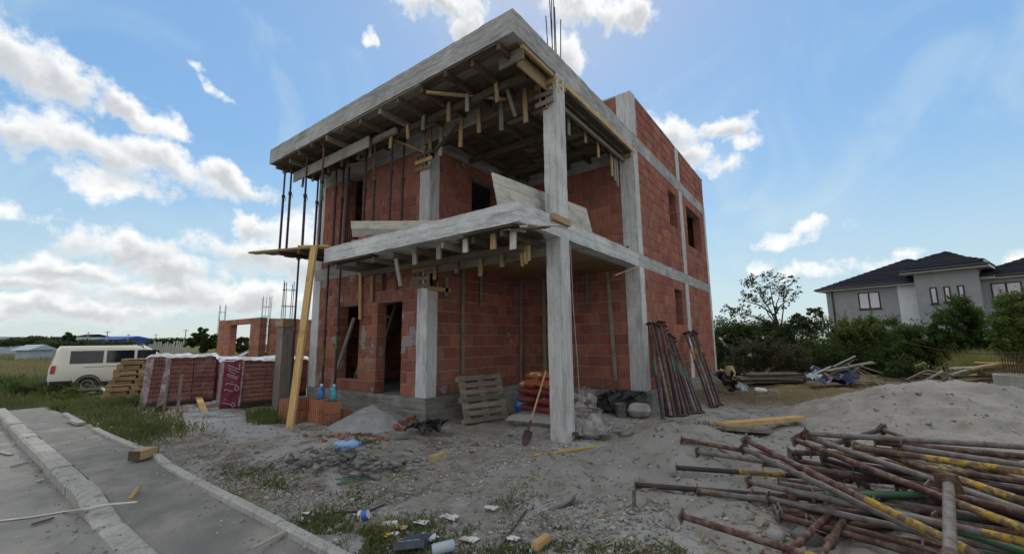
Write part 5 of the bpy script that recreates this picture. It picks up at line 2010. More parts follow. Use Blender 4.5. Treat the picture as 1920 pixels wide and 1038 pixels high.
def tree(name, base, clumps, n, size, m, label, cat='tree', group=None, trunk=None, limbs=0, tr=.08, seed=0, flat=.8, bark='bark', aspect=.5, tufts=9, tk=(.22, .42), sprays=0):
    """clumps: (x, y, z, radius or (rx, ry, rz)); trunk = height where it forks"""
    base = Vector(base)
    root = empty(name, base, label, cat, group)
    rd = random.Random(seed)
    if trunk:
        m_ = MB()
        pts = [base - Vector((0, 0, .2))]
        for i in range(1, 5):
            f_ = i / 4
            pts.append(base + Vector((rd.uniform(-.08, .08) * trunk * .5, rd.uniform(-.08, .08) * trunk * .5, trunk * f_)))
        for i in range(4):
            m_.tube(pts[i], pts[i + 1], tr * (1 - i * .15), tr * (1 - (i + 1) * .15), 8)
        put('trunk', m_, bark, root, True)
        fork = pts[-1]
        for c_ in clumps[:limbs] if limbs else []:
            e = Vector(c_[:3])
            m_ = MB()
            s0 = pts[rd.choice([2, 3, 4])]
            md = s0.lerp(e, .5) + Vector((rd.uniform(-.15, .15), rd.uniform(-.15, .15), rd.uniform(.0, .2))) * (e - s0).length * .5
            m_.tube(s0, md, tr * .45, tr * .3, 6)
            m_.tube(md, e, tr * .3, tr * .1, 6)
            for q in range(5):
                f_ = rd.uniform(.3, 1)
                s1 = md.lerp(e, f_)
                rr_ = c_[3] if not isinstance(c_[3], tuple) else c_[3][0]
                m_.tube(s1, s1 + Vector((rd.uniform(-1, 1), rd.uniform(-1, 1), rd.uniform(-.3, 1))) * rr_ * .8, tr * .12, tr * .04, 4)
            put('limb', m_, bark, root)
    C_ = [c_[:3] for c_ in clumps]
    R_ = [(c_[3] if isinstance(c_[3], tuple) else (c_[3], c_[3], c_[3] * flat)) for c_ in clumps]
    # break every clump into smaller tufts so that gaps show between them
    rg = np.random.default_rng(seed)
    C2, R2 = [], []
    for c_, r_ in zip(C_, R_):
        for q in range(tufts):
            d = rg.normal(size=3)
            d = d / np.linalg.norm(d) * rg.random() ** .35
            C2.append(np.array(c_) + d * np.array(r_) * .85)
            k = rg.uniform(*tk)
            R2.append(np.array(r_) * k)
    Vv, Ff = leaf_arrays(C2, R2, n, size, aspect=aspect, seed=seed)
    if sprays:
        zmin = min(c_[2] - r_[2] for c_, r_ in zip(C_, R_))
        sv = []
        m_ = MB()
        for q in range(sprays):
            i = rg.integers(len(C_))
            d = rg.normal(size=3)
            d[2] = abs(d[2]) * 1.1 + .2
            d /= np.linalg.norm(d)
            L_ = rg.uniform(.75, 1.45)
            s0 = np.array(C_[i]) + d * np.array(R_[i]) * .5
            s1 = np.array(C_[i]) + d * np.array(R_[i]) * L_
            if q % 3 == 0:
                m_.tube(s0, s1, .006, .002, 4, False)
            for f2 in np.linspace(.25, 1.0, 12):
                sv.append(s0 + (s1 - s0) * f2 + rg.normal(size=3) * size * .45)
        put('twigs', m_, bark, root)['kind'] = 'stuff'
        sv = np.array(sv)
        V2, F2 = leaf_arrays(sv, np.full((len(sv), 3), size * .3), len(sv) * 2, size * .9, aspect=aspect, seed=seed + 7)
        Vv, Ff = np.concatenate([Vv, V2]), np.concatenate([Ff, F2 + len(Vv)])
    np_mesh('crown', Vv, Ff, m, root)
    return root


def pxc(lst, D):
    """clumps given by picture bearing and distance: (px, py, radius px[, dD])"""
    out = []
    for c_ in lst:
        p = at(c_[0], c_[1], D + (c_[3] if len(c_) > 3 else 0))
        out.append((p.x, p.y, p.z, c_[2] / FPX * D))
    return out


# ------------------------------------------------------------------ grey house behind the hedge
A0, B0 = at(1548, 545, 35), at(1920, 516, 26.5)
hx = Vector((B0.x - A0.x, B0.y - A0.y, 0)).normalized()
hy = Vector((-hx.y, hx.x, 0))
H0 = Vector((A0.x, A0.y, -.3))
ze = 5.35
gh_ = empty('grey_house', H0, 'grey rendered two storey house with dark tiled hip roof behind the shrubs', 'house')


def HP(x, y, z):
    return H0 + hx * x + hy * y + Vector((0, 0, z + .3))


def hpx(px, py, y=0.0):
    """point where a bearing meets the facade plane y"""
    r = ray(px, py)
    o_ = H0 + hy * y
    k = (o_ - CAM).dot(hy) / r.dot(hy)
    p = CAM + r * k
    return (p - H0).dot(hx), p.z


def hbox(nm, x0, x1, y0, y1, z0, z1, m, par=None):
    m_ = MB()
    m_.prism([HP(x0, y0, z0), HP(x1, y0, z0), HP(x1, y1, z0), HP(x0, y1, z0)], (0, 0, z1 - z0))
    return put(nm, m_, m, par or gh_)


xw0 = hpx(1688, 580)[0]      # white strip
xw1 = hpx(1722, 580)[0]
xb0, xb1 = hpx(1716, 540, -1.0)[0], hpx(1838, 540, -1.0)[0]
XR = 21.0
hbox('wall', 0, xw0, 0, 9, -.3, ze, 'house_render')
hbox('wall', xw0, xw1 + .3, -.04, 9, -.3, ze, 'white_render')
hbox('wall', xb1 - .3, XR, 0, 9, -.3, ze, 'house_render')
hbox('bay_wall', xb0, xb1, -1.0, 5, -.3, ze + .62, 'house_render')


def hip(nm, x0, x1, y0, y1, z, rise, ov=.55):
    """hip roof with separate tile courses on the front and ends"""
    x0, x1, y0, y1 = x0 - ov, x1 + ov, y0 - ov, y1 + ov
    half = min((y1 - y0), (x1 - x0)) / 2
    m_ = MB()
    yc_ = (y0 + y1) / 2
    if x1 - x0 >= y1 - y0:
        r0, r1 = (x0 + half, yc_), (x1 - half, yc_)
    else:
        r0, r1 = ((x0 + x1) / 2, y0 + half), ((x0 + x1) / 2, y1 - half)
    zt_ = z + rise
    c_ = [HP(x0, y0, z), HP(x1, y0, z), HP(x1, y1, z), HP(x0, y1, z)]
    R0, R1 = HP(r0[0], r0[1], zt_), HP(r1[0], r1[1], zt_)
    if x1 - x0 >= y1 - y0:
        m_.mesh(c_ + [R0, R1], [(0, 1, 5, 4), (2, 3, 4, 5), (0, 4, 3), (1, 2, 5)])
        planes = [(c_[0], c_[1], R0, R1), (c_[3], c_[0], R0, R0), (c_[1], c_[2], R1, R1)]
    else:
        m_.mesh(c_ + [R0, R1], [(0, 1, 4), (1, 2, 5, 4), (2, 3, 5), (3, 0, 4, 5)])
        planes = [(c_[0], c_[1], R0, R0), (c_[3], c_[0], R1, R0), (c_[1], c_[2], R0, R1)]
    rf_ = put(nm, m_, 'roof_tile', gh_)
    for (a_, b_, ra, rb) in planes:
        nrm = (b_ - a_).cross(ra - a_).normalized()
        L_ = ((ra + rb) / 2 - (a_ + b_) / 2).length
        n_ = max(3, int(L_ / .36))
        for k in range(n_):
            f0, f1 = k / n_, (k + 1) / n_
            p0, p1, p2, p3 = a_.lerp(ra, f0), b_.lerp(rb, f0), b_.lerp(rb, f1), a_.lerp(ra, f1)
            q = MB()
            lo, hi = nrm * .055, nrm * .012
            q.mesh([p0 + lo, p1 + lo, p2 + hi, p3 + hi, p0 + nrm * .004, p1 + nrm * .004], [(0, 1, 2, 3), (4, 5, 1, 0)])
            put('tile_course', q, 'roof_tile', rf_)
    # gutter and soffit
    hb = MB()
    hb.prism([HP(x0, y0, z - .16), HP(x1, y0, z - .16), HP(x1, y1, z - .16), HP(x0, y1, z - .16)], (0, 0, .155))
    put('eaves', hb, 'white_render', rf_)
    g2 = MB()
    g2.tube(HP(x0, y0 - .05, z - .03), HP(x1, y0 - .05, z - .03), .07, n=8)
    g2.tube(HP(x0 - .05, y0, z - .031), HP(x0 - .05, y1, z - .031), .07, n=8)
    put('gutter', g2, 'window_frame', rf_)
    return rf_


hip('roof', 0, xb0 + 3.2, 0, 9, ze + .02, 2.35)
hip('roof', xb0, xb1, -1.0, 6.0, ze + .66, 1.4, .6)
hip('roof', xb1 - .5, XR, .15, 9.2, ze - .05, 2.25)
hip('roof', 3.6, 8.5, 3.0, 8.5, ze + 1.5, 1.15, .2)


def win(px0, px1, py0, py1, y, panes, m='sky_glass'):
    x0, z1_ = hpx(px0, py0, y)
    x1, z0_ = hpx(px1, py1, y)
    fr = MB()
    tw = .08
    for (a_, b_, c_, d_) in ((x0, x1, z0_, z0_ + tw), (x0, x1, z1_ - tw, z1_), (x0, x0 + tw, z0_ + tw, z1_ - tw), (x1 - tw, x1, z0_ + tw, z1_ - tw)):
        fr.prism([HP(a_, y - .03, c_), HP(b_, y - .03, c_), HP(b_, y - .03, d_), HP(a_, y - .03, d_)], hy * .06)
    for k in range(1, panes):
        xm = x0 + (x1 - x0) * k / panes
        fr.prism([HP(xm - .05, y - .03, z0_ + tw), HP(xm + .05, y - .03, z0_ + tw), HP(xm + .05, y - .03, z1_ - tw), HP(xm - .05, y - .03, z1_ - tw)], hy * .06)
    w = put('window', fr, 'window_frame', gh_)
    for k in range(panes):
        a_, b_ = x0 + tw + (x1 - x0 - 2 * tw) * k / panes + .05 * (k > 0), x0 + tw + (x1 - x0 - 2 * tw) * (k + 1) / panes - .05 * (k < panes - 1)
        q = MB()
        q.prism([HP(a_, y - .012, z0_ + tw), HP(b_, y - .012, z0_ + tw), HP(b_, y - .012, z1_ - tw), HP(a_, y - .012, z1_ - tw)], hy * .01)
        put('pane', q, 'blind_glass', w)
    hb = MB()
    hb.prism([HP(x0 - .08, y - .07, z0_ - .05), HP(x1 + .08, y - .07, z0_ - .05), HP(x1 + .08, y, z0_ - .05), HP(x0 - .08, y, z0_ - .05)], (0, 0, .048))
    put('sill', hb, 'window_frame', w)


mat('blind_glass', (.62, .58, .64), (.56, .53, .60), 3, .08, spec=.8)
win(1608, 1653, 549, 578, 0, 2)
win(1742, 1761, 539, 569, -1.0, 1)
win(1768, 1786, 537, 566, -1.0, 1)
win(1794, 1812, 535, 562, -1.0, 1)
win(1856, 1922, 531, 562, 0, 2)
m_ = MB()
xd = hpx(1563, 570)[0]
m_.tube(HP(xd, -.08, .2), HP(xd, -.08, ze - .1), .05, n=8)
put('downpipe', m_, 'window_frame', gh_)

# ------------------------------------------------------------------ shrubs and trees on the right
leaf_mat('leaf_thin', (.06, .085, .035), (.12, .14, .07), .5)
tb = at(1462, 640, 21)
tree('thin_tree', (tb.x, tb.y, 0), pxc([(1420, 545, 30), (1442, 528, 32), (1470, 540, 28), (1400, 565, 18), (1480, 560, 18), (1432, 570, 18), (1388, 590, 22, -.5), (1462, 552, 20), (1368, 585, 16), (1408, 530, 14), (1455, 580, 14)], 21), 1000, .13, 'leaf_thin',
     'thin open tree with sparse leaves rising above the hedge', trunk=2.6, limbs=9, tr=.10, seed=3, flat=.8, tufts=26, tk=(.12, .26), sprays=45)
tb = at(1510, 640, 20)
tree('young_tree', (tb.x, tb.y, 0), pxc([(1505, 595, 22), (1528, 585, 16), (1492, 605, 18), (1520, 610, 20), (1540, 590, 8)], 20), 2200, .12, 'leaf_thin',
     'small ragged tree beside the corner of the grey house', trunk=1.2, limbs=4, tr=.05, seed=5, tufts=22, tk=(.14, .3))
SH = [
    ('dark_shrub', 'dark evergreen shrub at the far back corner of the unfinished house', [(1355, 628, 34), (1360, 665, 34), (1385, 615, 28), (1345, 690, 26)], 21, 9000, .10, 'leaf_dark'),
    ('dark_shrub', 'dark bush growing under the thin open tree', [(1440, 612, 32), (1475, 615, 26), (1405, 622, 26), (1460, 650, 40), (1500, 640, 30)], 21, 9000, .10, 'leaf_dark'),
    ('dry_shrub', 'broad brownish shrub with dry flower heads before the dark hedge', [(1400, 650, 38), (1445, 648, 42), (1490, 660, 38), (1420, 680, 34), (1470, 688, 32), (1380, 680, 32)], 17, 14000, .085, 'leaf_dry'),
    ('dark_shrub', 'dense dark bush in the middle of the hedge, behind the timber heap', [(1540, 650, 42), (1560, 690, 42), (1600, 665, 40), (1515, 690, 34), (1640, 690, 36)], 18, 14000, .09, 'leaf_dark'),
    ('green_shrub', 'fresh green shrub below the windowed grey wall', [(1590, 605, 30), (1630, 603, 32), (1670, 608, 30), (1610, 630, 32), (1655, 635, 34), (1570, 620, 22)], 19, 13000, .10, 'leaf_light'),
    ('green_shrub', 'mid green leafy shrub before the white wall strip', [(1700, 622, 34), (1730, 615, 30), (1690, 650, 36), (1735, 650, 34), (1665, 665, 34)], 17.5, 12000, .09, 'leaf_mid'),
    ('dark_shrub', 'low dark shrub beside the crossed timber frames', [(1700, 690, 36), (1670, 710, 30), (1740, 705, 34), (1650, 720, 24), (1715, 725, 26)], 15.5, 11000, .075, 'leaf_dark'),
    ('rust_shrub', 'small reddish brown withered shrub beside the yellow reeds', [(1805, 672, 20), (1795, 690, 22), (1815, 695, 18)], 15.5, 3500, .07, 'leaf_dry'),
    ('green_shrub', 'arching green willow like shrub hiding the narrow windows', [(1800, 575, 34), (1775, 600, 32), (1825, 600, 34), (1810, 630, 36), (1765, 635, 30), (1840, 640, 30), (1800, 555, 18)], 17, 13000, .10, 'leaf_mid'),
    ('dark_shrub', 'dark shrub behind the yellow reeds', [(1780, 665, 34), (1840, 660, 36), (1870, 650, 34), (1900, 660, 36)], 17.5, 9000, .09, 'leaf_dark'),
    ('dark_shrub', 'low dark shrub behind the beam stack and bars', [(1845, 630, 30), (1880, 628, 30), (1865, 655, 30), (1905, 650, 30)], 16.8, 9000, .09, 'leaf_dark'),
    ('green_tree', 'leafy green tree at the right edge before the grey house', [(1905, 570, 34), (1890, 610, 38), (1925, 610, 40), (1900, 650, 34), (1930, 560, 30), (1875, 640, 26), (1945, 640, 40)], 14, 12000, .09, 'leaf_light'),
]
for k, (nm, lab, cl, D, n, sz, mm) in enumerate(SH):
    bp_ = at(cl[0][0], 700, D)
    tree(nm, (bp_.x, bp_.y, 0), [(c_[0], c_[1], c_[2], (c_[3], c_[3] * 1.25, c_[3] * .95)) for c_ in pxc([(q_[0], q_[1] + (4 if 'tree' in nm else 14), q_[2] * .92) for q_ in cl], D)], int(n * 1.5), sz * .95, mm, lab, 'tree' if 'tree' in nm else 'shrub', 'shrubs and trees behind the site', trunk=.9, limbs=3, tr=.05, seed=20 + k, tufts=26, tk=(.16, .34), sprays=150)
# far trees left of the frame
FT = [('far_tree', 'dark round tree standing beyond the half built walls', [(380, 625, 16), (365, 635, 14), (398, 634, 14), (385, 645, 20), (355, 645, 12), (405, 645, 14)], 60, 6000, .32, 'leaf_dark'),
      ('far_tree', 'dark conifer seen through the window opening of the shell', [(458, 640, 14), (452, 652, 14), (466, 648, 12)], 60, 3000, .3, 'leaf_dark'),
      ('far_tree', 'small tree on the horizon before the white flat house', [(128, 629, 9), (120, 637, 10), (138, 636, 9), (112, 641, 8)], 90, 2500, .4, 'leaf_dark')]
for k, (nm, lab, cl, D, n, sz, mm) in enumerate(FT):
    bp_ = at(cl[0][0], 650, D)
    tree(nm, (bp_.x, bp_.y, -.6), pxc(cl, D), n, sz, mm, lab, 'tree', None, trunk=1.5, tr=.15, seed=50 + k)
cl = []
for px in range(-30, 250, 9):
    cl.append((px, 644 + random.uniform(-2, 2) + (2 if px > 100 else 0), random.uniform(4, 7), random.uniform(-8, 8)))
for px in range(60, 118, 7):
    cl.append((px, 641 + random.uniform(-2, 2), 7))
for px in range(290, 412, 8):
    cl.append((px, 642 + random.uniform(-1, 2), random.uniform(5, 8), 10))
c2 = pxc([(c_[0], c_[1] - 1.5, c_[2] * 1.25) + tuple(c_[3:]) for c_ in cl], 95)
Vv, Ff = leaf_arrays([c_[:3] for c_ in c2], [(c_[3] * 1.6, c_[3] * 2, c_[3]) for c_ in c2], 16000, .5, seed=77)
o = np_mesh('treeline', Vv, Ff, 'leaf_far')
tag(o, 'low green treeline along the far edge of the field', 'treeline', kind='stuff')
cl = []
for px in range(1340, 1560, 11):
    cl.append((px, 612 + random.uniform(-10, 14), random.uniform(10, 18), random.uniform(-4, 6)))
for px in range(1540, 1960, 14):
    cl.append((px, 655 + random.uniform(-10, 10), random.uniform(16, 24), random.uniform(-3, 3)))
c2 = pxc(cl, 27)
Vv, Ff = leaf_arrays([c_[:3] for c_ in c2], [(c_[3] * 1.2, c_[3] * 1.5, c_[3] * 1.3) for c_ in c2], 26000, .16, seed=78)
o = np_mesh('undergrowth', Vv, Ff, 'leaf_dark')
tag(o, 'dark mass of undergrowth behind the hedge shrubs', 'undergrowth', kind='stuff')

# ------------------------------------------------------------------ timber heaps at the back
def loose(px0, py0, z0, px1, py1, z1, w_, t_, m, D=None):
    pass


def beam_at(a_, c_, D0, D1, w_, t_, m, label, group, name='plank', up=(0, 0, 1)):
    p, q = at(a_[0], a_[1], D0), at(c_[0], c_[1], D1)
    return single(name, MB().bar(p, q, w_, t_, up, .02), m, label, 'plank', group)


# low stack beside the far corner
for k in range(9):
    lv = k // 3
    a_ = (1372 + random.uniform(0, 20) + lv * 6, 716 - lv * 6.5 - (k % 3) * 1.6)
    c_ = (1500 + random.uniform(0, 25) - lv * 10, 716 - lv * 6.5 - (k % 3) * 1.6 + random.uniform(-2, 1))
    beam_at(a_, c_, 13.0 + (k % 3) * .35, 14.2 + (k % 3) * .35, .16, .06, ['wood_form', 'wood_old', 'wood_form', 'wood_old'][k % 4],
            'weathered plank in the low stack by the far house corner, %s layer, %s row' % (order[lv], ['front', 'middle', 'back'][k % 3]), 'planks in the low stack')
# tangled heap over a dark tarp
D = 13.2
p = at(1575, 706, D)
sheet('tarp', [at(1505, 713, D - .6), at(1612, 718, D - .7), at(1600, 692, D + .6), at(1520, 694, D + .5)], 'tarp_navy', 'dark blue tarp under the tangled heap of boards', 'tarp', .22, 18, 31.0)
sheet('plastic_sheet', [at(1512, 706, D - .75), at(1530, 711, D - .8), at(1545, 703, D - .6), at(1520, 698, D - .5)], 'sheet_pale', 'pale blue plastic scrap at the end of the dark tarp', 'sheet', .10, 10, 33.0)
heap = [((1535, 700), (1604, 667)), ((1545, 705), (1600, 675)), ((1550, 695), (1635, 678)), ((1570, 690), (1640, 680)), ((1590, 682), (1660, 714)), ((1600, 690), (1652, 722)), ((1585, 700), (1625, 722)),
        ((1518, 705), (1560, 686)), ((1530, 710), (1585, 690)), ((1615, 700), (1668, 724)), ((1560, 686), (1612, 700)), ((1575, 715), (1640, 716)), ((1597, 688), (1597, 710)), ((1620, 682), (1590, 702)),
        ((1540, 694), (1562, 712)), ((1606, 684), (1650, 698)), ((1555, 700), (1645, 705)), ((1580, 680), (1552, 705))]
for k, (a_, c_) in enumerate(heap):
    steep = abs(a_[1] - c_[1]) > 18
    side = ['toward the hedge', 'across the tarp', 'toward the sand heap'][k % 3]
    beam_at(a_, c_, D + random.uniform(-.5, .5), D + random.uniform(-.5, .5), random.choice([.06, .09, .12]), .03, ['wood_grey', 'wood_mid', 'wood_old', 'wood_grey', 'wood_mid'][k % 5],
            'loose board in the tangled heap over the dark tarp', 'boards in the tangled heap')
# crossed frames and stacked beams further right
D = 12.6
fr = [((1645, 707), (1760, 720)), ((1700, 712), (1738, 694)), ((1736, 694), (1790, 700)), ((1732, 700), (1785, 705)), ((1722, 705), (1775, 711)), ((1730, 715), (1768, 696)), ((1755, 722), (1775, 708)), ((1660, 712), (1800, 722)),
      ((1775, 722), (1788, 702)), ((1695, 718), (1800, 726))]
for k, (a_, c_) in enumerate(fr):
    beam_at(a_, c_, D - .1 * k, D - .1 * k + .3, .07, .05, ['wood_old', 'wood_form', 'wood_old'][k % 3], 'thin brown batten among the crossed frames behind the sand heap', 'battens of the crossed frames')
bs = [((1783, 703), (1815, 694), .12, .06, 'wood_grey'), ((1788, 712), (1882, 694), .22, .06, 'wood_new'), ((1790, 714), (1890, 700), .2, .05, 'wood_mid'), ((1784, 690), (1860, 687), .10, .05, 'wood_white'),
      ((1815, 691), (1880, 681), .16, .05, 'wood_mid'), ((1833, 679), (1898, 680), .12, .04, 'wood_new'), ((1795, 716), (1895, 712), .18, .06, 'wood_form'), ((1800, 722), (1900, 718), .2, .07, 'wood_form'),
      ((1790, 706), (1895, 704), .18, .06, 'wood_form'), ((1865, 719), (1900, 721), .14, .06, 'foam_yellow'), ((1840, 700), (1900, 691), .16, .06, 'wood_form'), ((1780, 724), (1800, 700), .08, .04, 'wood_grey')]
nmz = ['short grey board lying across the beam stack', 'wide yellow board on the beam stack at the right', 'second brown board under the wide yellow one', 'thin whitish board sticking out of the beam stack', 'brown board slanting up over the beam stack',
       'topmost pale yellow board of the beam stack', 'dark beam in the middle of the stack', 'lowest dark beam of the stack on the ground', 'dark beam just below the yellow board', 'mossy yellow block at the end of the beam stack', 'dark beam leaning toward the concrete ring', 'grey batten leaning against the beam stack']
for (a_, c_, w_, t_, mm), lab in zip(bs, nmz):
    beam_at(a_, c_, 11.6, 12.4, w_, t_, mm, lab, 'beams stacked at the right')
# yellow planks on the sand in front
for k, (a_, c_, mm, lab) in enumerate((((1350, 801), (1500, 778), 'wood_new', 'wide yellow plank lying on the sand behind the steel props'), ((1352, 808), (1440, 795), 'wood_old', 'grey brown board under the wide yellow plank'))):
    pa, pb = gz(*a_, .2), gz(*c_, .2)
    pa.z, pb.z = gh(pa.x, pa.y) + .09 - .05 * k, gh(pb.x, pb.y) + .07 - .05 * k
    single('plank', MB().bar(pa, pb, .19, .055, jag=.02), mm, lab, 'plank')
# concrete ring and bars at the right edge
rp = at(1925, 735, 10.4)
single('concrete_ring', MB().lathe((rp.x, rp.y, -.2), [(.52, 0), (.52, .72), (.45, .72), (.45, .1)], 28), 'kerb', 'pale concrete well ring beside the beam stack', 'ring', sm=True)
root = empty('bar_fence', (at(1890, 700, 11.5)), 'row of thin rusty bars standing behind the concrete ring', 'bars')
for k in range(9):
    p = at(1886 + k * 5, 712, 11.3)
    q = p + Vector((0, 0, random.uniform(.62, .72)))
    put('bar', MB().tube(p, q, .011, n=5), 'rebar', root)
# wire between the shrubs
p, q = at(1690, 640, 14.5), at(1960, 655, 12.5)
single('wire', MB().path([p.lerp(q, i / 12) - Vector((0, 0, .25 * math.sin(math.pi * i / 12))) for i in range(13)], .012, 5), 'rebar', 'thin dark wire sagging before the shrubs and yellow reeds', 'wire')
# scrap by the far house corner
c_ = at(1362, 718, 11.8)
sheet('black_bag', [at(1340, 700, 12), at(1365, 730, 11.6), at(1385, 728, 11.5), at(1368, 698, 12)], 'plastic_black', 'dark sacks dumped at the far corner of the house', 'bags', .22, 14, 41.0)
sheet('plastic_sheet', [at(1345, 694, 12.2), at(1362, 706, 12.0), at(1374, 704, 12.1), at(1370, 692, 12.3)], 'cardboard', 'tan sheet draped over the dark sacks at the house corner', 'sheet', .12, 12, 43.0)
single('board', MB().lathe(at(1369, 705, 12.0), [(.02, 0), (.13, .0), (.15, .12), (.10, .28), (.02, .30)], 10), 'cardboard', 'rounded tan sack standing on the dark sacks', 'sack', sm=True)
sheet('plastic_sheet', [at(1380, 726, 11.4), at(1402, 734, 11.3), at(1400, 724, 11.4), at(1384, 716, 11.5)], 'sheet_pale', 'grey blue plastic scrap lying beside the dark sacks', 'sheet', .08, 10, 47.0)
c_ = gz(1426, 733, .05)
bag('plastic_bag', (c_.x, c_.y, gh(c_.x, c_.y)), (.30, .24, .14), .2, 'plastic_white', 'small white bag lying on the brown earth', None, 51)

# ------------------------------------------------------------------ heap of steel props on the sand
def lay(a_, c_, za, zb, L, label, outer, inner, bands=(), flip=False, ps=.047, r=.0245, split=.60):
    """a prop lying from bearing a_ toward bearing c_ (heights za, zb above the datum), L long"""
    p, q = gz(a_[0], a_[1], za), gz(c_[0], c_[1], zb)
    d_ = (q - p).normalized()
    e = p + d_ * L
    if e.z < gh(e.x, e.y) + .04:
        e.z = gh(e.x, e.y) + .04
    if p.z < gh(p.x, p.y) + .04:
        p.z = gh(p.x, p.y) + .045
    return steel_prop(p, e, label, 'steel props heaped on the sand', outer, inner, r, split, bands, ps)


PZ = [
    ((1278, 966), (1470, 1026), .12, .12, 2.6, 'nearest red steel prop with a yellow band, lying alone in front of the heap', 'steel_red', 'rust', ((.30, .58, 'paint_yellow'),)),
    ((1405, 902), (1752, 978), .26, .30, 3.0, 'grey steel prop with a long yellow band low at the front of the heap', 'steel_grey', 'steel_dark', ((.46, .58, 'paint_yellow'), (.85, .95, 'paint_green'))),
    ((1441, 934), (1800, 1012), .18, .18, 3.0, 'brown grey prop with round foot plate at the front of the heap', 'steel_grey', 'rust', ()),
    ((1308, 924), (1436, 941), .10, .10, 2.2, 'pale grey prop lying half in the sand at the heap front', 'steel_grey', 'steel_grey', ()),
    ((1190, 911), (1436, 931), .10, .10, 2.2, 'thin dark prop with cross plate reaching farthest out over the sand', 'steel_dark', 'steel_dark', ()),
    ((1268, 876), (1415, 886), .18, .20, 2.4, 'dark prop with worn yellow band beside the pale fork handle', 'steel_dark', 'rust', ((.24, .40, 'paint_yellow'),)),
    ((1308, 850), (1438, 868), .22, .25, 2.6, 'grey prop with tilted plate at the back left of the heap', 'steel_grey', 'rust', ()),
    ((1278, 830), (1390, 849), .28, .24, 2.5, 'reddish prop at the back left corner of the heap', 'steel_red', 'steel_grey', ()),
    ((1398, 824), (1560, 904), .55, .42, 3.1, 'red prop with bright yellow band slanting down across the heap', 'steel_red', 'steel_grey', ((.345, .52, 'paint_yellow'),)),
    ((1395, 840), (1560, 918), .45, .34, 3.0, 'grey brown prop lying just under the bright banded red one', 'steel_grey', 'steel_red', ()),
    ((1492, 824), (1700, 905), .55, .45, 3.1, 'dark red prop with orange yellow band in the middle of the heap', 'steel_red', 'rust', ((.40, .58, 'paint_yellow'),)),
    ((1507, 816), (1760, 902), .58, .46, 3.2, 'grey prop turning dark red along the top of the heap', 'steel_grey', 'steel_red', ()),
    ((1512, 812), (1740, 826), .62, .60, 2.9, 'grey prop with green collar crossing the back of the heap', 'steel_grey', 'steel_dark', ((.62, .80, 'paint_green'),)),
    ((1600, 838), (1920, 884), .56, .56, 3.0, 'long rusty prop with mustard band high on the heap', 'rust', 'rust', ((.14, .42, 'paint_yellow'),)),
    ((1640, 828), (1919, 855), .56, .56, 3.0, 'prop with long green end at the back of the heap', 'rust', 'paint_green', ()),
    ((1690, 838), (1870, 865), .58, .56, 2.6, 'pale grey prop with yellow tip at the back of the heap', 'steel_grey', 'rust', ((.93, .99, 'paint_yellow'),)),
    ((1590, 828), (1919, 938), .55, .46, 3.2, 'rusty prop with green lower half crossing the heap', 'rust', 'paint_green', ((.25, .36, 'paint_yellow'),)),
    ((1523, 927), (1760, 927), .24, .30, 3.0, 'green and blue prop with thick collar inside the heap', 'paint_green', 'paint_blue', ()),
    ((1620, 912), (1546, 1033), .20, .10, 2.0, 'rusty prop lying crosswise under the front of the heap', 'rust', 'steel_red', ()),
    ((1556, 962), (1500, 1016), .16, .10, 1.6, 'short dark red prop poking out toward the road side', 'steel_red', 'rust', ()),
    ((1640, 944), (1727, 972), .26, .24, 2.4, 'dark prop with green stripe low inside the heap', 'steel_dark', 'rust', ((.05, .40, 'paint_green'),)),
    ((1740, 915), (1920, 961), .42, .40, 2.6, 'dull red prop at the right of the upright grey one', 'rust', 'steel_grey', ()),
    ((1790, 980), (1920, 1001), .26, .26, 2.4, 'red prop with short green band at the right front', 'steel_red', 'rust', ((.38, .58, 'paint_green'),)),
    ((1752, 972), (1890, 1021), .24, .20, 2.4, 'rusty prop with heavy collar at the right front', 'rust', 'rust', ()),
    ((1655, 804), (1596, 822), .50, .44, 1.3, 'dark prop end rising at the back, forming a peak', 'steel_dark', 'steel_dark', ()),
    ((1657, 805), (1700, 821), .50, .46, 1.6, 'pale prop running down from the peak at the back', 'steel_grey', 'rust', ()),
    ((1520, 846), (1760, 880), .46, .46, 2.9, 'rusty prop buried in the middle of the heap', 'rust', 'rust', ((.2, .34, 'paint_yellow'),)),
    ((1545, 860), (1780, 930), .38, .34, 2.9, 'dark prop in the shade of the heap, beside its centre', 'steel_dark', 'steel_red', ()),
    ((1430, 868), (1700, 905), .32, .30, 3.0, 'brown prop under the bright banded red one', 'rust', 'rust', ()),
    ((1460, 905), (1760, 955), .22, .22, 3.0, 'grey prop inside the heap above the front pair', 'steel_grey', 'steel_dark', ()),
    ((1600, 870), (1880, 915), .40, .38, 3.0, 'dark prop under the mustard banded one', 'steel_dark', 'rust', ()),
    ((1650, 890), (1900, 980), .34, .30, 3.0, 'rusty brown prop under the orange banded one', 'rust', 'steel_red', ()),
    ((1480, 848), (1620, 850), .42, .44, 2.6, 'rusty prop with yellow sleeve at the back left of the heap', 'rust', 'steel_red', ((.16, .34, 'paint_yellow'),)),
]
for (a_, c_, za, zb, L_, lab, o_, i_, bands) in PZ:
    lay(a_, c_, za, zb, L_, lab, o_, i_, bands)
rq = random.Random(3)
for k in range(40):
    ax_, ay_ = rq.uniform(1450, 1740), rq.uniform(840, 985)
    zz = .10 + .30 * max(0, 1 - abs(ay_ - 880) / 100) * rq.random()
    lay((ax_, ay_), (ax_ + 260, ay_ + rq.uniform(0, 75)), zz, zz * .9, rq.uniform(2.4, 3.0), 'dull rusty prop in the dark inside of the prop heap', rq.choice(['rust', 'steel_dark', 'steel_grey', 'rust']), rq.choice(['rust', 'steel_dark', 'steel_red']), ((.3, .42, 'paint_green'),) if k % 6 == 0 else ())
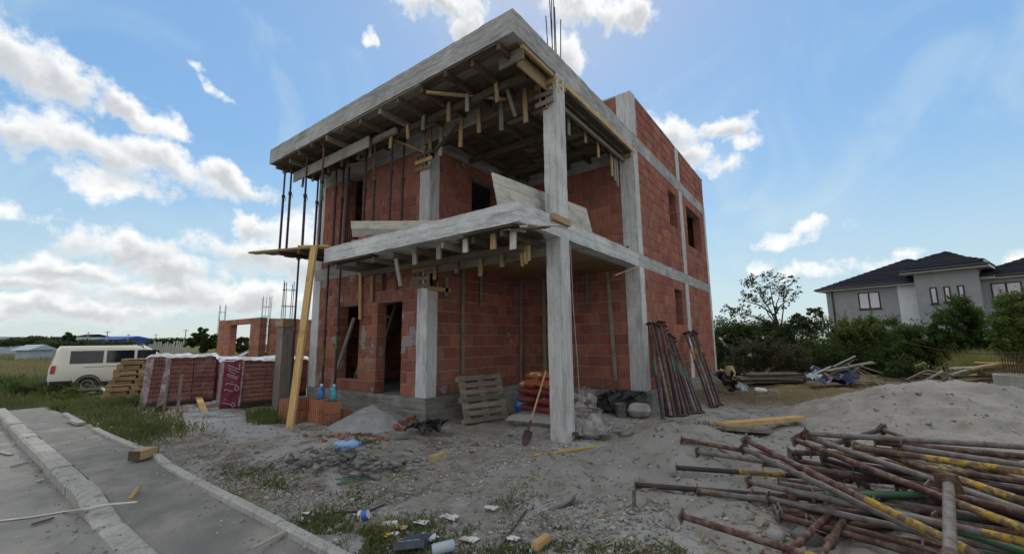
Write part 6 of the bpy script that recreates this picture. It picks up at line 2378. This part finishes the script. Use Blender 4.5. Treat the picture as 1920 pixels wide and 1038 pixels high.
steel_prop(gz(1778, 906, .56), gz(1744, 1040, .46) + Vector((.0, -.35, -.15)), 'pale grey prop lying on top across the heap, plate uppermost', 'steel props heaped on the sand', 'steel_grey', 'steel_grey', .028, .62, (), .06)

# ------------------------------------------------------------------ loose stones, shards, litter
ICO_V = []
phi = (1 + 5 ** .5) / 2
for a_ in (-1, 1):
    for b_ in (-phi, phi):
        ICO_V += [(0, a_, b_), (a_, b_, 0), (b_, 0, a_)]
ICO_V = np.array(ICO_V) / np.linalg.norm(ICO_V[0])
_f = []
for i in range(12):
    for j in range(i + 1, 12):
        for k in range(j + 1, 12):
            if all(abs(np.linalg.norm(ICO_V[p] - ICO_V[q]) - 1.0515) < .02 for p, q in ((i, j), (j, k), (i, k))):
                n_ = np.cross(ICO_V[j] - ICO_V[i], ICO_V[k] - ICO_V[i])
                _f.append((i, j, k) if n_.dot(ICO_V[i]) > 0 else (i, k, j))
ICO_F = np.array(_f)


CUBE_V = np.array([(x, y, z) for x in (-1, 1) for y in (-1, 1) for z in (-1, 1)], float) * .7
CUBE_F = np.array([(0, 1, 3, 2), (4, 6, 7, 5), (0, 4, 5, 1), (2, 3, 7, 6), (0, 2, 6, 4), (1, 5, 7, 3)])


def rocks(pts, sizes, flat=(.45, .8), seed=1, angular=False):
    rg = np.random.default_rng(seed)
    n = len(pts)
    B_, T_ = (CUBE_V, CUBE_F) if angular else (ICO_V, ICO_F)
    k = len(B_)
    if angular:
        v = B_[None] * (1 + rg.uniform(-.55, .45, (n, k, 3)))
    else:
        v = B_[None] * (1 + rg.uniform(-.32, .32, (n, k, 1)))
        v = np.sign(v) * np.abs(v) ** .62
    sc = np.stack([np.ones(n), rg.uniform(.5, 1, n), rg.uniform(flat[0], flat[1], n)], 1) * np.array(sizes)[:, None]
    v = v * sc[:, None, :]
    an = rg.uniform(0, 6.28, n)
    c_, s_ = np.cos(an), np.sin(an)
    x = v[..., 0] * c_[:, None] - v[..., 1] * s_[:, None]
    y = v[..., 0] * s_[:, None] + v[..., 1] * c_[:, None]
    tl = rg.uniform(-.5, .5, n)
    z = v[..., 2] + x * tl[:, None]
    V_ = np.stack([x, y, z], -1) + np.array(pts)[:, None, :]
    F_ = (T_[None] + (np.arange(n) * k)[:, None, None])
    return V_.reshape(-1, 3), F_.reshape(-1, T_.shape[1])


def in_house(x, y):
    return (x < uB + .05 and y > v1 - .05 and x > uD) or (x < .05 and y > v2 - .05 and x > uD)


rd = random.Random(5)
pts, sz = [], []
while len(pts) < 20000:
    px, py = rd.uniform(0, 1920), 1038 - (1038 - 735) * rd.random() ** 1.0
    p = gz(px, py, 0)
    if p.y < -4.35 or in_house(p.x, p.y) or p.x < -11:
        continue
    k = fbm(p.x, p.y, .8, 3, 6.6)
    sandy = p.x > -1.5 and hs(p.x, p.y) > h(p.x, p.y)
    if rd.random() > (.10 if sandy else .30 + .9 * k):
        continue
    s = .004 + .022 * rd.random() ** 5 + (.014 if rd.random() < .02 else 0)
    pts.append((p.x, p.y, gh(p.x, p.y) + s * .2))
    sz.append(s)
o = np_mesh('gravel', *rocks(pts, sz, seed=2, angular=True), 'rubble_mix')
tag(o, 'small stones and crumbs strewn over the site ground', 'gravel', kind='stuff')
pts, sz = [], []
while len(pts) < 600:
    px, py = rd.uniform(0, 650), rd.uniform(745, 1038)
    p = gz(px, py, -.05)
    if p.y > -4.45 or p.x < -12.5:
        continue
    dk = min(abs(p.y + 5.3), abs(p.y + 4.5))
    if rd.random() > .12 + .9 * math.exp(-(dk / .13) ** 2):
        continue
    z = -.12 if p.y < -5.26 else (drop(p.x) if p.y < -5.07 else walkz(p.x, p.y))
    s = .003 + .013 * rd.random() ** 3
    pts.append((p.x, p.y, z + s * .2))
    sz.append(s)
o = np_mesh('road_grit', *rocks(pts, sz, seed=3), 'rubble_mix')
tag(o, 'grit and crumbs along the kerb and footway', 'gravel', kind='stuff')
# lumps of damp sand
pts, sz = [], []
while len(pts) < 500:
    x, y = rd.uniform(1, 8), rd.uniform(-3, 6)
    if hs(x, y) < h(x, y) + .02:
        continue
    s = .012 + .055 * rd.random() ** 4
    pts.append((x, y, gh(x, y) + s * .1))
    sz.append(s)
o = np_mesh('sand_lumps', *rocks(pts, sz, (.35, .6), seed=4), 'sand')
tag(o, 'crumbled lumps of damp sand on the heap', 'sand', kind='stuff')


def chunk_things(n, region, smin, smax, m, name, labf, cat, group, seed, lift=.3, pw=2.0, stackz=0.0):
    rg = random.Random(seed)
    for i in range(n):
        px, py = region(rg)
        p = gz(px, py, 0)
        s = smin + (smax - smin) * rg.random() ** pw
        z = gh(p.x, p.y) + s * lift + stackz * rg.random()
        v, f_ = rocks([(0, 0, 0)], [s], (.16, .45), seed * 100 + i, True)
        me_o = np_mesh(name, v, f_, m)
        me_o.location = (p.x, p.y, z)
        tag(me_o, labf, cat, group)


def gaussreg(cx, cy, sx, sy):
    return lambda rg: (cx + max(-1.8, min(1.8, rg.gauss(0, 1))) * sx, cy + max(-1.8, min(1.8, rg.gauss(0, 1))) * sy)


chunk_things(150, gaussreg(655, 876, 70, 14), .02, .085, 'stone', 'concrete_chunk', 'broken grey concrete chunk in the low rubble pile before the mortar heap', 'rubble chunk', 'chunks of the rubble pile', 11, pw=1.4, stackz=.08)
chunk_things(26, gaussreg(560, 866, 26, 10), .02, .07, 'stone', 'concrete_chunk', 'flat grey concrete piece at the street end of the rubble pile', 'rubble chunk', 'chunks at the rubble pile end', 12)
chunk_things(45, gaussreg(655, 815, 50, 10), .025, .085, 'shard', 'brick_shard', 'red brick shard before the clay block stacks and mortar heap', 'brick shard', 'brick shards before the mortar heap', 13)
chunk_things(30, gaussreg(755, 783, 16, 14), .03, .09, 'shard', 'brick_shard', 'red brick shard heaped between mortar heap and plinth', 'brick shard', 'brick shards at the plinth', 14, stackz=.12)
chunk_things(24, gaussreg(880, 830, 60, 14), .02, .07, 'stone', 'stone', 'pale stone on the ground before the porch pallet', 'stone', 'stones before the porch', 15)
chunk_things(22, gaussreg(640, 935, 80, 30), .015, .05, 'stone', 'stone', 'pale stone lying between rubble pile and edging strip', 'stone', 'stones near the edging', 16)
v, f_ = rocks([(0, 0, 0)], [.17], (.16, .2), 901)
p = gz(1050, 940, .05)
o = np_mesh('concrete_chunk', v, f_, 'stone')
o.location = (p.x, p.y, gh(p.x, p.y) + .02)
tag(o, 'flat dark concrete slab fragment half buried in the sand', 'rubble chunk')
for k, (px, py) in enumerate(((1508, 990), (1452, 985))):
    v, f_ = rocks([(0, 0, 0)], [.10 - .02 * k], (.5, .6), 905 + k)
    p = gz(px, py, .1)
    o = np_mesh('stone', v, f_, 'stone')
    o.location = (p.x, p.y, gh(p.x, p.y) + .02)
    tag(o, 'pale rounded stone on the sand below the prop heap, %s' % ('larger' if k == 0 else 'smaller'), 'stone')

# short boards, sticks and laths lying about
ST = [((60, 985), (100, 973), .03, .015, 'wood_form', 'dark splinter of wood on the street below the white strap', -.115),
      ((243, 938), (261, 915), .035, .02, 'wood_mid', 'pale stick lying on the footway above the white strap', .0),
      ((20, 876), (53, 867), .025, .012, 'wood_old', 'thin stick on the street beside the kerb', -.115),
      ((0, 848), (20, 853), .04, .015, 'wood_white', 'short pale stick on the street at the left edge', -.115),
      ((75, 872), (82, 884), .035, .015, 'wood_mid', 'small wood piece at the kerb foot', -.115),
      ((470, 1032), (545, 993), .05, .012, 'wood_grey', 'grey splintered lath on the footway at the bottom', .0),
      ((562, 852), (586, 842), .03, .02, 'wood_old', 'short grey stick left of the blue bottle', .0),
      ((655, 912), (679, 909), .05, .02, 'wood_mid', 'small pale wood block before the rubble pile', .0),
      ((808, 858), (835, 852), .11, .07, 'cardboard', 'tan broken block lying before the porch', .0),
      ((735, 818), (760, 813), .12, .10, 'stone', 'grey cut block at the foot of the mortar heap', .0),
      ((1002, 1030), (1026, 1012), .06, .05, 'wood_new', 'yellow wood offcut in the weeds at the bottom', .02),
      ((560, 972), (572, 950), .03, .012, 'wood_grey', 'pale lath among the weeds by the edging', .0),
      ((1190, 892), (1188, 936), .045, .02, 'steel_grey', 'grey flat bar standing askew in the sand at the prop end', .1),
      ((1216, 990), (1300, 1036), .016, .012, 'paint_green', 'thin dark green rod lying on the sand at the bottom', .05),
      ((920, 1038), (988, 950), .014, .012, 'wood_form', 'long thin brown twig lying across the weeds', .04),
      ((215, 806), (255, 812), .10, .06, 'cardboard', 'tan board end in the grass behind the edging', .0),
      ((133, 790), (152, 797), .10, .05, 'kerb', 'broken edging stone at the end of the footway', .0),
      ((1000, 850), (1118, 832), .02, .02, 'foam_yellow', 'thin yellow hose end at the foot of the front column', .05)]
for (a_, c_, w_, t_, mm, lab, z) in ST:
    p, q = gz(a_[0], a_[1], z), gz(c_[0], c_[1], z)
    if z >= 0 and p.y > -4.38:
        p.z, q.z = gh(p.x, p.y) + t_ / 2 + .004, gh(q.x, q.y) + t_ / 2 + .004
    else:
        p.z, q.z = z + t_ / 2 + .006, z + t_ / 2 + .006
    if 'standing askew' in lab:
        q.z, p.z = gh(q.x, q.y) - .02, gh(q.x, q.y) + .15
        p.x, p.y = q.x + .0, q.y + .02
    single('stick' if w_ < .055 else 'block', MB().bar(p, q, w_, t_, jag=.012), mm, lab, 'stick' if w_ < .055 else 'block')
# strapped block on the edging
p, q = gz(252, 858, .05), gz(292, 846, .05)
p.z = q.z = .075
root = empty('strapped_block', p, 'tan block with dark end plates lying across the footway edging', 'block')
q = p.lerp(q, .85)
put('body', MB().bar(p, q, .14, .11, jag=.01), 'cardboard', root)
d_ = (q - p).normalized()
for s_, e in ((p, -1), (q, 1)):
    put('end_plate', MB().bar(s_ + d_ * e * .004, s_ + d_ * e * .012, .15, .12), 'wood_form', root)
# white strap across street and footway
pl_ = [gz(x, y, z) for x, y, z in ((-10, 976, -.11), (60, 968, -.11), (120, 958, -.11), (150, 954, -.05), (168, 951, .015), (185, 947, .02), (210, 944, .012), (256, 940, .012))]
mm = MB()
for i, (a_, c_) in enumerate(zip(pl_[:-1], pl_[1:])):
    mm.bar(a_, c_ + (c_ - a_).normalized() * .004, .028, .004 + .0006 * i)
single('strap', mm, 'paper', 'white plastic strap lying across street, kerb and footway', 'strap')


def crushed_bottle(px, py, rotz, L_, r, m, label, cap='plastic_blue'):
    p = gz(px, py, .03)
    p.z = gh(p.x, p.y) + r * .8
    ax = Vector((math.cos(rotz), math.sin(rotz), .08))
    root = empty('plastic_bottle', (p.x, p.y, p.z), label, 'bottle')
    m_ = MB().lathe(p, [(r * .7, 0), (r, .02), (r * .86, L_ * .25), (r * 1.02, L_ * .35), (r * .72, L_ * .5), (r * .98, L_ * .62), (r * .9, L_ * .75), (r * .35, L_ * .92)], 14, ax)
    put('body', m_, m, root, True)
    put('cap', MB().lathe(p + ax * L_ * .91, [(r * .4, 0), (r * .4, .03)], 10, ax), cap, root)


mat('bottle_blue', (.20, .36, .62), (.28, .46, .70), 12, .25, .4, 20, spec=.5)
crushed_bottle(627, 844, .75, .36, .075, 'bottle_blue', 'crushed blue plastic bottle lying before the mortar heap')
p = gz(688, 966, .02)
p.z = gh(p.x, p.y) + .045
root = empty('paper_cup', p, 'tipped over blue and white cup among the stones', 'cup')
ax = Vector((.75, .55, .25)).normalized()
put('cup_wall', MB().lathe(p - ax * .04, [(.045, 0), (.037, .05)], 16, ax, False), 'plastic_blue', root, True)
put('rim', MB().lathe(p - ax * .065, [(.049, 0), (.045, .026)], 16, ax, False), 'paper', root, True)
put('cup_base', MB().lathe(p + ax * .008, [(.037, 0), (.036, .006)], 16, ax), 'paper', root)
p = gz(717, 976, .03)
p.z = gh(p.x, p.y) + .03
single('white_tube', MB().tube(p, p + Vector((.10, .075, .005)), .024, n=12), 'paper', 'short white tube lying in the weeds near the cup', 'tube')
p = gz(770, 1020, .05)
p.z = gh(p.x, p.y) + .03
root = empty('carton', p, 'dark crushed carton with white letters lying in the weeds', 'carton')
ux_ = Vector((.80, .58, .10)).normalized()
uz_ = Vector((-.25, .30, .92)).normalized()
uy_ = uz_.cross(ux_)
M = Matrix((ux_, uy_, uz_)).transposed()


def KP(x, y, z):
    return p + M @ Vector((x, y, z))


mat('carton_dark', (.045, .055, .075), (.07, .08, .10), 8, .6, .3, 20)
put('body', MB().prism([KP(-.11, -.07, 0), KP(.11, -.07, 0), KP(.11, .07, 0), KP(-.11, .07, 0)], M @ Vector((0, 0, .05))), 'carton_dark', root)
put('flap', MB().prism([KP(-.11, .073, .052), KP(.11, .073, .052), KP(.13, .15, .085), KP(-.08, .15, .085)], M @ Vector((0, 0, .004))), 'carton_dark', root)
gly = {'E': [(0, 0, 0, 1), (0, 1, .6, 1), (0, .5, .5, .5), (0, 0, .6, 0)], 'F': [(0, 0, 0, 1), (0, 1, .6, 1), (0, .5, .5, .5)]}
for i, ch in enumerate('EEF'):
    mm = MB()
    for (a_, b_, c_, e_) in gly[ch]:
        mm.bar(KP(-.08 + i * .055 + a_ * .045, -.03 + b_ * .06, .053), KP(-.08 + i * .055 + c_ * .045, -.03 + e_ * .06, .053), .010, .003, up=uz_)
    put('letter', mm, 'paper', root)
p = gz(810, 1030, .03)
p.z = gh(p.x, p.y) + .045
single('tin_can', MB().lathe(p, [(.03, 0), (.038, .01), (.038, .15), (.03, .16)], 14, Vector((.6, .75, .1))), 'sheet_pale', 'blue and white spray can lying beside the dark carton', 'can', sm=True)
for k, (px, py, s_, mm, lab) in enumerate(((722, 1000, .05, 'foam_yellow', 'pale yellow lump of foam by the carton'), (738, 997, .05, 'paper', 'small crumpled white paper behind the carton'), (800, 1000, .10, 'paper', 'white crumpled paper strip beside the twig'),
                                           (842, 966, .09, 'paper', 'white torn paper on the bare ground'), (880, 1005, .08, 'paper', 'folded white paper in the weeds at the bottom'), (920, 960, .07, 'paper', 'narrow white plastic scrap near the sand'),
                                           (508, 960, .06, 'stone', 'flat grey scrap by the edging strip'), (575, 962, .04, 'paper', 'tiny white scrap by the edging strip'), (960, 1008, .06, 'paper', 'small white scrap beside the yellow offcut'),
                                           (78, 880, .05, 'paper', 'white paper scrap at the kerb foot'), (750, 985, .08, 'cardboard', 'brown cardboard scrap beside the white tube'), (790, 980, .07, 'paper', 'curled white label beside the weeds'))):
    p = gz(px, py, .02 if py > 860 else -.1)
    z = (gh(p.x, p.y) if p.y > -4.38 else -.12) + .02
    sheet('litter', [(p.x - s_, p.y - s_ * .4, z), (p.x + s_, p.y - s_ * .5, z + .01), (p.x + s_ * .9, p.y + s_ * .5, z + .015), (p.x - s_ * .8, p.y + s_ * .6, z)], mm, lab, 'litter', s_ * .22, 6, 60 + k, .003)
mm = MB()
for k in range(9):
    p, q = gz(rd.uniform(625, 650), rd.uniform(900, 915), 0), gz(rd.uniform(660, 720), rd.uniform(895, 915), 0)
    mid = p.lerp(q, .5) + Vector((rd.uniform(-.1, .1), rd.uniform(-.1, .1), 0))
    for v in (p, mid, q):
        v.z = gh(v.x, v.y) + .02 + rd.random() * .03
    mm.path([p, mid, q], .005, 4)
single('mesh_scrap', mm, 'paint_green', 'scrap of dark green plastic netting on the ground', 'netting')
pts = [gz(x, y, 0) for x, y in ((560, 985), (600, 968), (640, 960), (690, 958), (720, 945))]
for v in pts:
    v.z = gh(v.x, v.y) + .012
single('hose', MB().path(pts, .008, 5), 'rubber', 'thin dark cable lying between weeds and stones', 'cable')
pts = [Vector((.07, vA + .2, 3.0)), Vector((.075, vA + .22, 2.0)), Vector((.10, vA + .26, 1.1)), Vector((.09, vA + .3, .5)), Vector((.14, vA + .34, .1))]
single('rope', MB().path(pts, .006, 5), 'wood_white', 'thin cord hanging down the side of the front column', 'cord')

# chips of wood and straw
pts = []
Vs, Fs = [], []
n = 0
while n < 600:
    px, py = rd.uniform(280, 1500), rd.uniform(790, 1038)
    p = gz(px, py, 0)
    if p.y < -4.3 or in_house(p.x, p.y):
        continue
    if rd.random() > .25 + fbm(p.x, p.y, 1.1, 3, 2.0):
        continue
    an, L_, w_ = rd.uniform(0, 6.28), rd.uniform(.02, .11), rd.uniform(.002, .009)
    z = gh(p.x, p.y) + .006
    d_, s_ = (math.cos(an) * L_, math.sin(an) * L_), (-math.sin(an) * w_, math.cos(an) * w_)
    t_ = rd.uniform(-.015, .03)
    Vs += [(p.x - d_[0] - s_[0], p.y - d_[1] - s_[1], z), (p.x + d_[0] - s_[0], p.y + d_[1] - s_[1], z + t_), (p.x + d_[0] + s_[0], p.y + d_[1] + s_[1], z + t_ + .003), (p.x - d_[0] + s_[0], p.y - d_[1] + s_[1], z + .003)]
    Fs.append((4 * n, 4 * n + 1, 4 * n + 2, 4 * n + 3))
    n += 1
o = np_mesh('straw', np.array(Vs), np.array(Fs), 'straw')
tag(o, 'wood chips and straw strewn over ground and sand', 'straw', kind='stuff')


# ------------------------------------------------------------------ grass and weeds
def blades(pts, hts, wds, m, name, label, lean=.5, seed=0):
    rg = np.random.default_rng(seed)
    n = len(pts)
    P_ = np.array(pts)
    hts, wds = np.array(hts)[:, None], np.array(wds)[:, None]
    an = rg.uniform(0, 6.28, n)
    w = np.stack([np.cos(an), np.sin(an), np.zeros(n)], 1)
    l_ = rg.normal(size=(n, 3)) * lean * .5
    l_[:, 2] = 1
    l_ /= np.linalg.norm(l_, axis=1, keepdims=True)
    b_ = rg.normal(size=(n, 3)) * lean
    b_[:, 2] = .55
    mid = P_ + l_ * hts * .55
    tip = mid + b_ / np.linalg.norm(b_, axis=1, keepdims=True) * hts * .5
    V_ = np.stack([P_ - w * wds, P_ + w * wds, mid + w * wds * .8, mid - w * wds * .8, tip, tip + w * wds * .15], 1).reshape(-1, 3)
    i = np.arange(n)[:, None] * 6
    F_ = np.concatenate([i + np.array([[0, 1, 2, 3]]), i + np.array([[3, 2, 5, 4]])], 0)
    o_ = np_mesh(name, V_, F_, m)
    tag(o_, label, 'grass', kind='stuff')
    return o_


def patch(px, py, sx, sy, n, hmin, hmax, acc, z=0.0, ymin=-4.36):
    c = 0
    while c < n:
        x = px + max(-2, min(2, rd.gauss(0, 1))) * sx
        y = py + max(-2, min(2, rd.gauss(0, 1))) * sy
        p = gz(x, y, z)
        c += 1
        if p.y < ymin or in_house(p.x, p.y):
            continue
        if fbm(p.x, p.y, 2.2, 3, 4.4) < -.25:
            continue
        acc[0].append((p.x, p.y, gh(p.x, p.y) - .005))
        hh = hmin + (hmax - hmin) * rd.random() ** 1.6
        acc[1].append(hh)
        acc[2].append(rd.uniform(.003, .007) + hh * .012)


A1 = ([], [], [])
A2 = ([], [], [])
for args in ((230, 795, 55, 13, 4200, .05, .28), (150, 770, 50, 12, 3200, .08, .34), (250, 815, 30, 12, 1600, .04, .18), (470, 888, 40, 7, 480, .02, .08), (520, 910, 22, 7, 350, .02, .08), (440, 900, 40, 10, 220, .02, .06),
             (610, 978, 26, 12, 700, .02, .09), (580, 985, 40, 8, 350, .02, .06), (700, 1012, 26, 18, 700, .02, .10), (775, 990, 30, 14, 600, .02, .09), (760, 1032, 60, 10, 500, .02, .08), (1060, 985, 22, 6, 350, .02, .07),
             (880, 1000, 50, 12, 350, .02, .06), (950, 1032, 80, 8, 600, .02, .07), (1120, 1030, 50, 7, 450, .02, .06), (1240, 1032, 40, 7, 250, .02, .06), (500, 780, 18, 8, 1500, .06, .30), (690, 828, 12, 5, 300, .03, .12),
             (1190, 760, 10, 12, 500, .05, .25), (1325, 800, 16, 5, 250, .03, .09), (960, 950, 20, 8, 120, .02, .06), (680, 935, 30, 10, 350, .02, .06), (300, 800, 40, 8, 900, .04, .16), (90, 760, 40, 12, 1600, .06, .3)):
    patch(*args, A1)
blades(*A1, 'grass', 'weeds', 'green weeds and grass tufts growing between edging, packs and rubble', .8, 5)
for args in ((715, 985, 22, 12, 500, .03, .12), (950, 930, 40, 10, 350, .02, .08), (300, 812, 60, 14, 900, .03, .14), (1440, 742, 70, 8, 1800, .02, .07), (1560, 745, 50, 8, 1200, .02, .07), (1260, 800, 20, 6, 250, .02, .07),
             (480, 930, 60, 20, 500, .02, .06), (1260, 1030, 30, 8, 350, .02, .07), (170, 780, 60, 12, 900, .05, .25), (1500, 735, 60, 6, 1000, .03, .09)):
    patch(*args, A2)
blades(*A2, 'grass_dry', 'dry_grass', 'dry yellow grass and straw tufts on the bare ground', .9, 6)
# shaggy verge and field on the left
B1, B2 = ([], [], []), ([], [], [])
n = 0
while n < 46000:
    px = rd.uniform(-30, 560)
    D = 10.5 + 60 * rd.random() ** 2.2
    p = at(px, 660, D)
    if p.y < -7.5 or (p.x > -10.6) or (p.x > -18 and p.y > 2 and p.x > -12):
        continue
    if p.y < -4.4 and p.x > -12.6:
        continue
    n += 1
    near = D < 17
    hh = (rd.uniform(.10, .42) if near else rd.uniform(.25, .75)) * (1 + .5 * fbm(p.x, p.y, .25, 3, 1.5))
    dry = fbm(p.x, p.y, .12, 3, 7.7) + (.25 if D > 22 else -.25) + rd.uniform(-.3, .3) > 0
    A_ = B2 if dry else B1
    A_[0].append((p.x, p.y, h(p.x, p.y) - .02))
    A_[1].append(max(.08, hh))
    A_[2].append(.006 + D * .0006)
blades(*B1, 'grass', 'field_grass', 'tall green grass of the verge and field round the van', .7, 8)
blades(*B2, 'grass_dry', 'field_grass', 'tall dry yellow grass over the field behind the van', .6, 9)
# yellow reeds before the right hand shrubs
C1 = ([], [], [])
for i in range(5200):
    px, D = rd.gauss(1850, 26), rd.uniform(13.2, 16)
    p = at(px, 690, D)
    C1[0].append((p.x, p.y, h(p.x, p.y)))
    C1[1].append(rd.uniform(.4, 1.15))
    C1[2].append(rd.uniform(.008, .018))
leaf_mat('reed', (.17, .19, .06), (.33, .31, .12))
blades(*C1, 'reed', 'reeds', 'yellow green reeds before the shrubs behind the beam stack', .45, 10)
# bushy weeds left of the packs
for k, (px, py, D, s_, lab) in enumerate(((95, 690, 17, 16, 'leafy weed clump beside the rear of the van'), (55, 700, 17, 20, 'broad weed clump at the left edge of the verge'), (120, 735, 15, 22, 'low weed clump before the scrap timber'),
                                          (20, 690, 19, 18, 'weed clump at the far left edge'), (170, 755, 12.5, 14, 'small weed clump before the pallet stack'), (215, 790, 10, 14, 'dark weed clump behind the edging strip'), (300, 785, 9.5, 10, 'weed clump below the wrapped blocks'))):
    p = at(px, py, D)
    z0_ = h(p.x, p.y)
    cl = [(p.x + rd.uniform(-.6, .6) * s_ / FPX * D, p.y + rd.uniform(-.6, .6) * s_ / FPX * D, z0_ + rd.uniform(.05, .9) * s_ / FPX * D, s_ / FPX * D * rd.uniform(.5, .9)) for q in range(5)]
    tree('weed_clump', (p.x, p.y, z0_), cl, 1500, .075, 'leaf_mid' if k % 2 else 'leaf_light', lab, 'weed', 'weed clumps on the verge', seed=200 + k)
# scrap timber between verge and van
for k in range(14):
    a_ = (125 + rd.uniform(0, 70), 722 + rd.uniform(-6, 16))
    p = gz(*a_, -.25)
    an = rd.uniform(-.4, 1.2)
    q = p + Vector((math.cos(an), math.sin(an), 0)) * rd.uniform(.5, 1.6)
    p.z, q.z = h(p.x, p.y) + rd.uniform(.08, .35), h(q.x, q.y) + rd.uniform(.08, .35)
    single('scrap_board', MB().bar(p, q, rd.uniform(.08, .16), .035, jag=.03), rd.choice(['wood_white', 'wood_grey', 'wood_old']), 'pale scrap board in the heap between van and pallet stack', 'board', 'scrap boards by the van')
